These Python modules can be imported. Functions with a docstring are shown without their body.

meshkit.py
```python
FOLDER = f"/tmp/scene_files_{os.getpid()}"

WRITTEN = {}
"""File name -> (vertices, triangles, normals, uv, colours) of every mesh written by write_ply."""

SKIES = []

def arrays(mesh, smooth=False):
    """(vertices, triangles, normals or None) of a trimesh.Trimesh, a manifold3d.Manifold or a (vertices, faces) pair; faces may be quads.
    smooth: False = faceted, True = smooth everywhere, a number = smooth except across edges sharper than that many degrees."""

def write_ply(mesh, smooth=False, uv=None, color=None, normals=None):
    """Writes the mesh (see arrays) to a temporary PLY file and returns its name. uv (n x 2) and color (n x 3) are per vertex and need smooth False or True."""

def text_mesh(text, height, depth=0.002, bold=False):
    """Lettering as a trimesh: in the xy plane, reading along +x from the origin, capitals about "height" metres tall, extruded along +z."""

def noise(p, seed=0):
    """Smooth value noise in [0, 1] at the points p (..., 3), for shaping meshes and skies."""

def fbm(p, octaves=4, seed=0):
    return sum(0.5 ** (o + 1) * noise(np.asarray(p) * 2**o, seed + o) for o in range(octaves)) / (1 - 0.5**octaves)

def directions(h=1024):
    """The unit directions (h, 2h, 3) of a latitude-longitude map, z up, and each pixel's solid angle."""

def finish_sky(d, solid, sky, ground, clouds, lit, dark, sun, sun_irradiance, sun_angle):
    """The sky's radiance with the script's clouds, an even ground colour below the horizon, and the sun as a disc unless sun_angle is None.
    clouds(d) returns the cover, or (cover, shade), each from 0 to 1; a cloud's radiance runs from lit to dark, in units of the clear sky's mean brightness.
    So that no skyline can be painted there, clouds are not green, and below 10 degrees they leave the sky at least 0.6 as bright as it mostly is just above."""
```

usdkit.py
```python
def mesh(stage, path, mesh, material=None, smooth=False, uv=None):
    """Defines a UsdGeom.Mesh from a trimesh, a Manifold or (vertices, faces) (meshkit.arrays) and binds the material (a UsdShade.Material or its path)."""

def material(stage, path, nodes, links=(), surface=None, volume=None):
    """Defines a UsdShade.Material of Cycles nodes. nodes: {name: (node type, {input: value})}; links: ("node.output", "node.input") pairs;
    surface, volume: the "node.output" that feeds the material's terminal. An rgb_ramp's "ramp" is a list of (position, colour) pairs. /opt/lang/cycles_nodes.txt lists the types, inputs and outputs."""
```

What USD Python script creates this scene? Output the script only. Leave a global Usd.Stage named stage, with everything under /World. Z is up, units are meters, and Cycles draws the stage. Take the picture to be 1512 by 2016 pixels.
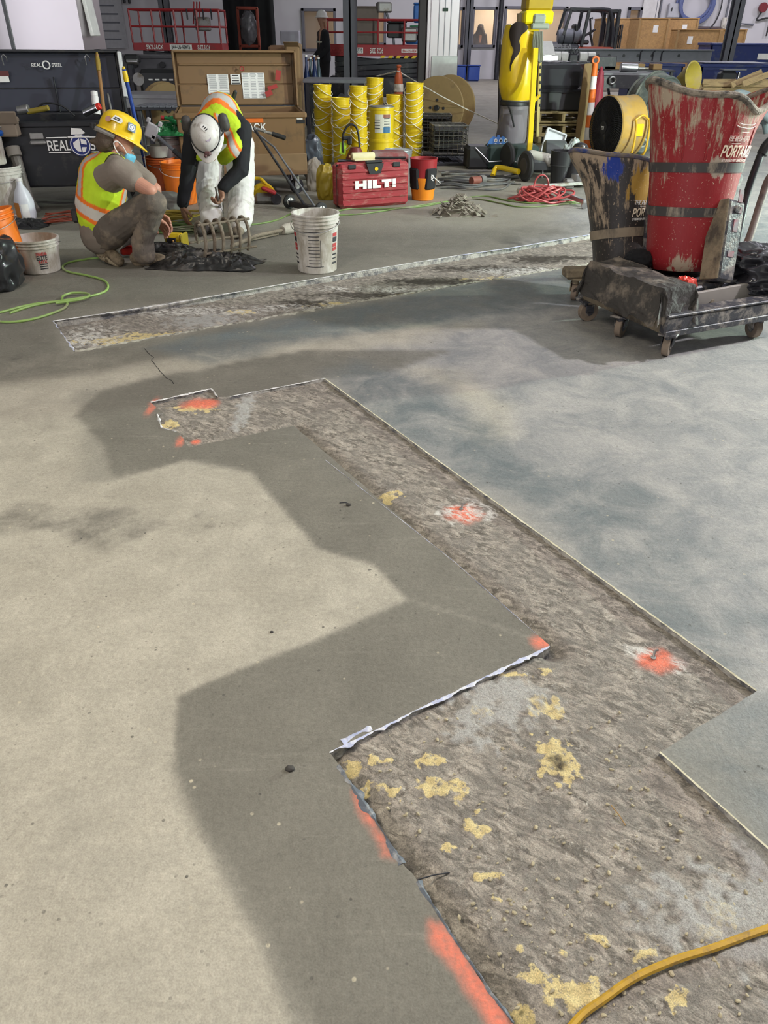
import math, random
import numpy as np, trimesh, manifold3d as mf, usdkit, meshkit
from shapely.geometry import Polygon, LineString, Point, MultiPolygon
import shapely
from shapely import affinity, contains_xy
from scipy.spatial import Delaunay
from pxr import Usd, UsdGeom, UsdLux, UsdShade, Sdf, Gf, Vt

stage = Usd.Stage.CreateInMemory()
UsdGeom.Xform.Define(stage, '/World'); UsdGeom.Scope.Define(stage, '/World/Looks')
# ---------------------------------------------------------------- camera
F_PX, PITCH, ROLL, EYE = 1460.0, math.radians(32.56), math.radians(0.47), 1.33
C0 = np.array([0, 0, EYE]); FWD = np.array([0, math.cos(PITCH), -math.sin(PITCH)])
_r, _u = np.array([1.0, 0, 0]), np.cross([1.0, 0, 0], FWD)
RIGHT = math.cos(ROLL) * _r + math.sin(ROLL) * _u; UP = -math.sin(ROLL) * _r + math.cos(ROLL) * _u
cam = UsdGeom.Camera.Define(stage, '/World/camera')
cam.AddTransformOp().Set(Gf.Matrix4d(*RIGHT, 0, *UP, 0, *(-FWD), 0, *C0, 1))
cam.CreateHorizontalApertureAttr(36.0); cam.CreateFocalLengthAttr(36.0 * F_PX / 1512)
cam.CreateClippingRangeAttr((0.05, 200)); cam.CreateExposureAttr(0.0)

# ---------------------------------------------------------------- light: the hall's own lamps, plus one added fill panel
def dome(col, s):
    l = UsdLux.DomeLight.Define(stage, '/World/ambient'); l.CreateColorAttr(Gf.Vec3f(*col)); l.CreateIntensityAttr(s)
def rect(name, pos, aim, w, h, power, col):
    l = UsdLux.RectLight.Define(stage, '/World/' + name); l.CreateWidthAttr(w); l.CreateHeightAttr(h)
    l.CreateIntensityAttr(power); l.CreateColorAttr(Gf.Vec3f(*col))
    z = np.array(pos, float) - np.array(aim, float); z /= np.linalg.norm(z)
    x = np.cross([0, 1, 0.001] if abs(z[2]) > .95 else [0, 0, 1], z); x /= np.linalg.norm(x); y = np.cross(z, x)
    l.AddTransformOp().Set(Gf.Matrix4d(*x, 0, *y, 0, *z, 0, *pos, 1))
def bulb(name, pos, r, power, col):
    l = UsdLux.SphereLight.Define(stage, '/World/' + name); l.CreateRadiusAttr(r); l.CreateIntensityAttr(power); l.CreateColorAttr(Gf.Vec3f(*col))
    l.AddTranslateOp().Set(Gf.Vec3d(*pos))
dome((0.9, 0.93, 1.0), 0.01)
WARM, COOL, LAV = (1, .91, .77), (.80, 1, .86), (.90, .88, 1.0)
rect('bay_light_near', (-1.7, .8, 3.7), (-.3, 1.0, 0), 1.0, 1.0, 33, WARM)          # work light left of the camera
rect('bay_light_hall', (1.5, 7, 7.6), (1.5, 7, 0), 3, 1.2, 2.0, (.98, .97, .92))
for i, (x, y, p) in enumerate([(6, 17, 4), (13, 17, 9), (4, 26, 42), (12, 26, 46), (20, 26, 46), (-8, 22, 3)]):
    rect('bay_light_%03d' % (i + 1), (x, y, 7.6), (x, y + 1, 0), 3.0, 1.2, p, LAV)
bulb('flood_light', (6.2, 5.5, 1.40), 0.10, 3600, COOL)                                 # flood lights on stands right of the frame
bulb('flood_light_001', (6.4, 4.0, 4.4), 0.16, 1580, (.96, .93, 1.0))
rect('dock_daylight', (-9.5, -9.7, 2.2), (-9.5, 0, 2.2), 13, 2.4, 4.6, (.93, .91, 1.0))         # added panel behind the camera, there to brighten the steel tank

# ---------------------------------------------------------------- helpers
rng = np.random.default_rng(7); R = random.Random(7)
def ray(x, y): return FWD + (x - 756) / F_PX * RIGHT - (y - 1008) / F_PX * UP
def G(x, y, z=0.0):
    d = ray(x, y); return C0 + d * (z - EYE) / d[2]
def P(x, y, Y):
    d = ray(x, y); return C0 + d * Y / d[1]
def proj(p):
    d = np.asarray(p, float) - C0; z = d @ FWD
    return np.stack([756 + F_PX * (d @ RIGHT) / z, 1008 - F_PX * (d @ UP) / z], -1)
def smooth01(x, a, b):
    t = np.clip((np.asarray(x, float) - a) / (b - a), 0, 1); return t * t * (3 - 2 * t)
used = {}
def numbered(path):
    k = used.get(path, -1) + 1; used[path] = k
    return path if k == 0 else numbered('%s_%03d' % (path, k))
def tag(o, label=None, cat=None, group=None, kind=None):
    o = o.GetPrim() if hasattr(o, 'GetPrim') else o
    for k, v in (('label', label), ('category', cat), ('group', group), ('kind', kind)):
        if v: o.SetCustomDataByKey(k, v)
    return o
def path_of(p): return '/World' if p is None else str((p.GetPrim() if hasattr(p, 'GetPrim') else p).GetPath())
def rotm(rx=0, ry=0, rz=0):
    T = trimesh.transformations; return T.euler_matrix(math.radians(rx), math.radians(ry), math.radians(rz), 'sxyz')
def thing(name, label, cat, loc=(0, 0, 0), rz=0, group=None, kind=None, rot=None):
    x = UsdGeom.Xform.Define(stage, numbered('/World/' + name)); x.AddTranslateOp().Set(Gf.Vec3d(*map(float, loc)))
    if rot is not None: x.AddRotateXYZOp().Set(Gf.Vec3f(*map(float, rot)))
    else: x.AddRotateZOp().Set(float(rz))
    return tag(x, label, cat, group, kind)
def obj(name, mesh, m, parent=None, label=None, cat=None, group=None, kind=None, smooth=35, colors=None):
    if isinstance(mesh, list): mesh = join(mesh)
    if colors is not None: smooth = True if smooth else False
    o = usdkit.mesh(stage, numbered(path_of(parent) + '/' + name), mesh, m, smooth=smooth)
    for k, v in (colors or {}).items():
        UsdGeom.PrimvarsAPI(o).CreatePrimvar(k, Sdf.ValueTypeNames.Color3fArray, 'vertex').Set(Vt.Vec3fArray.FromNumpy(np.asarray(v, np.float32)))
    return tag(o, label, cat, group, kind)
def copy_of(src, loc, rz=0, label=None, group=None, rot=None):
    d = src.GetCustomData(); n = src.GetName()
    t = thing(n.rstrip('0123456789').rstrip('_') if n[-1].isdigit() else n, label or d['label'], d['category'], loc, rz, group or d.get('group'), rot=rot)
    t.GetReferences().AddInternalReference(src.GetPath()); t.SetInstanceable(True); return t
def join(ms):
    out = []
    for m in ms:
        v, f, _ = meshkit.arrays(m); out.append(trimesh.Trimesh(v, f, process=False))
    return out[0] if len(out) == 1 else trimesh.util.concatenate(out)
def mv(m, t=(0, 0, 0), rx=0, ry=0, rz=0, s=None):
    v, f, _ = meshkit.arrays(m); m = trimesh.Trimesh(v * (1 if s is None else np.asarray(s)), f, process=False)
    m.apply_transform(rotm(rx, ry, rz)); m.apply_translation(t); return m
def box(w, d, h, t=(0, 0, 0), b=None, rx=0, ry=0, rz=0, base=True):
    """A chamfered box, centred in x and y, standing on z = 0 (base) or centred."""
    b = min(w, d, h) * .12 if b is None else min(b, min(w, d, h) * .45)
    x, y, z = w / 2, d / 2, h / 2; pts = []
    for sx in (-1, 1):
        for sy in (-1, 1):
            for sz in (-1, 1):
                pts += [(sx * (x - b), sy * (y - b), sz * z), (sx * (x - b), sy * y, sz * (z - b)), (sx * x, sy * (y - b), sz * (z - b))]
    m = trimesh.convex.convex_hull(np.array(pts)) if b > 0 else trimesh.creation.box([w, d, h])
    if base: m.apply_translation((0, 0, h / 2))
    return mv(m, t, rx, ry, rz)
def beam(a, b, w, h=None, bev=None, roll=0):
    """A square bar from a to b."""
    a, b = np.asarray(a, float), np.asarray(b, float); L = np.linalg.norm(b - a); h = h or w
    m = box(w, h, L, b=bev); z = (b - a) / L; x = np.cross([0, 0, 1] if abs(z[2]) < .98 else [0, 1, 0], z); x /= np.linalg.norm(x); y = np.cross(z, x)
    c, s = math.cos(math.radians(roll)), math.sin(math.radians(roll)); x, y = c * x + s * y, -s * x + c * y
    T = np.eye(4); T[:3, 0], T[:3, 1], T[:3, 2], T[:3, 3] = x, y, z, a
    m.apply_transform(T); return m
def lathe(prof, n=32, t=(0, 0, 0), rx=0, ry=0, rz=0, s=None):
    prof = np.asarray(prof, float); a = np.linspace(0, 2 * math.pi, n, endpoint=False); k = len(prof)
    v = np.stack([np.outer(np.cos(a), prof[:, 0]), np.outer(np.sin(a), prof[:, 0]), np.tile(prof[:, 1], (n, 1))], -1).reshape(-1, 3)
    i, j = np.meshgrid(np.arange(n), np.arange(k - 1), indexing='ij'); i2 = (i + 1) % n
    q = np.stack([i * k + j, i2 * k + j, i2 * k + j + 1, i * k + j + 1], -1).reshape(-1, 4)
    m = trimesh.Trimesh(v, np.vstack([q[:, [0, 1, 2]], q[:, [0, 2, 3]]])); m.merge_vertices(); m.update_faces(m.nondegenerate_faces())
    return mv(m, t, rx, ry, rz, s)
def cyl(r, h, t=(0, 0, 0), r2=None, n=24, b=None, rx=0, ry=0, rz=0):
    r2 = r if r2 is None else r2; b = min(r, r2, h) * .1 if b is None else b
    return lathe([(0, 0), (r - b, 0), (r, b), (r2, h - b), (r2 - b, h), (0, h)], n, t, rx, ry, rz)
def spline(pts, n=8):
    p = np.asarray(pts, float); q = np.vstack([2 * p[0] - p[1], p, 2 * p[-1] - p[-2]]); out = []
    for i in range(1, len(q) - 2):
        a, b, c, d = q[i - 1:i + 3]
        for t in np.linspace(0, 1, n, endpoint=False):
            out.append(.5 * (2 * b + (c - a) * t + (2 * a - 5 * b + 4 * c - d) * t ** 2 + (3 * b - a - 3 * c + d) * t ** 3))
    return np.array(out + [p[-1]])
def tube(pts, r, n=8, sm=0, closed=False):
    """A round tube along points (sm: spline steps per span); r may vary per point."""
    p = spline(pts, sm) if sm else np.asarray(pts, float)
    r = np.broadcast_to(np.interp(np.linspace(0, 1, len(p)), np.linspace(0, 1, np.size(r)), np.ravel(r)) if np.size(r) > 1 else r, (len(p),))
    t = np.gradient(p, axis=0)
    if closed: t[0] = t[-1] = p[1] - p[-2]
    t /= np.linalg.norm(t, axis=1, keepdims=True) + 1e-12
    u = np.cross(t[0], [0, 0, 1] if abs(t[0][2]) < .9 else [1, 0, 0]); U = []
    for k in t:
        u = u - k * (u @ k); u /= np.linalg.norm(u) + 1e-12; U.append(u)
    U = np.array(U); V = np.cross(t, U); a = np.arange(n) * 2 * math.pi / n
    v = (p[:, None] + r[:, None, None] * (np.cos(a)[None, :, None] * U[:, None] + np.sin(a)[None, :, None] * V[:, None])).reshape(-1, 3)
    i, j = np.meshgrid(np.arange(len(p) - 1), np.arange(n), indexing='ij'); j2 = (j + 1) % n
    q = np.stack([i * n + j, i * n + j2, (i + 1) * n + j2, (i + 1) * n + j], -1).reshape(-1, 4)
    f = np.vstack([q[:, [0, 1, 2]], q[:, [0, 2, 3]]])
    if not closed:
        e = len(v); v = np.vstack([v, p[0], p[-1]]); k = np.arange(n); l = (len(p) - 1) * n
        f = np.vstack([f, np.stack([np.full(n, e), (k + 1) % n, k], 1), np.stack([np.full(n, e + 1), l + k, l + (k + 1) % n], 1)])
    return trimesh.Trimesh(v, f, process=False)
def ring(R_, r, n=32, k=8, t=(0, 0, 0), rx=0, ry=0, rz=0, s=None):
    a = np.linspace(0, 2 * math.pi, n + 1); return mv(tube(np.stack([R_ * np.cos(a), R_ * np.sin(a), 0 * a], 1), r, k, closed=True), t, rx, ry, rz, s)
def plate(poly, depth, t=(0, 0, 0), rx=0, ry=0, rz=0):
    """A polygon (list of points or shapely) in xy, extruded up by depth."""
    poly = poly if hasattr(poly, 'geoms') or hasattr(poly, 'exterior') else Polygon(poly)
    ms = [trimesh.creation.extrude_polygon(g, depth, engine='earcut') for g in getattr(poly, 'geoms', [poly]) if g.area > 0]
    return mv(join(ms), t, rx, ry, rz)
def sack(w, d, h, seed, amp=.5, f=1.5, sub=5):
    """A crumpled bag standing on z = 0."""
    m = trimesh.creation.icosphere(sub); v = np.array(m.vertices); q = v * f + seed * 3.1; q = q + .5 * np.stack([meshkit.fbm(q, 2, seed + k) for k in range(3)], 1); r_ = 1 + amp * (1 - np.abs(2 * meshkit.fbm(q, 2, seed + 5) - 1) * 1.6 - .35) * .6
    v = v * r_[:, None]; v = np.sign(v) * np.abs(v) ** np.array([.8, .8, .75]); v[:, 2] = np.maximum(v[:, 2], -.82); m.vertices = (v + [0, 0, .82]) * [w / 2, d / 2, h / 1.8]; return m
def ell(rx, ry, rz, t=(0, 0, 0), sub=2, noise=0, ns=6, seed=0):
    m = trimesh.creation.icosphere(sub); v = np.array(m.vertices)
    if noise: v *= (1 + noise * (meshkit.fbm(v * ns + 20, 3, seed) - .5))[:, None]
    m.vertices = v * (rx, ry, rz) + np.asarray(t); return m
def hull(*sph, n=1):
    """The convex hull of spheres (x, y, z, r)."""
    s = trimesh.creation.icosphere(n).vertices; return trimesh.convex.convex_hull(np.vstack([s * q[3] + np.asarray(q[:3]) for q in sph]))
def text(s, h, t=(0, 0, 0), bold=True, depth=.002, wide=1, stand=True, rz=0, slant=0, maxw=None):
    """Lettering, centred; stand: upright facing -y."""
    m = meshkit.text_mesh(s, h, depth, bold); b = m.bounds
    if maxw: wide = maxw / (b[1][0] - b[0][0])
    v = np.array(m.vertices); v[:, 0] = (v[:, 0] - (b[0][0] + b[1][0]) / 2) * wide; v[:, 1] -= (b[0][1] + b[1][1]) / 2; v[:, 0] += slant * v[:, 1]
    if stand: v = np.stack([v[:, 0], -v[:, 2], v[:, 1]], 1)
    return mv(trimesh.Trimesh(v, m.faces, process=False), t, rz=rz)
def srgb(*c):
    c = np.array(c, float) / 255; return tuple(np.where(c <= .04045, c / 12.92, ((c + .055) / 1.055) ** 2.4))

# ---------------------------------------------------------------- materials
looks = {}
def mat(name, col, rough=.55, metal=0, var=.18, sc=9, bump=0, bs=80, dirt=None, dirt_n=0, dsc=5, stretch=(1, 1, 1), spec=.5, coat=0, extra=None):
    """Plain surface with tone variation; dirt = (colour, amount 0-1) adds blotches of a second colour (stretch makes them run)."""
    if name in looks: return looks[name]
    c = np.array(col, float)
    n = {'tc': ('texture_coordinate', {}), 'n1': ('noise_texture', {'scale': sc, 'detail': 4.0, 'roughness': .6}),
         'mx': ('mix_color', {'a': c * (1 - var), 'b': np.minimum(c * (1 + var), 1)}), 'p': ('principled_bsdf', {'roughness': rough, 'metallic': metal, 'specular_ior_level': spec, 'coat_weight': coat})}
    l = [('tc.object', 'n1.vector'), ('n1.fac', 'mx.fac')]; out = 'mx.result'
    if dirt is not None:
        d, amt = dirt
        n.update({'mp': ('mapping', {'scale': stretch}), 'n2': ('noise_texture', {'scale': dsc, 'detail': 8.0, 'roughness': .68}),
                  'rp': ('rgb_ramp', {'ramp': [(max(0, .62 - amt * .32), (0, 0, 0)), (min(1, .70 - amt * .18), (1, 1, 1))]}), 'm2': ('mix_color', {'b': d}), 'n3': ('noise_texture', {'scale': dsc * 9, 'detail': 3.0})})
        l += [('tc.object', 'mp.vector'), ('mp.vector', 'n2.vector'), ('n2.fac', 'rp.fac'), ('rp.color', 'm2.fac'), (out, 'm2.a')]; out = 'm2.result'
    l.append((out, 'p.base_color'))
    if bump:
        n.update({'nb': ('noise_texture', {'scale': bs, 'detail': 4.0}), 'bp': ('bump', {'strength': bump, 'distance': .01})})
        l += [('tc.object', 'nb.vector'), ('nb.fac', 'bp.height'), ('bp.normal', 'p.normal')]
    n = {k: (a, {i: (tuple(map(float, v)) if isinstance(v, np.ndarray) else v) for i, v in b.items()}) for k, (a, b) in n.items()}
    looks[name] = usdkit.material(stage, '/World/Looks/' + name, n, l, 'p.BSDF'); return looks[name]
def vmat(name, rough=.8, bump=.15, bs=120, var=.12, attr='tint', sheen=0):
    """A surface coloured by the mesh's own primvar (fabric panels, printed trim)."""
    if name in looks: return looks[name]
    looks[name] = usdkit.material(stage, '/World/Looks/' + name, {'a': ('attribute', {'attribute': attr}), 'tc': ('texture_coordinate', {}), 'n1': ('noise_texture', {'scale': 14.0, 'detail': 4.0}),
        'r': ('rgb_ramp', {'ramp': [(.3, (1 - var,) * 3), (.7, (1.0,) * 3)]}), 'm': ('mix_color', {'blend_type': 'multiply', 'fac': 1.0}), 'nb': ('noise_texture', {'scale': bs, 'detail': 3.0}), 'bp': ('bump', {'strength': bump, 'distance': .005}),
        'p': ('principled_bsdf', {'roughness': rough, 'sheen_weight': sheen})},
        [('tc.object', 'n1.vector'), ('n1.fac', 'r.fac'), ('a.color', 'm.a'), ('r.color', 'm.b'), ('m.result', 'p.base_color'), ('tc.object', 'nb.vector'), ('nb.fac', 'bp.height'), ('bp.normal', 'p.normal')], 'p.BSDF')
    return looks[name]
def emit(name, col, s):
    if name not in looks: looks[name] = usdkit.material(stage, '/World/Looks/' + name, {'e': ('emission', {'color': col, 'strength': s})}, (), 'e.emission')
    return looks[name]
def film(name, col=(.9, .9, .92), rough=.12, clear=.6, base=None):
    """Thin clear plastic or window glass: transparent mixed with gloss."""
    if name not in looks:
        looks[name] = usdkit.material(stage, '/World/Looks/' + name, {'t': ('transparent_bsdf', {'color': col}), 'g': ('principled_bsdf', {'base_color': base or col, 'roughness': rough}), 'f': ('layer_weight', {'blend': .35}),
            'r': ('map_range', {'from_min': 0.0, 'from_max': 1.0, 'to_min': 1 - clear, 'to_max': 1.0}), 'm': ('mix_closure', {})},
            [('f.facing', 'r.value'), ('r.result', 'm.fac'), ('t.BSDF', 'm.closure1'), ('g.BSDF', 'm.closure2')], 'm.closure')
    return looks[name]
DUST = (.36, .32, .25)
M = {}
def dm(key, *a, **k): M[key] = mat(key, *a, **k)
dm('black_plastic', (.02, .02, .022), .45); dm('black_steel', (.025, .025, .032), .4, var=.3, dirt=((.09, .085, .08), .25)); dm('rubber', (.03, .03, .03), .75)
dm('grey_steel', (.16, .165, .19), .5, var=.12); dm('steel', (.55, .55, .56), .28, metal=1); dm('dull_steel', (.35, .34, .33), .5, metal=.8, dirt=((.2, .17, .13), .3))
dm('white_plastic', (.72, .68, .6), .45, dirt=((.38, .34, .27), .5), dsc=7); dm('white_paper', (.8, .79, .76), .8); dm('ink', (.03, .03, .035), .6); dm('red_ink', (.45, .05, .05), .6)
dm('red', (.42, .025, .03), .45, dirt=((.36, .16, .12), .2)); dm('yellow', (.78, .52, .01), .35); dm('orange', (.8, .17, .02), .5, dirt=((.35, .1, .03), .2)); dm('blue', (.02, .06, .30), .45)
dm('wood', (.36, .22, .09), .7, sc=14); dm('white', (.78, .76, .74), .5); dm('cardboard', (.32, .2, .1), .85); dm('green', (.08, .35, .05), .5)
dm('white_letter', (.82, .8, .77), .6); dm('mud', (.30, .26, .2), .9, bump=.5, dirt=((.18, .15, .11), .4))
# ---------------------------------------------------------------- setting: floor with two saw-cut trenches
def edge(px, step=.02, amp=.004, seed=0, z=0):
    """Pixels of the photograph -> floor outline, broken up a little."""
    p = np.array([G(*q)[:2] for q in px]); out = []
    for i in range(len(p)):
        a, b = p[i], p[(i + 1) % len(p)]; n = max(1, int(np.linalg.norm(b - a) / step)); nrm = np.array([-(b - a)[1], (b - a)[0]]) / np.linalg.norm(b - a)
        for k in range(n):
            q = a + (b - a) * k / n; w = (meshkit.fbm(np.array([[q[0] * 25, q[1] * 25, seed]]), 3)[0] - .5) * 2 * amp * (0 if k == 0 else 1); out.append(q + nrm * w)
    return Polygon(out).buffer(0)
T1 = [(296, 792), (417, 765), (430, 782), (452, 781), (640, 745), (1490, 1360), (1300, 1480), (1512, 1668), (1760, 1890), (1760, 2300), (1180, 2300), (1010, 2016), (962, 1952), (926, 1895), (895, 1847), (856, 1795), (823, 1735), (796, 1705),
      (763, 1651), (730, 1600), (699, 1557), (672, 1512), (648, 1481), (860, 1378), (1083, 1271), (578, 838), (372, 881), (350, 850), (318, 842), (306, 815), (322, 813)]
T2 = [(105, 632), (600, 552), (1160, 462), (1290, 441), (1300, 495), (1160, 520), (640, 606), (148, 692)]
t1, t2 = edge(T1, .015, .004, 1), edge(T2, .03, .008, 2)
def soft(P2, px, s=.015, amp=.03, f=6.0, seed=0):
    """Signed, noise-broken cover of a pixel outline at floor points P2."""
    poly = Polygon([G(*q)[:2] for q in px]).buffer(0)
    w = (meshkit.fbm(np.c_[P2 * f, np.full(len(P2), seed * 3.7)], 4, seed) - .5) * 2 * amp
    pt = shapely.points(P2); d = np.where(shapely.contains(poly, pt), 1, -1) * shapely.distance(poly.exterior, pt)
    return smooth01(d + w, -s, s)
def blob(P2, x, y, rx, ry, amp=.6, f=30, seed=0, hard=.35):
    """A ragged spot given by pixel centre and pixel radii."""
    c = G(x, y)[:2]; ax = np.linalg.norm(G(x + rx, y)[:2] - c); ay = np.linalg.norm(G(x, y + ry)[:2] - c)
    q = (P2 - c); d = np.sqrt((q[:, 0] / ax) ** 2 + (q[:, 1] / ay) ** 2); m = np.zeros(len(P2)); k = d < 2.2
    w = (meshkit.fbm(np.c_[P2[k] * f, np.full(k.sum(), seed * 5.1)], 3, seed) - .5) * 2 * amp
    m[k] = 1 - smooth01(d[k] + w, 1 - hard, 1 + hard); return m
# points: dense where the photograph is close, plus the outlines
gx, gy = np.meshgrid(np.arange(-420, 1960, 7.0), np.r_[np.arange(150, 420, 9.0), np.arange(420, 2300, 7.0)])
d = FWD + ((gx.ravel() - 756) / F_PX)[:, None] * RIGHT - ((gy.ravel() - 1008) / F_PX)[:, None] * UP
pts = (C0 + d * (-EYE / d[:, 2])[:, None])[:, :2]; pts = pts + rng.normal(0, .0006, pts.shape)
pts = pts[(pts[:, 1] < 16)]
gx, gy = np.meshgrid(np.arange(-18, 28.1, 2), np.arange(-10, 36.1, 2)); far = np.c_[gx.ravel(), gy.ravel()]
far = far[(far[:, 1] >= 16.5) | (far[:, 1] < 0) | (np.abs(far[:, 0]) > .62 * far[:, 1] + 2)]
ringpts = lambda p, s: np.array([p.exterior.interpolate(k * s).coords[0] for k in range(int(p.exterior.length / s))])
e1, e2 = ringpts(t1, .006), ringpts(t2, .012)
both = t1.union(t2)
keep = ~contains_xy(both.buffer(.004), pts[:, 0], pts[:, 1])
fp = np.vstack([pts[keep], far, e1, e2])
tri = Delaunay(fp).simplices; cen = fp[tri].mean(1); tri = tri[~contains_xy(both, cen[:, 0], cen[:, 1])]
ar = np.cross(fp[tri[:, 1]] - fp[tri[:, 0]], fp[tri[:, 2]] - fp[tri[:, 0]]); tri = np.where(ar[:, None] < 0, tri[:, ::-1], tri)
fv = np.c_[fp, (meshkit.fbm(np.c_[fp * 3, 0 * fp[:, 0]], 3, 5) - .5) * .0015 * (fp[:, 1] < 15)]; fv[len(fp) - len(e1) - len(e2):, 2] = 0
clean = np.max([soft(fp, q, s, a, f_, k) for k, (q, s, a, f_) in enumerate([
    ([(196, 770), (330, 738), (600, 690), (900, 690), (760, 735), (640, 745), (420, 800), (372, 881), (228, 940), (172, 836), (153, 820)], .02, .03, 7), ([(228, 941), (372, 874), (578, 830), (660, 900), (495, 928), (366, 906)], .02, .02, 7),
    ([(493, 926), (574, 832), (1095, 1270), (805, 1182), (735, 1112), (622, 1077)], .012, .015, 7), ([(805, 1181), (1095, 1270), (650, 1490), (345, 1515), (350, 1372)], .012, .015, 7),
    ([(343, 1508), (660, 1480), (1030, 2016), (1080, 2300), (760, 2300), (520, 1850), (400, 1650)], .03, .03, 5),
    ([(-300, 640), (105, 625), (148, 692), (700, 600), (1160, 520), (1160, 575), (640, 650), (330, 705), (120, 745), (-300, 800)], .06, .1, 3), ([(-500, 600), (105, 634), (620, 552), (1160, 464), (1160, 440), (800, 450), (560, 440), (200, 520), (-500, 500)], .25, .35, 1.6)])], axis=0)  # last outline paints in the weaker light on the floor behind the far trench
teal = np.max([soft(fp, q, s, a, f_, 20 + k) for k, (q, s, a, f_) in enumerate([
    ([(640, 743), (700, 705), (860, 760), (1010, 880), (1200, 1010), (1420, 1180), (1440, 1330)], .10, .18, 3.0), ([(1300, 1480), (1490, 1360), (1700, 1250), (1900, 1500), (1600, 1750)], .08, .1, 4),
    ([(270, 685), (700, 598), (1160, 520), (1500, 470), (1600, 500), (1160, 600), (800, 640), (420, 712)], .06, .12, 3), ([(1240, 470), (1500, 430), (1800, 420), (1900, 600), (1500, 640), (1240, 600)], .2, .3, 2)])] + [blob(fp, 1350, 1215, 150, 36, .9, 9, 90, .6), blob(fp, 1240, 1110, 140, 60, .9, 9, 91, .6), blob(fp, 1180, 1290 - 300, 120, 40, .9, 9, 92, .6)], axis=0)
grey = soft(fp, [(640, 740), (900, 560), (1300, 300), (2600, 300), (2600, 2300), (1700, 2000), (1500, 1500)], .35, .4, 1.5, 40)
paint = np.max([soft(fp, q, .014, .012, 22, 50 + k) for k, q in enumerate(([(700, 1560), (722, 1590), (755, 1640), (776, 1692), (752, 1684), (728, 1625)], [(848, 1816), (872, 1822), (900, 1856), (962, 1945), (1012, 2020), (1070, 2130), (1010, 2130), (945, 1985), (892, 1912), (852, 1852)]))] + [blob(fp, *q, .7, 22, 60 + k, .6) for k, q in enumerate([(1068, 1262, 20, 16), (300, 800, 7, 13), (355, 868, 7, 9)])], axis=0)
stain = np.max([blob(fp, x, y, a, b, .8, 14, 80 + k, .5) for k, (x, y, a, b) in enumerate([(110, 1020, 130, 22), (30, 1025, 60, 12), (190, 1040, 90, 30), (390, 1012, 16, 9), (412, 1036, 8, 5), (1010, 478, 25, 10), (30, 705, 10, 4), (1105, 478, 60, 6)])], axis=0)
dust = np.max([soft(fp, q, .12, .25, 3, 100 + k) for k, q in enumerate([[(-400, 740), (330, 705), (820, 625), (980, 640), (820, 700), (560, 700), (190, 775), (150, 830), (220, 950), (-400, 1200)], [(840, 735), (940, 745), (1020, 800), (980, 850), (930, 820)]])], axis=0)
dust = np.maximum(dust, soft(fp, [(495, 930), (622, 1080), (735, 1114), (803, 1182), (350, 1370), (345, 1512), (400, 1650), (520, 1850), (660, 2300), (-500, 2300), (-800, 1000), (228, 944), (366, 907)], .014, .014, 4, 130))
fl = thing('floor', 'dusty grey concrete floor with two saw-cut shallow trenches', None, kind='structure')

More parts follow.
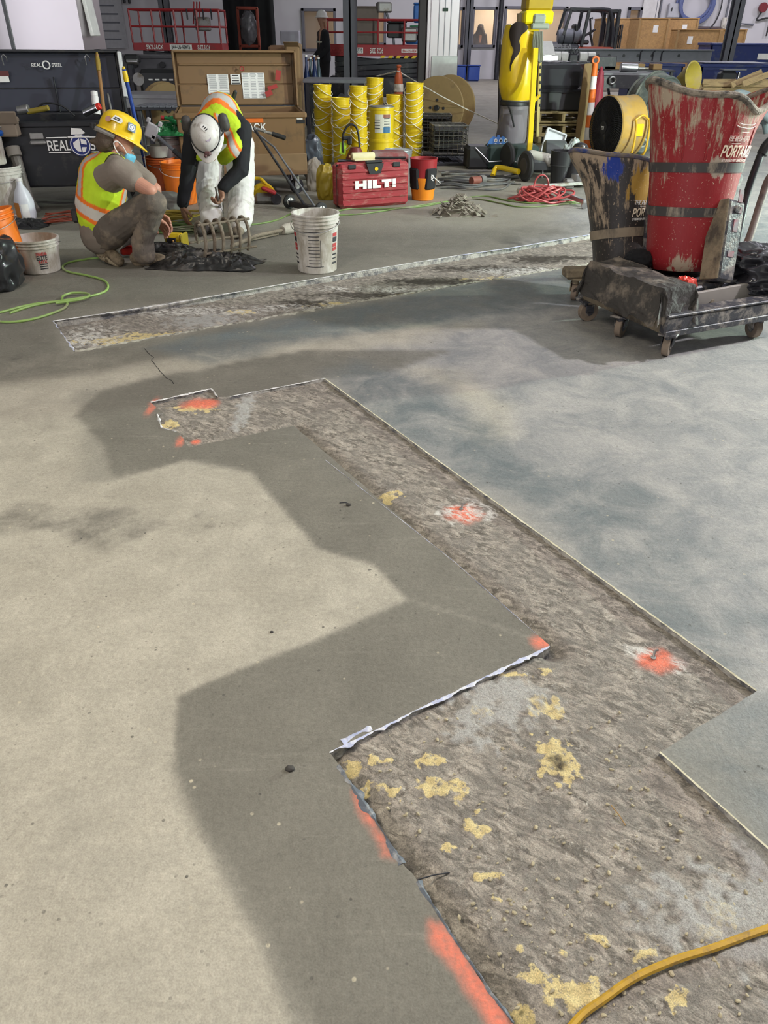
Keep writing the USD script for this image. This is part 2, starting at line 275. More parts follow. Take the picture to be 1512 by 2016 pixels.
def floor_material():
    n, l = {}, []
    def N(k, t, **a): n[k] = (t, a); return k
    def L(a, b): l.append((a, b))
    N('g', 'geometry'); N('a1', 'attribute', attribute='mask_a'); N('a2', 'attribute', attribute='mask_b'); N('s1', 'separate_color'); N('s2', 'separate_color'); L('a1.color', 's1.color'); L('a2.color', 's2.color')
    for k, s, dt, rg in (('nb', 1.7, 5., .6), ('nm', 9., 6., .65), ('nf', 75., 4., .6), ('ng', 260., 2., .5)):
        N(k, 'noise_texture', scale=s, detail=dt, roughness=rg); L('g.position', k + '.vector')
    N('mp', 'mapping', scale=(3., 26., 1.), rotation=(0., 0., .25)); N('ns', 'noise_texture', scale=1., detail=7., roughness=.7); L('g.position', 'mp.vector'); L('mp.vector', 'ns.vector')
    def mix(k, a, b, fac, **kw):
        N(k, 'mix_color', **{x: y for x, y in (('a', a), ('b', b)) if not isinstance(y, str)}, **kw)
        for x, y in (('a', a), ('b', b)):
            if isinstance(y, str): L(y, k + '.' + x)
        if isinstance(fac, str): L(fac, k + '.fac')
        else: n[k][1]['fac'] = fac
        return k + '.result'
    def thr(k, src, a, b, lo=0., hi=1.):
        N(k, 'map_range', from_min=a, from_max=b, to_min=lo, to_max=hi, clamp=True); L(src, k + '.value'); return k + '.result'
    def mul(k, a, b):
        N(k, 'math', math_type='multiply', **({} if isinstance(b, str) else {'value2': b})); L(a, k + '.value1')
        if isinstance(b, str): L(b, k + '.value2')
        return k + '.value'
    base = mix('b0', (.24, .225, .19), (.33, .305, .25), thr('t0', 'nb.fac', .3, .7))
    N('nq', 'noise_texture', scale=4.2, detail=9., roughness=.72, distortion=.5); L('g.position', 'nq.vector')
    gq = mix('b1q', (.225, .228, .228), (.39, .37, .345), thr('t1q', 'nq.fac', .36, .64)); base = mix('b1', base, gq, 's2.b')                                 # greyer concrete on the right
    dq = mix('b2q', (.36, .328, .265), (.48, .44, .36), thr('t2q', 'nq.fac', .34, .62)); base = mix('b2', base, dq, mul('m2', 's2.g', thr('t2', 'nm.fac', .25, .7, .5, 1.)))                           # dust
    base = mix('b3', base, (.156, .145, .120), mul('m3', 's1.r', thr('t3', 'nq.fac', .3, .7, 1., .6)))                   # swept strips, with shade painted in behind the far trench
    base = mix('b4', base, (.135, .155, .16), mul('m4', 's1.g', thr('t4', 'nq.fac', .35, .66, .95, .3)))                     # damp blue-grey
    base = mix('b5', base, (.045, .042, .04), mul('m5', 's2.r', thr('t5', 'nm.fac', .35, .6, .1, .6)))
    base = mix('b6', base, (.6, .56, .48), mul('m6', thr('t6', 'ns.fac', .58, .76), .16))                                 # trowel scuffs
    base = mix('b6b', base, (.09, .085, .07), mul('m6b', thr('t6b', 'ns.fac', .40, .28), .22))
    N('sp', 'voronoi_texture', scale=38., feature='f1'); L('g.position', 'sp.vector')
    base = mix('b8', base, (.08, .075, .065), mul('m8', thr('t8', 'sp.distance', .16, .10), thr('t8b', 'nm.fac', .5, .66)))
    N('sv', 'voronoi_texture', scale=22., feature='f1'); L('g.position', 'sv.vector'); base = mix('b8c', base, (.52, .46, .34), mul('m8c', thr('t8c', 'sv.distance', .11, .07, 0., .8), thr('t8d', 'nm.fac', .50, .40)))
    N('hv', 'mix_color', blend_type='multiply', fac=1.); N('r9', 'rgb_ramp', ramp=[(.28, (.72,) * 3), (.72, (1.20,) * 3)]); N('gx', 'mix_float', fac=.5); L('nf.fac', 'gx.a'); L('ng.fac', 'gx.b'); L('gx.result', 'r9.fac'); L(base, 'hv.a'); L('r9.color', 'hv.b'); n['hv'][1]['use_clamp_result'] = False
    base = mix('b10', 'hv.result', (.74, .20, .125), mul('m10', 's1.b', thr('t10', 'nf.fac', .25, .6, .45, 1.)))
    N('p', 'principled_bsdf', roughness=.62, specular_ior_level=.35); L(base, 'p.base_color')
    N('h1', 'math', math_type='multiply_add', value2=.35); L('ng.fac', 'h1.value1'); L('nf.fac', 'h1.value3')
    N('bp', 'bump', strength=.30, distance=.006); L('h1.value', 'bp.height'); L('bp.normal', 'p.normal')
    N('rr', 'map_range', from_min=.3, from_max=.7, to_min=.5, to_max=.78); L('nm.fac', 'rr.value'); L('rr.result', 'p.roughness')
    return usdkit.material(stage, '/World/Looks/floor_concrete', n, l, 'p.BSDF')
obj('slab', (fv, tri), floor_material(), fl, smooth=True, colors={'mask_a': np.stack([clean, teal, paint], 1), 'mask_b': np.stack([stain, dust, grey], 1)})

def bed_material():
    n, l = {}, []
    def N(k, t, **a): n[k] = (t, a); return k
    def L(a, b): l.append((a, b))
    N('g', 'geometry'); N('a1', 'attribute', attribute='mask_a'); N('s1', 'separate_color'); L('a1.color', 's1.color'); N('a2', 'attribute', attribute='mask_b'); N('s2', 'separate_color'); L('a2.color', 's2.color')
    for k, s, dt in (('nm', 14., 7.), ('nf', 120., 5.)):
        N(k, 'noise_texture', scale=s, detail=dt, roughness=.68); L('g.position', k + '.vector')
    N('mp', 'mapping', mapping_type='texture', scale=(1 / 46., 1 / 19., 1.), rotation=(0., 0., 1.02)); N('ns', 'noise_texture', scale=1., detail=6., roughness=.7, distortion=1.1); L('g.position', 'mp.vector'); L('mp.vector', 'ns.vector')
    def thr(k, src, a, b, lo=0., hi=1.): N(k, 'map_range', from_min=a, from_max=b, to_min=lo, to_max=hi, clamp=True); L(src, k + '.value'); return k + '.result'
    def mix(k, a, b, fac):
        N(k, 'mix_color', **{x: y for x, y in (('a', a), ('b', b)) if not isinstance(y, str)})
        for x, y in (('a', a), ('b', b)):
            if isinstance(y, str): L(y, k + '.' + x)
        L(fac, k + '.fac'); return k + '.result'
    def mul(k, a, b): N(k, 'math', math_type='multiply'); L(a, k + '.value1'); L(b, k + '.value2'); return k + '.value'
    c = mix('c0', (.125, .108, .09), (.45, .395, .335), thr('t0', 'ns.fac', .41, .60))
    c = mix('c1', c, (.215, .195, .172), thr('t1', 'nm.fac', .62, .36, 0., .8))
    c = mix('c2', c, (.12, .11, .10), thr('t2', 'nf.fac', .42, .30, 0., .7))
    c = mix('c3', c, (.46, .43, .38), mul('m3', thr('t3', 'nf.fac', .55, .68), thr('t3b', 'nm.fac', .42, .6)))
    N('nk', 'noise_texture', scale=52., detail=9., roughness=.78); L('g.position', 'nk.vector'); N('ya', 'math', math_type='multiply_add', value2=2.6); L('nk.fac', 'ya.value1'); L('s1.r', 'ya.value3'); N('yc', 'math', math_type='add', value2=-1.45); L('ya.value', 'yc.value1'); yb = 'yc.value'
    c = mix('c4', c, (.62, .50, .25), mul('m4', thr('t4y', 's1.r', .02, .15), thr('t4', yb, .52, .74)))
    c = mix('c4b', c, (.60, .50, .28), mul('m4b', thr('t4b', 'nk.fac', .70, .76), thr('t4c', 'nm.fac', .48, .6, 0., .9)))                     # cream-yellow screed left in patches
    c = mix('c5', c, (.40, .39, .37), mul('m5', 's1.g', thr('t5', 'nf.fac', .3, .6, .5, 1.)))               # smeared mortar
    c = mix('c6', c, (.80, .20, .12), mul('m6', 's1.b', thr('t6', 'nf.fac', .3, .55, .6, 1.)))
    c = mix('c7', c, (.055, .045, .035), mul('m7', 's2.r', thr('t7', 'nf.fac', .25, .5, .7, 1.)))           # damp
    c = mix('c8', c, (.62, .60, .56), mul('m8', 's2.g', thr('t8', 'ns.fac', .42, .58)))
    N('nz', 'noise_texture', scale=380., detail=3., roughness=.7); L('g.position', 'nz.vector'); N('rz', 'rgb_ramp', ramp=[(.30, (.55,) * 3), (.5, (.98,) * 3), (.72, (1.35, 1.32, 1.26))]); L('nz.fac', 'rz.fac'); N('gm', 'mix_color', blend_type='multiply', fac=1., use_clamp_result=False); L(c, 'gm.a'); L('rz.color', 'gm.b'); c = 'gm.result'
    N('p', 'principled_bsdf', roughness=.78, specular_ior_level=.3); L(c, 'p.base_color'); N('h', 'math', math_type='multiply_add', value2=1.6); L('nf.fac', 'h.value1'); L('nm.fac', 'h.value3')
    N('bp', 'bump', strength=.38, distance=.007); L('h.value', 'bp.height'); L('bp.normal', 'p.normal')
    return usdkit.material(stage, '/World/Looks/trench_concrete', n, l, 'p.BSDF')
bedmat = bed_material()
def bed(poly, z, gap, f, amp, yellow, mortar, pnt, damp, pale, ax, lows=()):
    x0, y0, x1, y1 = poly.bounds; y0 = max(y0, .3); sp = gap
    xs, ys = np.meshgrid(np.arange(x0 - .02, x1 + .02, sp), np.arange(y0 - .02, y1 + .02, sp * (1 if y1 < 3.5 else 1))); q = np.c_[xs.ravel(), ys.ravel()]
    q = q[contains_xy(poly.buffer(.02), q[:, 0], q[:, 1])]; q = q + rng.normal(0, sp * .15, q.shape)
    t = Delaunay(q).simplices; c = q[t].mean(1); t = t[contains_xy(poly.buffer(.015), c[:, 0], c[:, 1])]
    a = np.cross(q[t[:, 1]] - q[t[:, 0]], q[t[:, 2]] - q[t[:, 0]]); t = np.where(a[:, None] < 0, t[:, ::-1], t)
    mk = lambda L_, s, am=1.5, fr=50, hd=.45: np.max([np.zeros(len(q))] + [blob(q, *b, am, fr, s + k, hd) for k, b in enumerate(L_)], axis=0)
    ye, mo, pa, da, pl = mk(yellow, 200), mk(mortar, 240), mk(pnt, 260, .5, 30, .55), mk(damp, 280), mk(pale, 300)
    ca, sa = math.cos(ax), math.sin(ax); al, ac = q[:, 0] * ca + q[:, 1] * sa, -q[:, 0] * sa + q[:, 1] * ca
    h = (meshkit.fbm(np.c_[al * f, ac * f * 3, 0 * al], 4, 9) - .5) * amp + (meshkit.noise(np.c_[q * 120, 0 * al], 4) - .5) * amp * .35
    h += ye * (meshkit.noise(np.c_[q * 90, 0 * al], 8) - .25) * .008 + mo * .003
    dl = np.min([shapely.distance(LineString([G(*p_)[:2] for p_ in L_]), shapely.points(q)) for L_ in lows], axis=0) if lows else 9; h = h - .030 * np.exp(-(dl / .036) ** 2)
    obj('trench_bed', (np.c_[q, z + h], t), bedmat, fl, smooth=True, colors={'mask_a': np.stack([ye, mo, pa], 1), 'mask_b': np.stack([da, pl, 0 * da], 1)})
YEL = [(748, 1490, 34, 12), (790, 1545, 40, 14), (845, 1487, 30, 12), (860, 1545, 30, 18), (905, 1548, 22, 26), (1085, 1470, 45, 30), (1105, 1505, 40, 30), (1050, 1395, 12, 14), (1068, 1380, 25, 30), (1095, 1402, 14, 12), (935, 1615, 26, 20), (880, 1660, 14, 10), (945, 1720, 16, 8), (985, 1715, 20, 9), (1425, 1795, 26, 40), (1400, 1830, 26, 14), (1060, 1915, 38, 26), (1110, 1945, 50, 30), (1170, 1950, 40, 26), (1020, 1860, 14, 12), (1112, 1870, 15, 13), (1040, 1990, 30, 26), (985, 1765, 12, 9), (690, 1500, 22, 18), (720, 1540, 20, 16), (1000, 1320, 45, 7), (1080, 1315, 20, 10), (940, 1395, 30, 12), (1170, 1840, 30, 14), (1270, 1870, 25, 14), (1330, 1960, 20, 20), (1085, 850, 12, 6), (770, 970, 20, 10), (380, 800, 40, 8), (330, 830, 20, 10)]
bed(t1, -.014, .0062, 9, .007, YEL, [(955, 1400, 60, 45), (1010, 1375, 60, 30), (1430, 1800, 130, 80), (1500, 1660, 40, 60), (480, 800, 14, 40), (1000, 1350, 50, 20)], [(912, 1004, 30, 16), (1297, 1294, 36, 19), (390, 790, 28, 9), (408, 788, 22, 7), (385, 862, 8, 4)], [(1105, 1497, 16, 10)], [(930, 1000, 45, 16), (1258, 1274, 26, 12), (1335, 1300, 14, 16), (880, 1000, 14, 10)], .55, [[(372, 881), (578, 838), (1083, 1271)], [(648, 1481), (699, 1557), (796, 1705), (895, 1847), (1010, 2016), (1120, 2200)]])
bed(t2, -.035, .014, 4, .014, [(260, 655, 90, 6), (210, 662, 70, 5), (330, 648, 60, 5), (470, 604, 30, 4), (340, 650, 40, 5), (270, 645, 30, 4), (720, 590, 120, 6), (860, 572, 90, 5), (1020, 540, 90, 5)], [(400, 620, 60, 10)], [], [(590, 587, 40, 7), (720, 570, 110, 6), (850, 545, 90, 6), (960, 520, 90, 6), (1060, 502, 50, 7), (1110, 498, 90, 3)], [(160, 655, 50, 20), (900, 560, 220, 5), (700, 595, 150, 5), (300, 600, 200, 8), (1060, 525, 110, 7)], .53)
def trench_wall(poly, z):
    """The broken upright face of the cut, with its little lip."""
    p = np.array(poly.exterior.coords)[:-1]; p = p if poly.exterior.is_ccw else p[::-1]; n = len(p); rows = [0, -.25, -.6, -1.05]; nn = np.roll(p, -1, 0) - np.roll(p, 1, 0); nn = np.c_[-nn[:, 1], nn[:, 0]] / (np.linalg.norm(nn, axis=1, keepdims=True) + 1e-9)
    v = []
    for k, r_ in enumerate(rows):
        w = (meshkit.fbm(np.c_[p * 45, np.full(n, k * 1.7)], 3, 31) - .35) * (.012 if k else 0); v.append(np.c_[p + nn * w[:, None], np.full(n, r_ * abs(z))])
    v = np.vstack(v); i = np.arange(n); j = (i + 1) % n
    f = np.vstack([np.stack([a * n + i, (a + 1) * n + i, (a + 1) * n + j, a * n + j], 1) for a in range(3)])
    obj('cut_face', (v, f[:, ::-1]), mat('cut_face', (.42, .40, .36), .85, sc=20, var=.3, bump=.6, bs=90, dirt=((.12, .12, .13), .5), dsc=16), fl, smooth=40)
trench_wall(t1, -.048); trench_wall(t2, -.037)
def fringe(px, w, hgt, m, seed, amp=1.0, step=.006, rag=1.0):
    """A ragged raised lip of broken topping along a cut."""
    p = np.vstack([[G(*a) + (G(*b) - G(*a)) * t for t in np.arange(0, 1, step / max(np.linalg.norm(G(*b) - G(*a)), step))] for a, b in zip(px, px[1:])]); n = len(p)
    t = np.gradient(p, axis=0); t /= np.linalg.norm(t, axis=1, keepdims=True); nr = np.c_[-t[:, 1], t[:, 0], 0 * t[:, 0]]
    rg = lambda k: np.clip(2.6 * meshkit.fbm(np.c_[p[:, :2] * 28, np.full(n, k)], 4, seed) - .75, .12, 1.6) * (.55 + .9 * meshkit.noise(np.c_[p[:, :2] * 65, np.full(n, k)], seed)); ww = w * (1 - rag + rag * rg(seed)) * amp; w2 = w * (1 - rag + rag * rg(seed + 9)) * amp
    hh = hgt * (.3 + 1.4 * meshkit.noise(np.c_[p[:, :2] * 120, np.full(n, seed)], seed))
    v = np.vstack([p - nr * ww[:, None] + [0, 0, .0002], p + [0, 0, 1] * hh[:, None], p + nr * w2[:, None] - [0, 0, .004]]); i = np.arange(n - 1)
    f = np.vstack([np.stack([a * n + i, a * n + i + 1, (a + 1) * n + i + 1, (a + 1) * n + i], 1) for a in range(2)])
    v2, f2 = (v, f) if np.cross(v[f[0, 1]] - v[f[0, 0]], v[f[0, 2]] - v[f[0, 0]])[2] > 0 else (v, f[:, ::-1])
    obj('cut_lip', (v2, f2), m, fl, smooth=25)
LIPC, LIPW, LIPB = mat('cream_lip', (.80, .73, .54), .8, var=.35, sc=40), mat('white_lip', (.75, .74, .72), .7, var=.2, sc=40, dirt=((.3, .29, .3), .4), dsc=20), mat('blue_lip', (.45, .48, .66), .7, var=.3, sc=50, dirt=((.72, .72, .74), .6), dsc=30)
fringe([(640, 745), (850, 897), (1200, 1150), (1490, 1360)], .0045, .0018, LIPC, 1, rag=.5); fringe([(1300, 1480), (1512, 1668), (1760, 1890)], .0042, .0016, LIPC, 2, rag=.5)
fringe([(452, 781), (640, 745)], .005, .002, LIPW, 3); fringe([(296, 792), (417, 765), (430, 782)], .008, .003, LIPW, 4)
fringe([(648, 1481), (760, 1428), (860, 1378)], .008, .0015, LIPB, 5, 1.2); fringe([(860, 1380), (960, 1330), (1083, 1271)], .010, .0015, LIPB, 6, 1.2); fringe([(672, 1460), (726, 1432), (735, 1440)], .012, .004, LIPB, 7)
fringe([(105, 632), (320, 600), (600, 552), (900, 503)], .011, .002, LIPW, 8, rag=.35); fringe([(900, 503), (1000, 489), (1160, 462)], .012, .002, LIPB, 9, rag=.35); fringe([(310, 815), (318, 842), (350, 850)], .006, .002, LIPW, 10)
fringe([(148, 692), (640, 606), (860, 568), (1160, 520)], .018, .006, mat('pale_lip', (.42, .40, .33), .85, var=.4, sc=40, dirt=((.14, .13, .11), .5), dsc=20), 12); fringe([(105, 632), (148, 692)], .008, .002, LIPB, 13); fringe([(640, 905), (900, 1110), (1060, 1252)], .0025, .001, LIPB, 14, .7)
fringe([(668, 1506), (699, 1557), (730, 1600), (763, 1651), (796, 1705)], .012, .002, mat('slate_chunk', (.10, .115, .14), .7, var=.4, sc=40, dirt=((.3, .3, .3), .35), dsc=30), 15, 1.2); fringe([(823, 1735), (895, 1847), (1010, 2016)], .006, .002, mat('slate_chunk', (.1, .1, .1)), 16)
cr = [(284, 686), (296, 700), (303, 715), (318, 731), (330, 744), (350, 762)]; obj('floor_crack', tube(np.vstack([G(*a) + (G(*b) - G(*a)) * t + [rng.normal(0, .004), rng.normal(0, .004), -.0008] for a, b in zip(cr, cr[1:]) for t in (0, .33, .66)]), .0022, 5), mat('crack_dark', (.03, .028, .025), .9), fl)
# hall shell
WALL = mat('painted_block', (.62, .60, .62), .7, var=.06, sc=1.5, bump=.1, bs=12)
WY = 34.0
wb = thing('wall_back', 'white painted far wall of the hall with framed office windows', None, kind='structure')
def W(x, y, Y=None): return P(x, y, (WY if Y is None else Y))
WINS = [((593, 16), (663, 102), 1), ((678, 12), (760, 90), 0), ((893, 14), (911, 94), 0), ((930, 13), (974, 94), 1), ((994, 12), (1110, 88), 0), ((1237, 14), (1260, 48), 0)]
holes = []
for (a, b, k) in WINS:
    p, q = W(*a), W(*b); holes.append(shapely.box(p[0], q[2], q[0], p[2]))
sheet = shapely.box(-18, 0, 28, 9).difference(shapely.union_all(holes)); cap = plate(sheet, .2)
obj('wall_panel', mv(cap, (0, WY + .2, 0), rx=90), WALL, wb)
FRM = mat('window_frame_grey', (.16, .155, .18), .5, var=.1)
for i, (a, b, k) in enumerate(WINS):
    p, q = W(*a), W(*b); w, h = q[0] - p[0], p[2] - q[2]; cx = (p[0] + q[0]) / 2
    wn = thing('window_%d' % (i + 1), 'office window in a grey frame in the far wall', None, (cx, WY, q[2]), kind='structure'); t = .10
    obj('window_frame', [box(t, .3, h, (s * (w / 2 - t / 2), .05, 0), .01) for s in (-1, 1)] + [box(w, .3, t, (0, .05, z), .01) for z in (0, h - t)], FRM, wn)
    obj('pane', box(w - t, .02, h - t, (0, .12, t / 2), 0), film('office_glass', (.93, .93, .95), .35, .95), wn)
# lit office rooms behind the panes
ROOMW = mat('office_wall', (.68, .58, .46), .8, var=.05); rm = thing('wall_office', 'warm lit office wall seen through the far windows', None, kind='structure')
obj('back_panel', box(30, .1, 4, (7, WY + 3.2, 0), 0), ROOMW, rm); obj('ceiling_panel', box(30, 3, .1, (7, WY + 1.75, 3.2), 0), ROOMW, rm); obj('floor_panel', box(30, 3, .06, (7, WY + 1.75, 0), 0), ROOMW, rm)
for i, (x, pw) in enumerate([(-1.3, 4), (4.5, 20), (7.2, 5), (13, 7)]): rect('office_light_%03d' % (i + 1), (x, WY + 1.8, 3.0), (x, WY + 1.8, 0), 1.2, 1.2, pw, (1, .87, .68))
for nm, bx in (('wall_left', box(.3, 48, 9, (-18, 12, 0), 0)), ('wall_right', box(.3, 48, 9, (28, 12, 0), 0)), ('wall_front', box(46, .3, 9, (5, -10, 0), 0)), ('ceiling', box(46, 46, .3, (5, 12, 8.2), 0))):
    obj(nm, bx, mat('shell', (.5, .5, .5), .8), label='plain %s of the work hall' % nm.replace('_', ' '), kind='structure')
# ---------------------------------------------------------------- far end of the hall
def FR(x0, y0, x1, y1, Y):
    p, q = P(x0, y0, Y), P(x1, y1, Y); return p[0], q[0], q[2], p[2]
def front(x0, y0, x1, y1, Y, d, floor=False, b=None):
    """A box whose front face covers that much of the picture at distance Y, d deep: (mesh about its own base, location)."""
    a, c, e, f = FR(x0, y0, x1, y1, Y); e = 0 if floor else e
    return box(c - a, d, f - e, b=b), ((a + c) / 2, Y + d / 2, e), (c - a, f - e)
GREYP = mat('column_grey', (.085, .085, .10), .5, var=.1)
def column(x, Y, w):
    c = P(x, 60, Y); o = thing('column', None, None, (c[0], Y + w / 2, 0), kind='structure')
    tag(o, 'grey painted steel column standing in the hall')
    obj('web', box(w * .12, w, 8.1, b=0), GREYP, o)
    for s in (-1, 1): obj('flange', box(w, w * .1, 8.1, (0, s * w * .45, 0), b=0), GREYP, o)
    obj('base_plate', box(w * 1.6, w * 1.6, .03), GREYP, o)
for q in ((327, 22.5, .24), (689, 17, .26), (923, 33.2, .26), (1446, 21.5, .25)): column(*q)
pp = P(985, 40, 33.5); obj('trim_1', cyl(.09, 8, (pp[0], 33.5, 0)), M['black_steel'], label='thin black pipe standing against the far wall', kind='structure')
for i, x in enumerate((1291, 1299, 1431)):
    pp = W(x, 20); obj('trim_%d' % (i + 2), tube([(pp[0], WY - .05, 1.5), (pp[0], WY - .05, 8)], .035), M['grey_steel'], label='grey conduit pipe running up the far wall', kind='structure')
# things on the far wall
o = thing('electrical_box', 'grey electrical panel box on the far wall beside the hose coil', 'electrical box', W(1322, 35) + [0, -.12, 0])
obj('body', box(.45, .22, .45, b=.02), mat('panel_grey', (.52, .52, .56), .5), o); obj('handle', box(.03, .05, .12, (-.12, -.13, .2), .01), M['black_plastic'], o)
o = thing('wall_sheet', 'blank white board fixed to the far wall above the wooden crates', 'board', W(1277, 36) + [0, -.05, 0]); obj('board', box(.62, .06, .62, b=.01), M['white'], o)
o = thing('hose_coil', 'thick coil of blue hose hanging on the far wall', 'hose', W(1368, 5) + [0, -.2, 0])
for k in range(7): obj('loop', ring(.62 + .04 * R.uniform(-1, 1), .05, 28, 7, (R.uniform(-.06, .06), R.uniform(-.1, .1), R.uniform(-.08, .08)), 90), mat('blue_grey_hose', (.12, .15, .32), .5), o)
obj('hanging_end', tube([(.75, 0, .5), (.95, 0, 0), (.85, 0, -.6), (.5, .02, -1.0)], .025, sm=6), M['black_plastic'], o)
o = thing('alarm_bell', 'dark red alarm bell on the far wall with dangling black cable', 'alarm', W(1499, 15) + [0, -.1, 0])
obj('bell', cyl(.16, .12, rx=90), mat('dark_red', (.2, .02, .03), .5), o); obj('cable', tube([(0, 0, -.15), (-.1, 0, -.4), (.35, 0, -.35), (.4, 0, -.9)], .03, sm=6), M['black_plastic'], o); obj('conduit', tube([(-.75, 0, 1.5), (-.75, 0, -.5), (-.2, 0, -.55)], .04), M['grey_steel'], o)
p_ = W(1397, 56); o = thing('wall_pipe', 'dark horizontal pipe with pale valve on the far wall above the low crate', 'pipe', p_ + [0, -.15, 0])
obj('pipe', tube([(-.55, 0, 0), (.5, 0, 0)], .06), mat('dark_pipe', (.08, .05, .05), .5), o); obj('valve', cyl(.09, .35, (.45, 0, 0)), M['white_plastic'], o)
o = thing('notice_sheet', 'large printed notice sheet on the dim wall behind the left scissor lift', 'notice', P(218, 95, 33.9)); w_, h_ = 1.35, 1.55
obj('sheet', box(w_, .03, h_, b=0), mat('dim_paper', (.5, .5, .52), .8), o)
for k in range(5): obj('printed_line', box(w_ * R.uniform(.5, .9), .01, .05, (0, -.02, 1.35 - k * .27), 0), M['grey_steel'], o)
for k, (x, y) in enumerate(((235, 3), (246, 3), (256, 4))): obj('wall_hook', box(.08, .12, .14, W(x, y + 3) + [0, -.05, 0], .02), M['black_plastic'], label='%s small black hook high on the dim far wall above the notice sheet' % ('left', 'middle', 'right')[k], cat='hook', group='wall hooks above the notice sheet')
# dark doorway with a curtain and a wrapped cart in front
a, b_, c, d_ = FR(430, -60, 545, 150, 25)
o = thing('dark_partition', 'tall black partition curtain between the two scissor lifts', 'partition', ((a + b_) / 2, 25.2, 0))
w_ = b_ - a; xs = np.linspace(-w_ / 2, w_ / 2, 90); pl = np.r_[np.c_[xs, .06 * np.sin(xs * 18)], np.c_[xs[::-1], .06 * np.sin(xs[::-1] * 18) + .05]]
obj('curtain', plate(Polygon(pl), 3.4), mat('black_curtain', (.008, .008, .009), .9), o); obj('rail', tube([(-w_ / 2, 0, 3.42), (w_ / 2, 0, 3.42)], .04), M['grey_steel'], o)
a, b_, c, d_ = FR(462, 14, 511, 94, 23); w_, h_ = b_ - a, d_ - c
o = thing('storage_rack', 'orange upright rack with clear wrapped contents before the black curtain', 'rack', ((a + b_) / 2, 23.2, 0)); of = mat('rust_orange', (.3, .05, .025), .5)
for s in (-1, 1): obj('upright', box(.07, .07, c + h_, (s * (w_ / 2 - .03), 0, 0), .015), of, o)
for z in (c, c + h_ - .05): obj('crossbar', box(w_, .07, .07, (0, 0, z), .015), of, o)
obj('wrapped_load', ell(w_ * .36, .2, h_ * .46, (0, .05, c + h_ / 2), 3, .5, 3), mat('grey_wrap', (.12, .12, .13), .25, var=.5, sc=4), o)
a, b_, c, d_ = FR(551, 60, 590, 88, 27); obj('wall_locker', mv(box(b_ - a, .4, d_ - c, b=.02), ((a + b_) / 2, 27.2, c)), mat('locker_grey', (.42, .42, .46), .5), label='pale grey cabinet beside the doorway behind the cardboard carton', cat='cabinet')
m, l_, s_ = front(560, 85, 592, 158, 14, .5, True); o = thing('cardboard_carton', 'tall brown cardboard carton standing behind the brown tool chest', 'carton', l_)
obj('carton', m, M['cardboard'], o); obj('flap', box(s_[0], .25, .01, (0, -.3, s_[1] - .03), 0, rx=-20), M['cardboard'], o)
m, l_, s_ = front(527, 89, 562, 100, 14.5, .5, True); obj('low_carton', mv(m, l_), mat('brown_box', (.2, .11, .06), .8), label='dark brown carton beside the tall cardboard carton', cat='carton')
for i, (x, Y) in enumerate(((604, 15), (612, 15.2), (620, 15), (628, 15.1))):
    c = P(x, 150, Y); t = P(x, 112 + 4 * (i % 2), Y)[2]; o = thing('chemical_jug', '%s blue chemical jug from the left behind the brown tool chest' % ('first', 'second', 'third', 'fourth')[i], 'jug', (c[0], Y, 0), group=None)
    obj('jug_body', lathe([(0, 0), (.05, 0), (.055, .02), (.055, .7 * t), (.02, .9 * t), (.02, t), (0, t)], 16), (mat('dark_blue_jug', (.01, .025, .10), .4), mat('teal_jug', (.05, .08, .10), .3))[i % 2], o); obj('cap', cyl(.024, .03, (0, 0, t)), M['white'], o)
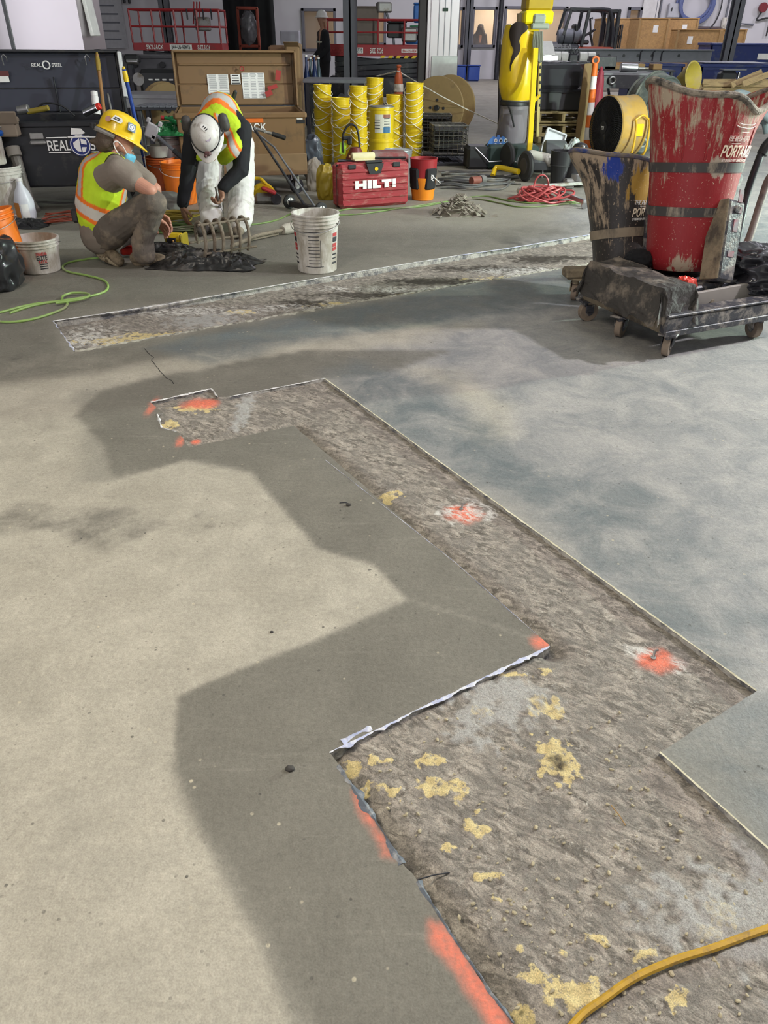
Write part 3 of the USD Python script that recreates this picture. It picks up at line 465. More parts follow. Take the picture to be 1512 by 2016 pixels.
# scissor lifts
def lift(name, label, x0, x1, ytop, ydeck, ybot, Y, front_text, seed, boom=False):
    a, b_, z0, z1 = FR(x0, ytop, x1, ybot, Y); zd = P((x0 + x1) / 2, ydeck, Y)[2]; w, L = .82, b_ - a; r = R
    o = thing(name, label, 'scissor lift', ((a + b_) / 2, Y + w / 2, 0)); red = mat('lift_red', (.33, .02, .025), .4, dirt=((.2, .03, .03), .3)); rr = .022
    obj('toe_board', [box(L, .03, zd - z0, (0, s * w / 2, z0), .008) for s in (-1, 1)] + [box(.03, w, zd - z0, (s * L / 2, 0, z0), .008) for s in (-1, 1)], red, o)
    obj('platform_deck', box(L, w, .04, (0, 0, z0), .008), M['grey_steel'], o); zm = zd + (z1 - zd) * .5
    for s in (-1, 1):
        obj('top_rail', tube([(-L / 2, s * w / 2, z1), (L / 2, s * w / 2, z1)], rr), red, o); obj('mid_rail', tube([(-L / 2, s * w / 2, zm), (L / 2, s * w / 2, zm)], rr * .8), red, o)
        for k in range(5): obj('rail_post', tube([(-L / 2 + L * k / 4, s * w / 2, zd), (-L / 2 + L * k / 4, s * w / 2, z1)], rr), red, o)
    for s in (-1, 1):
        for z in (z1, zm): obj('end_rail', tube([(s * L / 2, -w / 2, z), (s * L / 2, w / 2, z)], rr), red, o)
    for txt, px, h, m_, bg, wd in front_text:
        x = (px - (x0 + x1) / 2) / (x1 - x0) * L; zc = (z0 + zd) / 2
        if bg: obj('sign', box(bg * L, .008, h * 1.5, (x, -w / 2 - .02, zc - h * .75), 0), M['white_letter'], o)
        obj('lettering', text(txt, h, (x, -w / 2 - .028, zc), depth=.004, maxw=wd * L), m_, o)
    bl = M['black_steel']; obj('chassis', box(L * .95, w * .9, .42, (0, 0, .16), .03), bl, o)
    for k in range(3):
        z = .6 + k * (z0 - .65) / 3; dz = (z0 - .65) / 3
        for s in (-1, 1):
            obj('scissor_arm', beam((-L * .42, s * .3, z), (L * .42, s * .3, z + dz), .05, .1), bl, o); obj('scissor_arm', beam((L * .42, s * .24, z), (-L * .42, s * .24, z + dz), .05, .1), bl, o)
    for sx in (-1, 1):
        for sy in (-1, 1):
            wl = obj('wheel', cyl(.16, .12, (sx * L * .36, sy * w * .45 + .06, .16), rx=90), M['rubber'], o); obj('hub', cyl(.08, .13, (sx * L * .36, sy * w * .45 + .065, .16), rx=90), M['grey_steel'], wl)
    obj('control_box', box(.35, .2, .28, (L * .3, -.25, z1 - .42), .03), M['dull_steel'], o)
    if boom: obj('hazard_strip', [plate([(0, 0), (.09, 0), (.13, .05), (.04, .05)], .006, (L * .02 + k * .18, -w / 2 - .02, z0 - .03), rx=90) for k in range(5)], M['yellow'], o)
    else:
        for k in range(4): obj('strap_hook', box(.03, .05, .22, (L * (.15 + .09 * k), -w / 2 - .01, z1 - .2), .01), bl, o)
        for k in range(3): obj('hand_tool', box(.03, .03, .45, (L * .2 + k * .07, -w / 2 + .1, zm + .05), .01, ry=8), red, o)
    return o, L, z0, zd, z1
WL = M['white_letter']
lift('scissor_lift', 'dark red scissor lift standing left of the black curtain', 252, 437, 18, 85, 101, 21, [('SKYJACK', 297, .085, WL, 0, .19), ('844-US-RENTS', 352, .07, M['ink'], .25, .21), ('SJIII 3226', 400, .085, WL, 0, .14)], 1)
LO = lift('scissor_lift', 'orange red scissor lift behind the grey column with striped edge', 640, 846, 38, 88, 112, 20, [('SKYJACK', 660, .085, M['red_ink'], 0, .14), ('SJIII 3226', 740, .10, WL, 0, .125), ('844-US-RENTS', 808, .05, M['red_ink'], .18, .155), ('3370', 706, .075, M['ink'], .075, .06)], 2, True)
xl, L, z0, zd, z1 = LO
c = P(765, 85, 20.6); o = thing('work_lamp', 'grey flood lamp head mounted on the orange scissor lift', 'lamp', P(756, 25, 20.3)); obj('lamp_head', box(.34, .2, .2, (0, 0, 0), .03, rz=20), M['dull_steel'], o); obj('lamp_arm', tube([(.05, 0, 0), (.18, .05, -.3), (.25, .05, -.7), (.28, 0, -.95)], .03, sm=4), M['grey_steel'], o); obj('lamp_plug', box(.3, .16, .14, (.3, 0, -.75), .03), M['dull_steel'], o)
for lab, q, mt in (('blue plastic crate riding on the orange scissor lift', (815, 8, 833, 45), mat('sky_blue', (.03, .14, .45), .5)), ('dark grey box with green lid on the orange scissor lift', (808, 53, 842, 82), M['grey_steel']), ('black wrapped bundle on the orange scissor lift', (762, 45, 800, 75), M['black_plastic']), ('pale brown board leaning on the orange scissor lift', (698, 15, 745, 88), mat('fawn_board', (.16, .13, .11), .8)), ('blue sheet low in the orange scissor lift', (799, 66, 840, 87), mat('sky_blue', (.03, .14, .45), .5))):
    m, l_, s_ = front(*q, 20.25, .3, b=.03); o = thing('lift_load', lab, 'box', l_); obj('body', m, mt, o); obj('lid', box(s_[0] * 1.04, .32, .03, (0, 0, s_[1]), .01), mat('dull_green', (.05, .2, .1), .5) if 'green' in lab else mt, o)
# dim machine bench behind the two tool chests, left
def table(name, label, cat, x0, y0, x1, y1, Y, d, mt, legs=4, th=.05, lip=0, am=None):
    a, b_, _, z = FR(x0, y0, x1, y1, Y); w = b_ - a; o = thing(name, label, cat, ((a + b_) / 2, Y + d / 2, 0))
    obj('top', box(w, d, th, (0, 0, z - th), .006), mt, o)
    for sx in (-1, 1):
        for sy in (-1, 1): obj('leg', box(.06, .06, z - th, (sx * (w / 2 - .06), sy * (d / 2 - .05), 0), .008), M['black_steel'], o)
    if lip: obj('apron', box(w * .98, .03, lip, (0, -d / 2 + .03, z - th - lip), .005), am or mt, o)
    return o, w, z
o, w_, z_ = table('machine_bench', 'long dim grey machine bench behind the black tool chest', 'bench', 205, 108, 372, 138, 16, .8, mat('dim_grey', (.11, .11, .12), .5), lip=.28)
for k in range(3): obj('knob', cyl(.05, .06, (-.2 + k * .5, -.42, z_ - .15), rx=90), M['black_plastic'], o)
c = P(255, 118, 15.6); o = thing('roller_press', 'black machine arm with a chrome roller above the blue pole', 'machine', (c[0], 15.6, 0)); zz = c[2]
obj('column_arm', box(.1, .12, zz, (0, 0, 0), .02), M['black_steel'], o); obj('head', box(.26, .2, .14, (.06, 0, zz - .05), .03), M['black_plastic'], o); obj('roller', cyl(.045, .2, (-.02, -.1, zz - .02), ry=90), M['steel'], o)
m, l_, s_ = front(270, 136, 356, 172, 15, .5, True); o = thing('control_cabinet', 'black control cabinet with a row of pale switches behind the brown chest', 'cabinet', l_); obj('body', m, M['black_plastic'], o)
for k in range(5): obj('switch', box(.07, .02, .025, (-.15 + k * .12, -.26, s_[1] * .8), .004), M['white'], o)
obj('gauge', cyl(.1, .02, (-.36, -.25, s_[1] * .82), rx=90), M['dull_steel'], o)
table('steel_table', 'long pale grey sheet-topped table behind the black tool chest', 'table', 225, 186, 372, 214, 12.0, .9, mat('pale_sheet', (.24, .235, .25), .5), th=.05, lip=.12)
o, w_, z_ = table('grating_rack', 'dark slotted steel rack in front of the pale sheet-topped table', 'rack', 262, 212, 372, 226, 10.8, .5, M['black_steel'], th=.03)
for k in range(9): obj('slat', box(.07, .5, .02, (-w_ / 2 + .06 + k * w_ / 9, 0, z_ + .001), .004), M['grey_steel'], o)
table('folding_table', 'long grey topped table behind the yellow pails', 'table', 596, 156, 735, 166, 13.2, .8, mat('grey_top', (.2, .2, .22), .6), th=.05)
# wooden cable spools
PLY = mat('old_plywood', (.27, .18, .075), .75, var=.35, sc=3, dirt=((.2, .13, .06), .4), dsc=3)
def spool(label, c, r, w, rz, tilt=0):
    o = thing('cable_spool', label, 'cable spool', c, rz)
    for s in (-1, 1):
        fl_ = obj('flange', cyl(r, .04, (0, s * w / 2 + .02, r), rx=90, n=40, b=.006), PLY, o)
        for k in range(4): obj('bolt', cyl(.02, .06, (.25 * r * math.cos(k * 1.57), s * w / 2 + .03, r + .25 * r * math.sin(k * 1.57)), rx=90, n=10), M['black_steel'], fl_)
    obj('drum', cyl(r * .45, w, (0, w / 2, r), rx=90), M['wood'], o); obj('hub_hole', cyl(.04, w + .1, (0, w / 2 + .05, r), rx=90, n=14), M['black_plastic'], o); return o
c = G(872, 272); spool('large weathered plywood cable spool behind the wire baskets', (c[0], 13.3, 0), .43, .55, -24)
c = P(318, 162, 13.2); spool('plywood cable spool on edge behind the pale table at left', (c[0], 13.3, 0), c[2] / 2, .5, 20); c = P(345, 164, 13.6); spool('second plywood cable spool half hidden by the brown lid', (c[0] + .35, 14.5, 0), c[2] / 2, .35, -25)
# stainless tank hood, top left, and clad pillar
SS = mat('stainless', (.78, .74, .76), .36, metal=1, var=.06, sc=1.2, stretch=(1, 1, 1))
a, b_, c, d_ = FR(-160, -140, 164, 98, 12); w_, h_ = b_ - a, d_ - c
o = thing('stainless_tank', 'large brushed stainless steel tank above the black tool chest', 'tank', ((a + b_) / 2, 12.5, 0))
xs = np.linspace(0, 1, 24); prof = [(w_ * (x - .5), -.45 - .07 * math.sin(math.pi * x)) for x in xs] + [(w_ / 2, .5), (-w_ / 2, .5)]
obj('shell', plate(Polygon(prof), h_, (0, 0, c)), SS, o, smooth=30); obj('support_frame', [box(.08, .08, c, (s * w_ * .46, .3 * t_, 0), .01) for s in (-1, 1) for t_ in (-1, 1)], M['black_steel'], o)
q = P(12, 50, 11.9); obj('seam', box(.05, .02, h_, (q[0] - (a + b_) / 2, -.525, c), .004), mat('seam_dark', (.12, .12, .13), .4), o)
obj('side_flange', box(.05, .3, h_ * .36, (w_ / 2 + .07, -.1, c + .16), .01, ry=-5), M['white'], o)
m, l_, s_ = front(851, -90, 899, 165, 15, .42, True, .02); o = thing('clad_pillar', 'pillar clad in polished stainless panels behind the yellow pails', 'pillar', l_); obj('cladding', m, SS, o)
obj('corner_trim', box(.06, .44, s_[1], (-s_[0] / 2 - .02, 0, 0), .01), SS, o); obj('lower_panel', box(s_[0] * .9, .03, .46, (.02, -.22, .62), .006), mat('bright_steel', (.75, .8, .77), .3, metal=.8), o); obj('dark_side', box(.13, .4, s_[1], (-s_[0] / 2 - .12, .02, 0), .01), mat('dark_brown', (.03, .025, .024), .6), o)
for k in range(3): obj('panel_joint', box(.012, .02, s_[1] - 1.1, (-.1 + .1 * k, -.212, 1.09), 0), mat('joint', (.3, .31, .33), .4, metal=.6), o)
obj('tag_plate', box(.09, .02, .05, (0, -.22, 1.72), .004), mat('dark_green', (.02, .05, .03), .5), o)
# blue bins and black trestle machine by the office windows
for i, (x, lab) in enumerate(((907, 'left blue tub on the floor under the far grey column'), (928, 'right blue tub on the floor under the far grey column'))):
    c = P(x, 150, 32.4); o = thing('storage_tub', lab, 'tub', (c[0] + (.06 if i else -.06), 32.4, 0)); obj('tub', [box(.44, .5, .5, b=.04)], M['blue'], o); obj('rim', box(.48, .54, .04, (0, 0, .48), .01), M['blue'], o)
c = G(985, 208); o = thing('trestle_machine', 'black steel trestle with a shallow stainless tray left of the yellow vacuum', 'machine', (c[0], 16, 0)); k_ = M['black_steel']; z = P(980, 120, 16)[2]; w_ = P(1010, 120, 16)[0] - P(925, 120, 16)[0]
obj('tray', [box(w_ * .75, .6, .02, (w_ * .1, 0, z), .005), box(w_ * .75, .02, .1, (w_ * .1, -.3, z), .005), box(w_ * .75, .02, .1, (w_ * .1, .3, z), .005)], SS, o); obj('tray_lid', box(w_ * .72, .5, .015, (w_ * .1, .12, z + .2), .004, rx=24), M['white'], o)
obj('body', box(w_ * .85, .55, .24, (0, 0, z - .26), .02), k_, o); obj('side_box', box(.2, .4, .32, (-w_ * .42, -.05, z - .22), .03), mat('dark_grey_box', (.05, .055, .06), .5), o)
for s in (-1, 1):
    for t_ in (-1, 1): obj('leg', beam((s * w_ * .34, t_ * .22, z - .26), (s * w_ * .36, t_ * .26, 0), .06), k_, o)
    obj('brace', beam((s * w_ * .33, -.24, .12), (0, -.24, .42), .05, .08), k_, o)
# person passing behind and person behind the office glass
def simple_person(label, x, yfeet, Y, hgt, cloth, legs, hat, rz=0):
    c = P(x, 60, Y); o = thing('person', label, 'person', (c[0], Y, 0), rz); s = hgt / 1.75
    def B(ch): return mf.Manifold.batch_boolean([mf.Manifold(mf.Mesh(np.asarray(h.vertices, np.float32), np.asarray(h.faces, np.uint32))) for h in ch], mf.OpType.Add).refine_to_length(.045)
    def S(ch, it=6): m = B(ch).to_mesh(); t = trimesh.Trimesh(m.vert_properties[:, :3], m.tri_verts); trimesh.smoothing.filter_taubin(t, iterations=it); return t
    H = lambda *q: hull(*[tuple(np.array(a) * s) for a in q])
    sk = [H((0, 0, 1.6, .09), (0, -.02, 1.66, .095)), H((0, 0, 1.4, .06), (0, 0, 1.58, .055))]
    for e in (-1, 1): sk += [H((e * .2, 0, 1.4, .055), (e * .24, .02, 1.13, .042)), H((e * .24, .02, 1.13, .042), (e * .2, -.16, .98, .032)), H((e * .2, -.16, .98, .03), (e * .19, -.24, .95, .035))] + [H((e * .19 + .018 * q, -.24, .95, .012), (e * .18 + .022 * q, -.31, .92 - .006 * abs(q), .009)) for q in (-1.5, -.5, .5, 1.5)]
    sk += [H((0, 0, 1.0, .1), (0, 0, 1.4, .1))]
    obj('body', S(sk), mat('skin', (.5, .27, .18), .6), o)
    obj('jacket', S([H((0, .01, 1.42, .075), (-.17, 0, 1.38, .075), (.17, 0, 1.38, .075), (-.12, 0, .95, .12), (.12, 0, .95, .12))] + [H((e * .19, 0, 1.4, .075), (e * .25, .02, 1.13, .06)) for e in (-1, 1)] + [H((e * .25, .02, 1.13, .06), (e * .205, -.14, .99, .045)) for e in (-1, 1)]), cloth, o)
    obj('trousers', S([H((e * .09, 0, .95, .115), (e * .1, -.01, .5, .08)) for e in (-1, 1)] + [H((e * .1, -.01, .5, .08), (e * .11, .02, .1, .06)) for e in (-1, 1)]), legs, o)
    for e in (-1, 1): obj('shoe', S([H((e * .11, .03, .05, .05), (e * .12, -.14, .035, .04))], 3), M['black_plastic'], o)
    if hat: obj('hard_hat', [mv(lathe([(0, .13), (.05, .125), (.1, .08), (.125, 0), (.15, -.01), (.12, 0), (0, .1)], 20), (0, -.02, 1.69 * s))], M['white'], o); obj('vest_stripe', [ring(.2, .018, 20, 6, (0, 0, z), s=(1, .68, 1)) for z in (1.0 * s, 1.25 * s)], mat('pale_stripe', (.6, .6, .5), .6), o)
    else: obj('hood', S([H((0, .01, 1.66, .125), (0, .02, 1.60, .13)), H((0, .0, 1.62, .12), (-.1, 0, 1.45, .1), (.1, 0, 1.45, .1))]), cloth, o)
simple_person('person in dark clothes, white hard hat and pale vest stripe walking behind the brown chest', 636, 210, 18.7, 1.76, mat('navy_cloth', (.015, .016, .02), .9), mat('black_cloth', (.012, .012, .014), .9), True, -70)
simple_person('person in a dark grey hooded coat standing behind the lit office window', 946, 150, 35.4, 1.82, mat('shade_cloth', (.10, .09, .085), .9), mat('shade_cloth', (.1, .09, .085), .9), False)
# right: forklift, crates, beam, bins
def forklift():
    Y = 26; c = P(1150, 92, Y); o = thing('forklift', 'black and grey forklift truck with gas bottle parked by the far wall', 'forklift', (c[0], Y + .6, 0)); k = M['black_steel']; X = lambda px: P(px, 60, Y)[0] - c[0]; Z = lambda py: P(1150, py, Y)[2]
    obj('counterweight', box(X(1148) - X(1086), 1.1, Z(87) - .25, ((X(1148) + X(1086)) / 2, 0, .25), .08), k, o); obj('chassis', box(X(1215) - X(1120), 1.1, Z(92) - .2, ((X(1215) + X(1120)) / 2, 0, .2), .05), mat('red_orange', (.35, .06, .03), .5), o)
    obj('lettering', text('TOYOTA', .16, (X(1100), -.58, Z(93)), depth=.01), mat('grey_letter', (.3, .3, .32), .5), o)
    for s in (-1, 1):
        y = s * .48
        obj('roof_pillar', beam((X(1112), y, Z(70)), (X(1122), y, Z(20)), .08), k, o); obj('roof_pillar', beam((X(1150), y, Z(92)), (X(1157), y, Z(18)), .09), k, o)
        obj('roof_pillar', tube([(X(1157), y, Z(18)), (X(1190), y, Z(18)), (X(1199), y, Z(24)), (X(1208), y, Z(55)), (X(1211), y, Z(92))], .05, sm=5), k, o); obj('roof_rail', beam((X(1119), y, Z(17)), (X(1160), y, Z(18)), .08), k, o)
        obj('mast_rail', box(.1, .16, 2.1 - .1, (X(1199) + .02, y * .7, .1), .02), k, o); obj('mast_rail', box(.1, .16, 2.0, (X(1218), y * .7, .1), .02), k, o)
    for q in range(4): obj('roof_bar', beam((X(1125 + q * 12), -.48, Z(17)), (X(1125 + q * 12), .48, Z(17)), .04), k, o)
    obj('mast_crossbar', box(.3, .8, .1, (X(1209), 0, 2.0), .02), k, o)
    g = obj('gas_bottle', lathe([(0, 0), (.15, 0), (.2, .06), (.2, .62), (.15, .7), (0, .7)], 20, (X(1107), 0, Z(72)), ry=90), M['grey_steel'], o); obj('bottle_strap', [ring(.205, .018, 24, 6, (X(x), 0, Z(72)), ry=90) for x in (1118, 1137)], k, g)
    obj('seat', [box(.45, .5, .12, (X(1155), .1, Z(88)), .04), box(.12, .5, .5, (X(1145), .1, Z(86)), .04, ry=-8)], M['black_plastic'], o)
    obj('steering_column', tube([(X(1180), 0, Z(90)), (X(1172), 0, Z(66))], .035), k, o); obj('steering_wheel', ring(.17, .018, 20, 6, (X(1171), 0, Z(64)), ry=-30), k, o); obj('lever', tube([(X(1170), -.2, Z(66)), (X(1165), -.2, Z(36)), (X(1170), -.2, Z(35))], .03), k, o)
    for x in (1110, 1190):
        for s in (-1, 1): wl = obj('wheel', cyl(.3, .2, (X(x), s * .5 + .1, .3), rx=90), M['rubber'], o); obj('hub', cyl(.14, .22, (X(x), s * .5 + .11, .3), rx=90), M['grey_steel'], wl)
    for s in (-1, 1): obj('fork', [box(1.0, .12, .05, (X(1218) + .5, s * .3, .1), .01), box(.05, .12, .7, (X(1222), s * .3, .1), .01)], k, o)
    obj('load_backrest', [box(.04, .04, .6, (X(1228), y, Z(95)), .006) for y in (-.4, -.2, 0, .2, .4)] + [box(.04, .85, .05, (X(1228), 0, Z(73)), .006)], k, o)
forklift()
OSB = mat('osb', (.42, .245, .095), .75, var=.4, sc=18, dirt=((.33, .19, .08), .35), dsc=12)
def crate(label, q, Y, d, tag_at=None):
    m, l_, s_ = front(*q, Y, d, True, .004); o = thing('plywood_crate', label, 'crate', l_); w, h = s_
    obj('front_panel', box(w, .03, h, (0, -d / 2 + .015, 0), .004), OSB, o); obj('back_panel', box(w, .03, h, (0, d / 2 - .015, 0), .004), OSB, o)
    for s in (-1, 1): obj('side_panel', box(.03, d - .06, h, (s * (w / 2 - .015), 0, 0), .004), OSB, o)
    obj('lid', box(w + .03, d + .03, .03, (0, 0, h), .004), OSB, o)
    for s in (-1, 1): obj('corner_batten', box(.06, .03, h, (s * (w / 2 - .03), -d / 2 - .016, 0), .004), M['wood'], o)
    if tag_at: obj('paper_label', box(.16, .004, .2, (w * tag_at, -d / 2 - .004, h - .36), 0), M['white_paper'], o)
crate('tall wooden crate half hidden by the forklift mast', (1185, 38, 1256, 95), 30.2, 1.0); crate('tall wooden crate with a paper label, nearest the forklift', (1259, 37, 1309, 95), 28.2, 1.1, .08); crate('tall wooden crate with a paper label standing behind the low crate', (1311, 37, 1366, 95), 29.8, 1.0, .1); crate('long low wooden crate with a paper label at its left end', (1334, 59, 1414, 95), 27.4, .6, -.18); crate('low wooden crate partly behind the right grey column', (1420, 59, 1463, 95), 27.6, .6)
a, b_, c, d_ = FR(1078, 95, 1402, 124, 22); L = b_ - a; h = d_ - c
o = thing('steel_beam', 'long grey steel beam with bolt holes lying on stands', 'beam', ((a + b_) / 2, 22.15, 0)); GB = mat('beam_grey', (.17, .17, .19), .5)
obj('web', box(L, .02, h, (0, 0, c), .003), GB, o); obj('flange', box(L, .3, .03, (0, 0, c + h - .03), .004), GB, o); obj('flange', box(L, .3, .03, (0, 0, c), .004), GB, o)
for k, px in enumerate((1180, 1202, 1231, 1259, 1287, 1340)): obj('bolt_hole', cyl(.035, .01, (P(px, 110, 22)[0] - (a + b_) / 2, -.011, P(px, 110, 22)[2]), rx=90, n=14), M['black_plastic'], o)
for px in (1110, 1195, 1290, 1385): obj('beam_stand', [beam((P(px, 110, 22)[0] - (a + b_) / 2 + s * .28, 0, 0), (P(px, 110, 22)[0] - (a + b_) / 2, 0, c), .06) for s in (-1, 1)] + [box(.4, .3, .05, (P(px, 110, 22)[0] - (a + b_) / 2, 0, c - .06), .01)], M['black_steel'], o)
obj('bracket_shelf', mv(box(P(1180, 110, 22)[0] - P(1088, 110, 22)[0], .26, .03, b=.004), ((P(1180, 110, 22)[0] + P(1088, 110, 22)[0]) / 2, 21.86, c - .05)), GB, label='flat steel bracket carrying the white rolls beside the beam end', cat='bracket')
for px in (1263, 1288, 1305): obj('hanging_hook', tube([(P(px, 110, 22)[0] - (a + b_) / 2 + .03, -.06, c + .25), (P(px, 110, 22)[0] - (a + b_) / 2, -.06, c + .22), (P(px, 110, 22)[0] - (a + b_) / 2, -.06, c - .1)], .014), M['black_steel'], o)
for k, (x0, x1, lab) in enumerate(((1093, 1120, 'left white wrapped roll on the end of the grey beam'), (1143, 1174, 'right white wrapped roll on the end of the grey beam'))):
    p, q = P(x0, 112, 21.7), P(x1, 112, 21.7); o = thing('wrapped_roll', lab, 'roll', ((p[0] + q[0]) / 2, 21.86, c - .02)); obj('roll', cyl(.12, q[0] - p[0], (-(q[0] - p[0]) / 2, 0, .12), ry=90), M['white_paper'], o); obj('tape_band', ring(.123, .008, 24, 5, (0, 0, .12), ry=90), M['black_plastic'], o)
p = P(1131, 112, 21.7); o = thing('clamp', 'black clamp between the white rolls on the grey beam', 'clamp', (p[0], 21.86, c - .02)); obj('jaw', box(.24, .2, .2, b=.03), M['black_steel'], o); obj('handle_ring', [ring(.06, .015, 16, 6, (s * .07, 0, .24), rx=90) for s in (-1, 1)], M['black_steel'], o)
NAVY = mat('navy_bin', (.012, .025, .13), .45, dirt=((.05, .06, .12), .25))
def bin_(label, q, Y, d, letters=None, at=0, floor=True):
    m, l_, s_ = front(*q, Y, d, floor, .02); o = thing('blue_bin', label, 'bin', l_); w, h = s_
    for s in (-1, 1): obj('side_wall', box(.04, d, h, (s * (w / 2 - .02), 0, 0), .008), NAVY, o); obj('end_wall', box(w, .04, h, (0, s * (d / 2 - .02), 0), .008), NAVY, o)
    obj('floor_plate', box(w, d, .04, (0, 0, .05), .006), NAVY, o); obj('rim', [box(w + .06, .08, .06, (0, s * d / 2, h - .04), .012) for s in (-1, 1)] + [box(.08, d, .06, (s * w / 2, 0, h - .04), .012) for s in (-1, 1)], NAVY, o)
    if letters: obj('lettering', text(letters, .13, (at, -d / 2 - .012, h * .6), depth=.006, slant=.15), mat('pale_blue_letter', (.35, .4, .55), .5), o)
    return o, w, h, d
o, w_, h_, d_ = bin_('large dark blue bin behind the right grey column', (1402, 86, 1560, 170), 24, 1.0)
obj('sign', box(.36, .01, .14, (P(1499, 104, 24)[0] - P(1481, 104, 24)[0], -d_ / 2 - .012, h_ - .36), 0), M['white_letter'], o)
bin_('dark blue bin with pale rim sheet right of the yellow funnel', (1383, 128, 1520, 175), 20, .9, 'AQCAL', 1.05)
p = P(1450, 128, 20); obj('rim_sheet', mv(box(1.5, .85, .012, rz=1), (p[0], 20.45, p[2] + .04)), mat('pale_sheet2', (.4, .4, .44), .5), label='pale flat sheet lying on the right blue bin', cat='sheet')
bin_('dark blue bin under the grey beam behind the grey mixer drum', (1244, 127, 1338, 170), 20.4, .8, 'AQCAL', .28)
# planks right
PW = mat('raw_timber', (.40, .28, .14), .75, var=.3, sc=6, dirt=((.24, .16, .09), .35), stretch=(1, 9, 9))
for k in range(11):
    x0, x1 = 1380 + R.uniform(-6, 10), 1530; y = 183 - (k % 6) * 4.2 - R.uniform(0, 1.5); Y = 15.2 + .1 * (k // 6) + R.uniform(0, .25); p, q = P(x0, y, Y), P(x1, y - R.uniform(-1, 1.5), Y + R.uniform(-.2, .3)); q[2] = p[2] + R.uniform(-.01, .01)
    obj('timber_plank', beam(p, q, .085, .028, .004, 90), PW, label='rough timber plank, %s from the bottom in the %s layer of the right pile' % (('first', 'second', 'third', 'fourth', 'fifth', 'sixth')[k % 6], ('front', 'rear')[k // 6]), cat='plank', group='timber planks stacked at right')
for k, (x0, y0, x1, y1) in enumerate(((1440, 168, 1500, 142), (1462, 166, 1515, 146))): obj('timber_plank', beam(P(x0, y0, 15 - .25 * k), P(x1, y1, 15.3 - .25 * k), .1, .03, .004, 60), PW, label='%s timber plank sloping across the top of the pile' % ('left', 'right')[k], cat='plank')
for k in (0, 1): p = P(1395 + 85 * k, 190, 15.3); obj('timber_block', mv(box(.12, .5, p[2] + .02, b=.01), (p[0], 15.4, 0)), M['wood'], label='%s wooden block under the timber pile' % ('left', 'right')[k], cat='block')
o = thing('router_tool', 'black power tool with chrome handle on the right blue bin', 'power tool', P(1428, 163, 18.5)); obj('motor', box(.36, .25, .22, b=.05), M['black_plastic'], o); obj('stand', box(.3, .22, P(1428, 163, 18.5)[2], (0, 0, -P(1428, 163, 18.5)[2]), .02), M['black_steel'], o); obj('plate', box(.5, .25, .03, (.1, 0, .23), .01), M['grey_steel'], o); obj('spindle', cyl(.03, .12, (.25, 0, .08)), M['steel'], o)
o, w_, z_ = table('work_bench', 'dark steel work bench with a pale top behind the yellow fan', 'bench', 1168, 143, 1300, 150, 15, .9, mat('pale_top', (.22, .22, .24), .5), th=.04, lip=.2, am=M['black_steel'])
obj('round_knob', ring(.05, .018, 20, 8, (P(1206, 158, 15)[0] - P(1234, 158, 15)[0], -.5, P(1206, 158, 15)[2]), rx=90), M['steel'], o)
p = P(1240, 140, 15.3); o = thing('metal_cylinder', 'short polished steel cylinder on the pale bench top', 'cylinder', (p[0], 15.4, z_)); obj('barrel', cyl(.07, .3, (-.15, 0, .07), ry=90), M['steel'], o); obj('shaft', cyl(.025, .2, (.15, 0, .06), ry=90), M['dull_steel'], o)
_, _, zr_ = table('tool_rack', 'low dark rack standing under the grey beam', 'rack', 1170, 137, 1330, 142, 17, .6, M['black_steel'], th=.03)
for k, (x, y, w, h) in enumerate(((1190, 136, .5, .22), (1265, 124, .2, .1), (1300, 124, .18, .1), (1212, 128, .35, .06))): p = P(x, y + 6, 17); obj('scrap_piece', mv(box(w, .3, h, b=.01), (p[0], 17.3, zr_)), (M['black_steel'], M['wood'], M['wood'], M['wood'])[k], label=('black metal case', 'short left timber offcut', 'short right timber offcut', 'flat timber strip')[k] + ' on the rack under the grey beam', cat='offcut' if k else 'case')
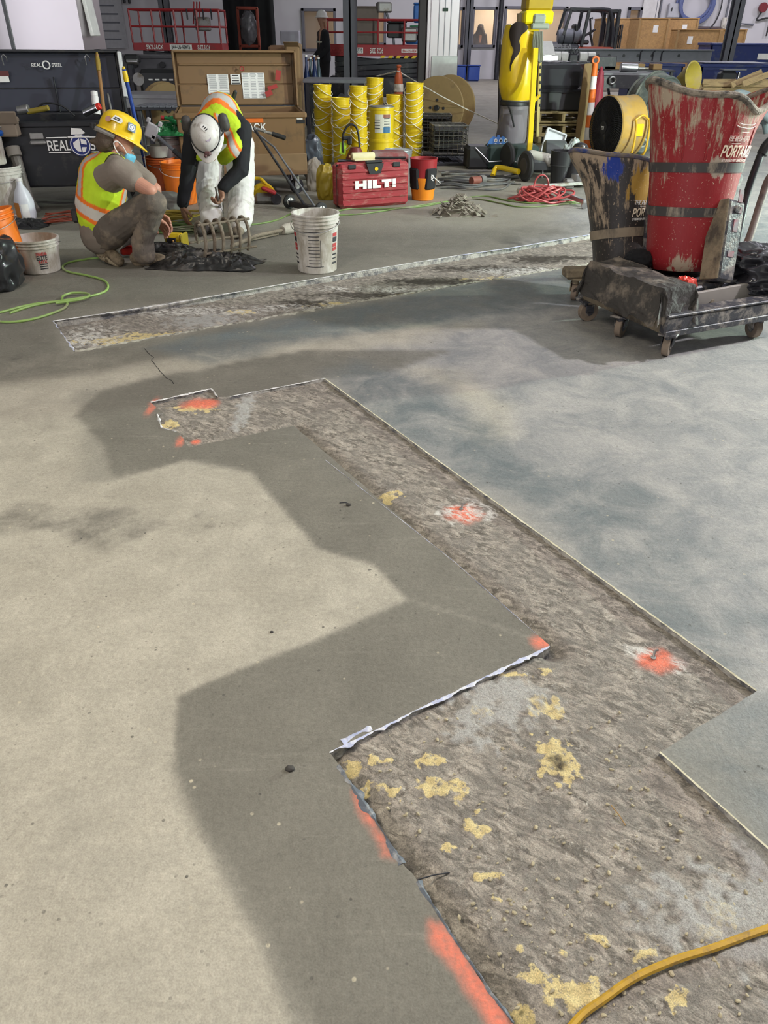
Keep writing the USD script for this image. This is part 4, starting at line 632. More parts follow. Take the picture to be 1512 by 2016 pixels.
# ---------------------------------------------------------------- shared small builders
def onp(px, py, o, rz):
    """Where the sight line through a pixel meets the upright plane through o turned by rz: local (along, 0, up)."""
    a = math.radians(rz); u, n = np.array([math.cos(a), math.sin(a), 0]), np.array([-math.sin(a), math.cos(a), 0]); d = ray(px, py); o = np.asarray(o, float)
    q = C0 + d * ((o - C0) @ n) / (d @ n) - o; return np.array([q @ u, 0, q[2]])
def crumple(w, d, h, seed, n=70, rag=.25, folds=3.0):
    """A crumpled sheet or bag: ridged folds over a ragged footprint, thick enough to be solid."""
    a = np.linspace(-1, 1, n); X, Y = np.meshgrid(a, a); q = np.stack([X, Y, 0 * X + seed], -1); wob = 1 + rag * (meshkit.fbm(q * 1.7, 3, seed) - .5) * 2; r_ = (X ** 4 + Y ** 4) ** .25
    qq = q * folds + 3 * np.stack([meshkit.fbm(q * 2, 2, seed + 1), meshkit.fbm(q * 2, 2, seed + 2), 0 * X], -1); rid = 1 - np.abs(2 * meshkit.fbm(qq, 3, seed + 3) - 1) * 2.2; rid2 = 1 - np.abs(2 * meshkit.noise(qq * 2.3, seed + 5) - 1)
    z = np.clip(1 - r_ ** 3, 0, 1) * h * np.clip(.35 + .55 * rid + .2 * rid2, .08, 1.2) + .004
    ang = np.arctan2(Y, X); e = np.stack([np.cos(ang) * 2, np.sin(ang) * 2, 0 * X + seed * 2.1], -1); s = 1 + rag * (meshkit.fbm(e, 3, seed + 8) - .5) * 2 * r_
    top = np.stack([X * w / 2 * s, Y * d / 2 * s, z], -1).reshape(-1, 3); i, j = np.meshgrid(np.arange(n - 1), np.arange(n - 1), indexing='ij')
    f = np.stack([i * n + j, i * n + j + 1, (i + 1) * n + j + 1, (i + 1) * n + j], -1).reshape(-1, 4); bot = top * [1, 1, 0] + [0, 0, .0005]; N_ = len(top)
    return trimesh.Trimesh(np.vstack([top, bot]), np.vstack([f[:, [0, 1, 2]], f[:, [0, 2, 3]], f[:, [0, 2, 1]] + N_, f[:, [0, 3, 2]] + N_]), process=False)
def pail_mesh(r0, r1, h, ribs=(.86, .92), lip=.008, n=40):
    """An open tapered pail: wall, rolled rim, ribs, floor."""
    rr = lambda t: r0 + (r1 - r0) * t
    p = [(0, 0), (r0 - .006, 0), (r0, .006)]
    for t in ribs: p += [(rr(t) + .0, t * h - .006), (rr(t) + lip, t * h - .002), (rr(t) + lip, t * h + .004), (rr(t), t * h + .008)]
    return lathe(p + [(r1, h - .012), (r1 + lip, h - .010), (r1 + lip, h), (r1 - .004, h), (r1 - .006, h - .01), (r0 - .006, .01), (0, .01)], n)
def wire_handle(r, z, drop, th=.0025, ang=25, sag=None):
    a = np.linspace(0, math.pi, 24); return mv(tube(np.stack([r * np.cos(a), -drop * np.sin(a), z - (abs(drop) * .25 if sag is None else sag) * np.sin(a)], 1), th, 6), rz=ang)
def pail(name, label, c, r0, r1, h, m, hm, ang=20, drop=None, ribs=(.86, .92), rot=None, group=None, ears=True):
    o = thing(name, label, 'bucket', c, group=group, rot=rot); obj('body', pail_mesh(r0, r1, h, ribs), m, o)
    hd = obj('handle', mv(wire_handle(r1 + .012, 0, drop if drop is not None else r1 * 1.1, ang=ang), (0, 0, h * .84)), hm, o)
    if ears: obj('handle_ear', [cyl(.012, .012, (s * (r1 + .004) * math.cos(math.radians(ang)), s * (r1 + .004) * math.sin(math.radians(ang)), h * .84), rx=90, rz=ang + 90, n=12) for s in (-1, 1)], hm, hd)
    return o
def wrap(mesh, r0, r1, h, ang0, z0):
    """Bends flat lettering (x across, z up, facing -y) round a tapered pail; ang0 in degrees, 0 = towards -y."""
    mesh = mesh.subdivide() if len(mesh.faces) < 4000 else mesh; v = np.array(mesh.vertices); z = v[:, 2] + z0; r_ = r0 + (r1 - r0) * z / h + .0015 - v[:, 1]; a = v[:, 0] / np.maximum(r_, .01) + math.radians(ang0)
    return trimesh.Trimesh(np.stack([r_ * np.sin(a), -r_ * np.cos(a), z], 1), mesh.faces, process=False)
def patch(w, h, seg=10):
    x = np.linspace(-w / 2, w / 2, seg + 1); v = np.vstack([np.c_[x, 0 * x, 0 * x - h / 2], np.c_[x, 0 * x, 0 * x + h / 2]]); i = np.arange(seg); f = np.stack([i, i + 1, seg + 2 + i, seg + 1 + i], 1); return trimesh.Trimesh(v, np.vstack([f[:, [0, 1, 2]], f[:, [0, 2, 3]]]), process=False)
def caster(o, x, y, z, r=.055, rz=0, mt=None, wm=None):
    """A swivel caster under (x, y, z): fork plate, fork, wheel with hub."""
    wm = wm or M['rubber']; mt = mt or M['dull_steel']
    k = obj('caster', mv(join([box(.09, .09, .012, (0, 0, -.012), .003), cyl(.02, .03, (0, 0, -.04), n=12)] + [box(.05, .006, z - r - .03, (.02, s * .026, -(z - r) ), .002) for s in (-1, 1)]), (x, y, z), rz=rz), mt, o)
    obj('wheel', mv(cyl(r, .034, (.025, .017, -(z - r)), rx=90, n=28), (x, y, z), rz=rz), wm, k); obj('hub', mv(cyl(r * .45, .042, (.025, .021, -(z - r)), rx=90, n=14), (x, y, z), rz=rz), mt, k)
# ---------------------------------------------------------------- black tool chest with open lid
CB = mat('chest_black', (.011, .012, .016), .42, var=.25, sc=5, dirt=((.04, .037, .034), .22), dsc=6); LIDIN = mat('lid_inside', (.030, .033, .052), .5, var=.15, sc=3)
def chest(name, label, fr, rz, W_, D, z0, z1, lid_l, lid_tilt, m, mi, cm):
    """An open job-site chest; fr = floor point under its front right corner."""
    a = math.radians(rz); u = np.array([math.cos(a), math.sin(a), 0]); o = thing(name, label, 'tool chest', np.array([fr[0], fr[1], 0]) - u * W_ / 2, rz); H_ = z1 - z0; t = .02
    obj('front_panel', box(W_, t, H_, (0, t / 2, z0), .006), m, o); obj('back_panel', box(W_, t, H_, (0, D - t / 2, z0), .006), m, o)
    for s in (-1, 1): obj('side_panel', box(t, D, H_, (s * (W_ / 2 - t / 2), D / 2, z0), .006), m, o)
    obj('bottom_panel', box(W_, D, t, (0, D / 2, z0), .004), m, o); obj('rim', [box(W_ + .03, .05, .05, (0, .01, z1 - .05), .01)] + [box(.05, D, .05, (s * W_ / 2, D / 2, z1 - .05), .01) for s in (-1, 1)], m, o)
    ld = obj('lid', mv(join([box(W_, .02, lid_l, (0, .04, 0), .006), box(W_ + .02, .12, .02, (0, -.01, lid_l - .02), .005)] + [box(.02, .12, lid_l, (s * W_ / 2, -.01, 0), .005) for s in (-1, 1)]), (0, D, z1), rx=-lid_tilt), m, o)
    obj('lid_lining', mv(join([box(W_ - .06, .012, lid_l * .55, (0, .022, lid_l * .42), .003), box(W_ - .06, .012, lid_l * .36, (0, .018, .02), .003)]), (0, D, z1), rx=-lid_tilt), mi, ld)
    obj('hinge', tube([(-W_ * .48, D, z1), (W_ * .48, D, z1)], .012), M['black_steel'], o)
    if z0 > .06:
        for sx in (-1, 1):
            for sy in (.12, D - .12): caster(o, sx * (W_ / 2 - .12), sy, z0, .07, 20 * sx, M['dull_steel'], cm)
    return o, ld, (np.array([fr[0], fr[1], 0]) - u * W_ / 2)
BR = 13; o, ld, oc = chest('tool_chest', 'black steel tool chest with its lid open behind the crouching worker', (-2.30, 7.22), BR, 1.28, .72, .2, .72, .50, 7, CB, LIDIN, M['rubber'])
q = onp(147, 286, oc, BR); x0 = onp(94, 288, oc, BR)[0]; x1 = onp(200, 283, oc, BR)[0]; zc = q[2]
obj('lettering', text('REAL', .075, (onp(117, 288, oc, BR)[0], -.004, zc), maxw=.19), M['white_letter'], o, label='white painted word on the chest front'); obj('lettering', text('STEEL', .075, (onp(204, 284, oc, BR)[0], -.004, zc), maxw=.23), M['white_letter'], o, label='white painted word beside the round emblem')
for dz in (-.058, .058): obj('painted_line', [box(onp(136, 288, oc, BR)[0] - x0, .003, .008, ((onp(136, 288, oc, BR)[0] + x0) / 2, -.002, zc + dz), 0), box(.2, .003, .008, (onp(204, 284, oc, BR)[0] - .01, -.002, zc + dz), 0)], M['white_letter'], o)
ex = onp(158, 284, oc, BR)[0]; em = obj('emblem', cyl(.088, .006, (ex, -.001, zc), rx=90, n=36), mat('emblem_blue', (.015, .025, .16), .5), o, label='round blue and white painted emblem')
obj('emblem_ring', [ring(.078, .004, 36, 5, (ex, -.008, zc), rx=90), plate(Polygon([(-.055, .02), (.0, .055), (.0, -.05), (-.03, -.045), (-.055, -.01)]), .004, (ex, -.007, zc), rx=90), plate(Polygon([(.01, .05), (.055, .04), (.055, .005), (.01, .01)]), .004, (ex, -.007, zc), rx=90), plate(Polygon([(.01, -.015), (.05, -.015), (.035, -.05), (.01, -.055)]), .004, (ex, -.007, zc), rx=90), plate(Polygon([(-.06, .085), (-.05, .135), (.03, .13), (.06, .095), (.03, .085)]), .004, (ex, -.007, zc), rx=90), plate(Polygon([(-.09, .06), (.09, .06), (.09, .072), (-.09, .072)]), .004, (ex, -.007, zc), rx=90)], M['white_letter'], em)
obj('front_handle', [box(.13, .05, .03, (onp(75, 278, oc, BR)[0], -.02, onp(75, 284, oc, BR)[2]), .01), box(.11, .02, .05, (onp(73, 272, oc, BR)[0], -.01, onp(73, 274, oc, BR)[2]), .005)], M['dull_steel'], o, label='dusty recessed handle')
lm = lambda px, py: onp(px, py, oc + np.array([-math.sin(math.radians(BR)) * .74, math.cos(math.radians(BR)) * .74, 0]), BR) + [0, .735, 0]
obj('lid_lettering', [text(s_, .028, lm(x_, 128), maxw=.085) for s_, x_ in (('REAL', 72), ('STEEL', 112))] + [ring(.03, .006, 20, 6, lm(91, 128), rx=90)], M['white_letter'], ld, label='small white lettering inside the lid')
obj('warning_sticker', [box(.09, .004, .05, lm(9, 162), 0), ], M['white_letter'], ld); obj('warning_stripe', box(.09, .004, .04, lm(8, 150), 0), mat('brown_red', (.12, .03, .03), .6), ld)
for x in (10, 173): obj('padlock_loop', tube(np.array([(-.018, -.01, -.04), (-.018, -.02, .02), (0, -.02, .04), (.018, -.02, .02), (.018, -.01, -.01)]) + lm(x, 118), .005, sm=4), M['steel'], ld)
obj('lid_post', box(.012, .03, .3, lm(120, 225), .004), mat('strut', (.015, .015, .02), .5), ld); obj('edge_trim', mv(box(.03, .13, .36, (.655, -.01, .13), .004), (0, .72, .72), rx=-7), mat('bright_edge', (.6, .6, .6), .4), ld)
def leaning(name, label, cat, a, b, r, m, tip=None):
    a, b = np.asarray(a, float), np.asarray(b, float); o = thing(name, label, cat, a); obj('pole', tube([(0, 0, 0), b - a], r, 12), m, o)
    if tip: t = (b - a) / np.linalg.norm(b - a); obj('tip', tube([b - a - t * tip[0], b - a - t * tip[0] * .3, b - a + t * .02], [r * 1.35, r * 1.25, r * .6], 12), tip[1], o)
    return o
leaning('broom_pole', 'worn wooden pole standing in the open black tool chest', 'pole', P(207, 236, 7.6), P(191, 108, 7.85), .016, mat('pole_wood', (.30, .15, .05), .6), (.14, mat('ochre', (.30, .20, .03), .6)))
leaning('broom_pole', 'blue pole with a yellow tip leaning beside the black tool chest', 'pole', G(300, 385), P(244, 136, 7.75), .018, M['blue'], (.1, M['yellow']))
leaning('tube_length', 'slim grey tube standing in the right corner of the black tool chest', 'tube', P(221, 228, 7.7), P(212, 185, 7.85), .012, M['dull_steel'])
def can(label, a, b, r, m, cap):
    a, b = np.asarray(a, float), np.asarray(b, float); L = np.linalg.norm(b - a); z = (b - a) / L; o = thing('spray_can', label, 'spray can', a); T = trimesh.geometry.align_vectors([0, 0, 1], z)
    for nm, ms, mm in (('can_body', lathe([(0, 0), (r, 0), (r, L * .78), (r * .6, L * .86), (0, L * .86)], 20), m), ('cap', cyl(r * .95, L * .2, (0, 0, L * .8), n=18), cap)): ms.apply_transform(T); obj(nm, ms, mm, o)
can('silver spray can standing upright in the black tool chest', P(191, 226, 7.6), P(185, 180, 7.65), .032, M['white'], M['white']); can('clear spray can with a red cap lying over the chest edge', P(166, 223, 7.5), P(197, 208, 7.5), .03, M['steel'], mat('bright_red', (.7, .03, .02), .4))
o = thing('caulking_gun', 'yellow and black caulking gun with cable loop lying in the black tool chest', 'caulking gun', P(60, 228, 7.5)); obj('barrel', cyl(.022, .2, (-.02, 0, .03), ry=80), mat('dull_yellow', (.3, .22, .03), .5), o); obj('nose', cyl(.035, .1, (-.1, 0, .04), ry=80), M['dull_steel'], o); obj('cable', tube([(.05, 0, .04), (.15, 0, .1), (.3, 0, .08), (.4, 0, 0)], .008, sm=6), M['black_plastic'], o)
obj('chest_contents', mv(crumple(1.1, .6, .2, 5), (oc[0] - .14, oc[1] + .38, .44), rz=BR), M['black_plastic'], label='dark jumble of bags filling the black tool chest', cat='bags', kind='stuff')
# left edge: white buckets, jug, strap
WB = mat('mortar_bucket', (.60, .57, .52), .5, var=.12, dirt=((.36, .32, .26), .55), dsc=9, stretch=(1, 1, .4))
c = G(18, 437); pail('bucket', 'large dirty white bucket at the foot of the stack by the left edge', (c[0] - .10, 6.85, 0), .15, .17, .40, WB, M['dull_steel']); pail('bucket', 'white bucket with a blue tape band on top of the left edge stack', (c[0] - .15, 6.86, .41), .115, .125, .33, WB, M['dull_steel'])
obj('tape_band', mv(ring(.128, .02, 36, 6, s=(1, 1, 1.2)), (c[0] - .15, 6.86, .41 + .235)), mat('tape_blue', (.01, .10, .42), .4), label='blue tape band round the top white bucket at left', cat='tape')
o = thing('jug', 'white plastic jug with an orange label beside the stacked white buckets', 'jug', (G(40, 437)[0] - .0, 6.75, 0)); obj('jug_body', lathe([(0, 0), (.075, 0), (.08, .02), (.08, .14), (.06, .21), (.025, .27), (.02, .30), (0, .30)], 28), mat('milky', (.62, .63, .68), .35), o); obj('cap', cyl(.024, .025, (0, 0, .295)), M['white'], o)
obj('label_front', wrap(patch(.075, .12), .08, .08, .14, -35, .075), mat('label_orange', (.48, .18, .03), .6), o, label='orange printed label'); obj('label_side', wrap(patch(.06, .11), .08, .08, .14, 22, .07), M['white_paper'], o)
obj('rag', mv(crumple(.5, .3, .05, 31), (G(30, 448)[0], 6.45, 0)), M['black_plastic'], label='flat black plastic rag on the floor in front of the jug', cat='rag')
o = thing('bent_strap', 'long grey bent metal strip leaning against the black tool chest', 'strip', G(74, 418)); obj('strip', tube(np.array([P(25, 292, 7.0), P(33, 315, 6.98), P(48, 360, 6.95), P(62, 395, 6.9), P(76, 414, 6.8)]) - G(74, 418), [.05, .045, .035, .03, .02], 10, sm=5), mat('grey_brown', (.13, .115, .10), .6), o); obj('tape_wrap', tube(np.array([P(24, 290, 6.98), P(30, 308, 6.96)]) - G(74, 418), .058, 12), mat('fawn', (.22, .2, .17), .7), o)
p = P(8, 270, 6.9); o = thing('folded_carton', 'tan folded carton on the chest corner at the left edge', 'carton', (p[0], 6.98, p[2])); obj('carton', [box(.2, .16, .14, b=.01, rz=10), box(.18, .02, .1, (.05, -.07, .1), .004, rx=25, rz=10)], mat('tan_card', (.24, .19, .14), .8), o)
# orange edge bucket and black bag, bottom-left pail
OB = mat('orange_bucket', (.80, .19, .015), .42, var=.12, dirt=((.45, .16, .04), .25))
o = pail('bucket', 'orange bucket cut by the left edge of the picture', (-2.50, 4.98, 0.02), .145, .165, .37, OB, M['dull_steel'], rot=(0, -9, 0)); obj('printed_mark', wrap(join([mv(patch(.03, .02), (0, 0, k * .035), ry=20) for k in range(3)]), .145, .165, .37, 62, .12), M['white_letter'], o)
obj('plastic_bag', mv(sack(.30, .34, .30, 12), (-2.43, 4.66, 0)), mat('bag_black', (.02, .02, .022), .25), label='shiny black plastic bag against the orange bucket at left', cat='bag')
c = G(68, 542); o = pail('bucket', 'short white pail with red and black print at the left of the floor', (c[0], c[1] + .12, 0), .122, .145, .215, WB, M['dull_steel'], 200, .14, (.78, .88))
pr = lambda s_, h_, a, z, mm, w=None: obj('print', wrap(text(s_, h_, maxw=w, depth=.001), .122, .145, .215, a, z), mm, o, label='printed lettering')
pr('PREMIUM', .02, 33, .135, M['red_ink'], .065); pr('ELITE', .028, 33, .11, M['ink'], .065); pr('MIX', .018, 34, .085, M['red_ink'], .05); obj('print', wrap(join([mv(patch(.05, .006), (0, 0, k * .014)) for k in range(3)]), .122, .145, .215, 34, .04), M['ink'], o)
obj('measure_mark', [wrap(patch(.022, .003, 4), .122, .145, .215, -42, z) for z in (.06, .09, .12, .15)], M['ink'], o)
# white five-gallon bucket in the middle
c = G(622, 541); o = pail('bucket', 'tall dirty white bucket with measuring marks standing by the far trench', (c[0], c[1] + .13, 0), .130, .150, .37, WB, M['dull_steel'], -12, .17, (.80, .86, .92))
obj('measure_scale', [wrap(patch(.075 if k else .12, .004, 6), .13, .15, .37, -2, .05 + k * .0215) for k in range(10)] + [wrap(patch(.12, .004, 8), .13, .15, .37, -8, .27), wrap(patch(.004, .17, 2), .13, .15, .37, 16, .135)], M['ink'], o)
for a in (-68, 64): obj('print_block', [wrap(patch(.05, .022, 6), .13, .15, .37, a, z) for z in (.245, .18, .155)], M['red_ink'], o); obj('print_line', [wrap(patch(.05, h_, 6), .13, .15, .37, a, z) for z, h_ in ((.215, .03), (.12, .01), (.095, .008), (.065, .012))], M['ink'], o)
# ---------------------------------------------------------------- brown chest
CBR = mat('chest_brown', (.20, .115, .05), .5, var=.1, sc=4, dirt=((.13, .08, .04), .2)); BR2 = 11
o, ld, oc = chest('tool_chest', 'brown steel tool chest with its lid open behind the bending worker', (-.79, 7.98), BR2, 1.19, .75, .19, .735, .485, 8, CBR, CBR, M['black_steel'])
zt = .70; q = onp(520, 247, oc, BR2); obj('logo_panel', box(.32, .004, .055, (q[0] - .165, -.003, onp(520, 241, oc, BR2)[2]), .001), mat('logo_orange', (.75, .16, .02), .5), o); obj('lettering', text('KNAACK', .062, (q[0] - .155, -.008, onp(512, 250, oc, BR2)[2]), maxw=.34), M['white_letter'], o)
obj('lower_band', box(1.2, .012, .19, (0, -.004, .19), .004), mat('chest_tan', (.24, .15, .075), .55), o); q = onp(590, 235, oc, BR2); obj('sticker', box(.055, .003, .03, q + [0, -.002, 0], 0), M['white_paper'], o); obj('sticker', box(.08, .003, .03, onp(592, 243, oc, BR2) + [0, -.002, 0], 0), M['black_plastic'], o, label='black sticker with orange print')
LT = 8; zl_ = .735; lo = oc + np.array([-math.sin(math.radians(BR2)) * .80, math.cos(math.radians(BR2)) * .80, 0]); lq = lambda px, py: onp(px, py, lo, BR2) + [0, .80 - .085 + .0, 0]
def sheet(x0, y0, x1, y1, nm, lab, m=None):
    a, b = lq(x0, y0), lq(x1, y1); w, h = b[0] - a[0], a[2] - b[2]; s_ = obj(nm, mv(box(w, .003, h, b=0), ((a[0] + b[0]) / 2, .75 + (b[2] - .735) * math.tan(math.radians(LT)) + .008, b[2]), rx=-LT), m or M['white_paper'], ld, label=lab); return s_, (a[0] + b[0]) / 2, b[2], w, h
def small_print(s_, x, z, w, h, n, cols=1, m=None):
    ms = []
    for c_ in range(cols):
        for k in range(n): ms.append(mv(box(w / cols * R.uniform(.6, .86), .002, h / n * .4, b=0), (x - w / 2 + w / cols * (c_ + .5), .75 + (z + h * (k + .3) / n - .735) * math.tan(math.radians(LT)) + .0055, z + h * (k + .3) / n), rx=-LT))
    obj('fine_print', ms, m or mat('print_grey', (.4, .4, .4), .7), s_)
a_ = sheet(407, 146, 452, 184, 'instruction_sheet', 'left white instruction sheet on the lid'); small_print(*a_, 10, 2); a_ = sheet(453, 146, 474, 166, 'instruction_sheet', 'small middle label on the lid'); small_print(*a_, 4, 1, M['ink']); a_ = sheet(475, 143, 523, 193, 'instruction_sheet', 'right white instruction sheet on the lid'); small_print(*a_, 16, 3)
TP = mat('red_tape', (.36, .035, .03), .6); obj('tape_strip', [mv(box(.05, .004, .09, b=0), lq(546, 158) + [0, .045, 0], ry=10), mv(box(.1, .004, .035, b=0), lq(537, 175) + [0, .035, 0], ry=-15), mv(box(.07, .004, .05, b=0), lq(531, 188) + [0, .03, 0], ry=-25)], TP, ld, label='torn red tape on the lid'); obj('tape_strip', ring(.018, .006, 14, 5, lq(476, 135) + [0, .05, 0], rx=90), TP, ld, label='small red ring mark')
obj('lid_rib', mv(box(1.1, .02, .02, (0, .01, .36), .005), (0, .75, .735), rx=-LT), CBR, ld)
# between the two workers: buckets, sheet, scraper, chain
GP = mat('galvanised', (.33, .30, .30), .4, metal=.5, var=.2, sc=3, stretch=(1, 1, .2)); c = G(338, 385)
pail('bucket', 'grey pail under the green plastic sheet between the workers', (P(340, 300, 7.9)[0], 7.9, .28), .10, .115, .26, GP, M['dull_steel']); obj('pail_crate', box(.3, .3, .28, (P(340, 300, 7.9)[0], 7.9, 0), .02), M['black_plastic'], label='black crate under the grey pail between the workers', cat='crate')
p = P(330, 236, 7.9); obj('plastic_sheet', mv(crumple(.46, .34, .10, 44), (p[0], 7.9, .545)), mat('green_plastic', (.015, .14, .04), .18), label='crumpled green plastic sheet over the grey pail', cat='sheet')
o = thing('bottle', 'green glass bottle with a red cap lying on the green sheet', 'bottle', (P(356, 222, 7.8)[0], 7.80, .655)); obj('bottle_body', lathe([(0, 0), (.04, .005), (.042, .12), (.015, .18), (.014, .22), (0, .22)], 20, (.06, 0, 0), ry=-80), mat('green_glass', (.02, .22, .07), .1), o); obj('cap', cyl(.018, .03, (-.16, 0, .035), ry=-80), M['red'], o)
o = thing('floor_scraper', 'floor scraper with a white plastic head and grey handle between the workers', 'scraper', P(360, 312, 7.0)); b = P(360, 312, 7.0); obj('handle', tube([(0, 0, 0), P(310, 268, 7.1) - b], .014, 10), M['grey_steel'], o); obj('grip', tube([(0, 0, 0), (P(310, 268, 7.1) - b) * .35], .022, 10), M['black_plastic'], o)
hd = P(299, 258, 7.1) - b; obj('scraper_head', mv(join([box(.10, .03, .12, b=.01, base=False), box(.03, .03, .04, (.05, 0, .06), .006), box(.03, .03, .04, (-.05, 0, .05), .006), box(.04, .03, .05, (.03, 0, -.07), .006)]), hd, ry=25), mat('foam_white', (.42, .40, .42), .7), o); obj('head_wire', tube([hd, hd + [-.08, 0, .03], hd + [-.1, 0, -.1], P(283, 300, 7.1) - b, P(290, 345, 7.0) - b], .005, 6, sm=5), M['dull_steel'], o)
OB2 = mat('orange_dull', (.42, .08, .012), .5, var=.2, dirt=((.2, .05, .02), .35)); c = G(318, 393); pail('bucket', 'dull orange bucket beside the crouching worker knee', (c[0], c[1] + .14, 0), .125, .145, .36, OB2, M['dull_steel'], 60); c = G(360, 390); pail('bucket', 'bright orange bucket behind the black sleeve of the bending worker', (c[0] + .06, 7.50, 0), .135, .155, .36, OB, M['white'], 15, .2)
obj('tub', mv(lathe([(0, 0), (.08, 0), (.1, .09), (.105, .1), (.095, .1), (.075, .01), (0, .01)], 28), (G(318, 393)[0], G(318, 393)[1] + .14, .36)), mat('pale_tub', (.36, .34, .30), .6), label='pale plastic tub stacked on the dull orange bucket', cat='tub')
o = thing('chain', 'heap of steel chain on the floor between the workers', 'chain', G(322, 408)); rr = random.Random(4)
for k in range(34): obj('link', mv(ring(.016, .0045, 12, 5, s=(1.5, 1, 1)), (rr.gauss(0, .05), rr.gauss(.02, .04), .012 + .05 * rr.random()), rx=rr.uniform(0, 90), rz=rr.uniform(0, 180)), M['steel'], o)
o = thing('grinding_disc', 'grey and blue grinding cup lying on the floor by the chain', 'grinder part', G(330, 424)); obj('cup', cyl(.07, .05, (0, .05, .015), r2=.055), M['dull_steel'], o); obj('band', cyl(.072, .03, (0, .05, 0)), M['blue'], o)
obj('grey_sack', mv(sack(.3, .25, .16, 51), (G(345, 405)[0], 7.05, 0)), mat('sack_grey', (.2, .19, .18), .8), label='small grey sack in front of the orange buckets', cat='sack')
o = thing('loose_cables', 'red orange cables lying under the black tool chest', 'cables', G(118, 432))
for k in range(7): obj('cable', tube(np.array([G(82 + rr.uniform(0, 12), 440 - 3.2 * k + rr.uniform(-1, 1), .012), G(110, 436 - 3 * k + rr.uniform(-2, 2), .02 + .01 * (k % 3)), G(150, 433 - 3.2 * k, .012), G(190, 430 - 2 * k, .012)]) - G(118, 432), .007, 6, sm=5), mat('cable_red', (.32, .06, .03), .5), o)
GRN, YEC = mat('cord_green', (.15, .24, .06), .5, dirt=((.22, .2, .14), .4)), mat('cord_yellow', (.45, .33, .05), .5)
o = thing('cord_coil', 'tangled green extension cord on the floor between the workers', 'cord', G(340, 455))
for k in range(14):
    a, ph = rr.uniform(.08, .17), rr.uniform(0, 6.28); t = np.linspace(0, 2 * math.pi, 20); obj('cord_loop', tube(np.stack([a * 1.5 * np.cos(t + ph) + rr.uniform(-.1, .12), .55 * a * np.sin(t + ph) + rr.uniform(-.06, .06), .008 + .04 * rr.random() + .012 * np.sin(2 * t + k)], 1), .0055, 6, sm=2), GRN, o)
o = thing('cord_coil', 'dusty yellow cord looped on the floor beside the bare hand', 'cord', G(335, 432))
for k in range(9):
    a, ph = rr.uniform(.14, .24), rr.uniform(0, 6.28); t = np.linspace(0, 2 * math.pi, 20); obj('cord_loop', tube(np.stack([a * np.cos(t + ph) + rr.uniform(-.05, .08), .5 * a * np.sin(t + ph) + rr.uniform(-.04, .04), .012 + .04 * rr.random() + .01 * np.sin(2 * t + k)], 1), .006, 6, sm=2), YEC, o)
c = G(346, 489); o = thing('laser_tool', 'small yellow box tool with an orange lens on the floor by the black sheet', 'tool', (c[0], c[1] + .06, 0), -12); obj('housing', [box(.13, .11, .095, b=.03)], M['yellow'], o); obj('lens_panel', box(.075, .01, .055, (-.015, -.055, .02), .01), M['ink'], o); obj('lens', box(.018, .012, .03, (.0, -.058, .03), .005), mat('amber', (.8, .45, .15), .2), o); obj('bumper', [box(.02, .115, .1, (s * .06, 0, 0), .008) for s in (-1, 1)], mat('tool_black_yellow', (.3, .22, .01), .5), o)
BP = mat('black_polythene', (.016, .015, .015), .34, var=.4, dirt=((.10, .09, .08), .42), dsc=5, bump=.2, bs=30); c = G(408, 520)
obj('plastic_sheet', mv(crumple(.74, .40, .085, 23, 120, .35, 3.4), (c[0], c[1] + .0, 0), rz=-8), BP, label='crumpled dusty black plastic sheet on the floor in front of the workers', cat='sheet'); obj('plastic_sheet', mv(crumple(.4, .2, .05, 28, 60, .3, 2.6), (G(320, 488)[0] + .06, G(320, 492)[1], 0), rz=-12), BP, label='smaller black plastic scrap beside the yellow box tool', cat='sheet')
c = G(240, 512); o = thing('red_kneepad', 'red plastic box on the floor between the crouching worker boots', 'box', (c[0] + .03, c[1] + .14, 0), 12); obj('body', box(.14, .12, .075, b=.015), mat('bright_red', (.7, .03, .02), .4), o); obj('base', box(.15, .125, .022, b=.006), M['dull_steel'], o)
# lime hose on the floor, lower left
HG = mat('hose_lime', (.27, .42, .11), .5, var=.25, dirt=((.3, .3, .18), .35)); H_ = lambda L_, r=.007: [G(x, y, r) for x, y in L_]
b = G(130, 600); o = thing('hose', 'lime green hose looping over the floor at left', 'hose', b); hp = np.array(H_([(-40, 622), (0, 615), (60, 600), (130, 591), (190, 580), (212, 568), (205, 552), (170, 542), (135, 535), (123, 526), (135, 517), (170, 510), (200, 507)])) - b; obj('hose_run', tube(hp, .007, 8, sm=8), HG, o)
hp = np.array(H_([(-30, 630), (20, 634), (70, 627), (120, 610), (132, 600), (128, 594), (100, 595), (60, 603), (20, 616)], .0075)) - b; obj('hose_loop', tube(hp, .007, 8, sm=8), HG, o); hp = np.array(H_([(122, 590), (124, 583), (140, 577), (168, 577), (176, 582), (160, 589), (110, 597)], .017)) - b; obj('hose_loop', tube(hp, .007, 8, sm=8), HG, o)
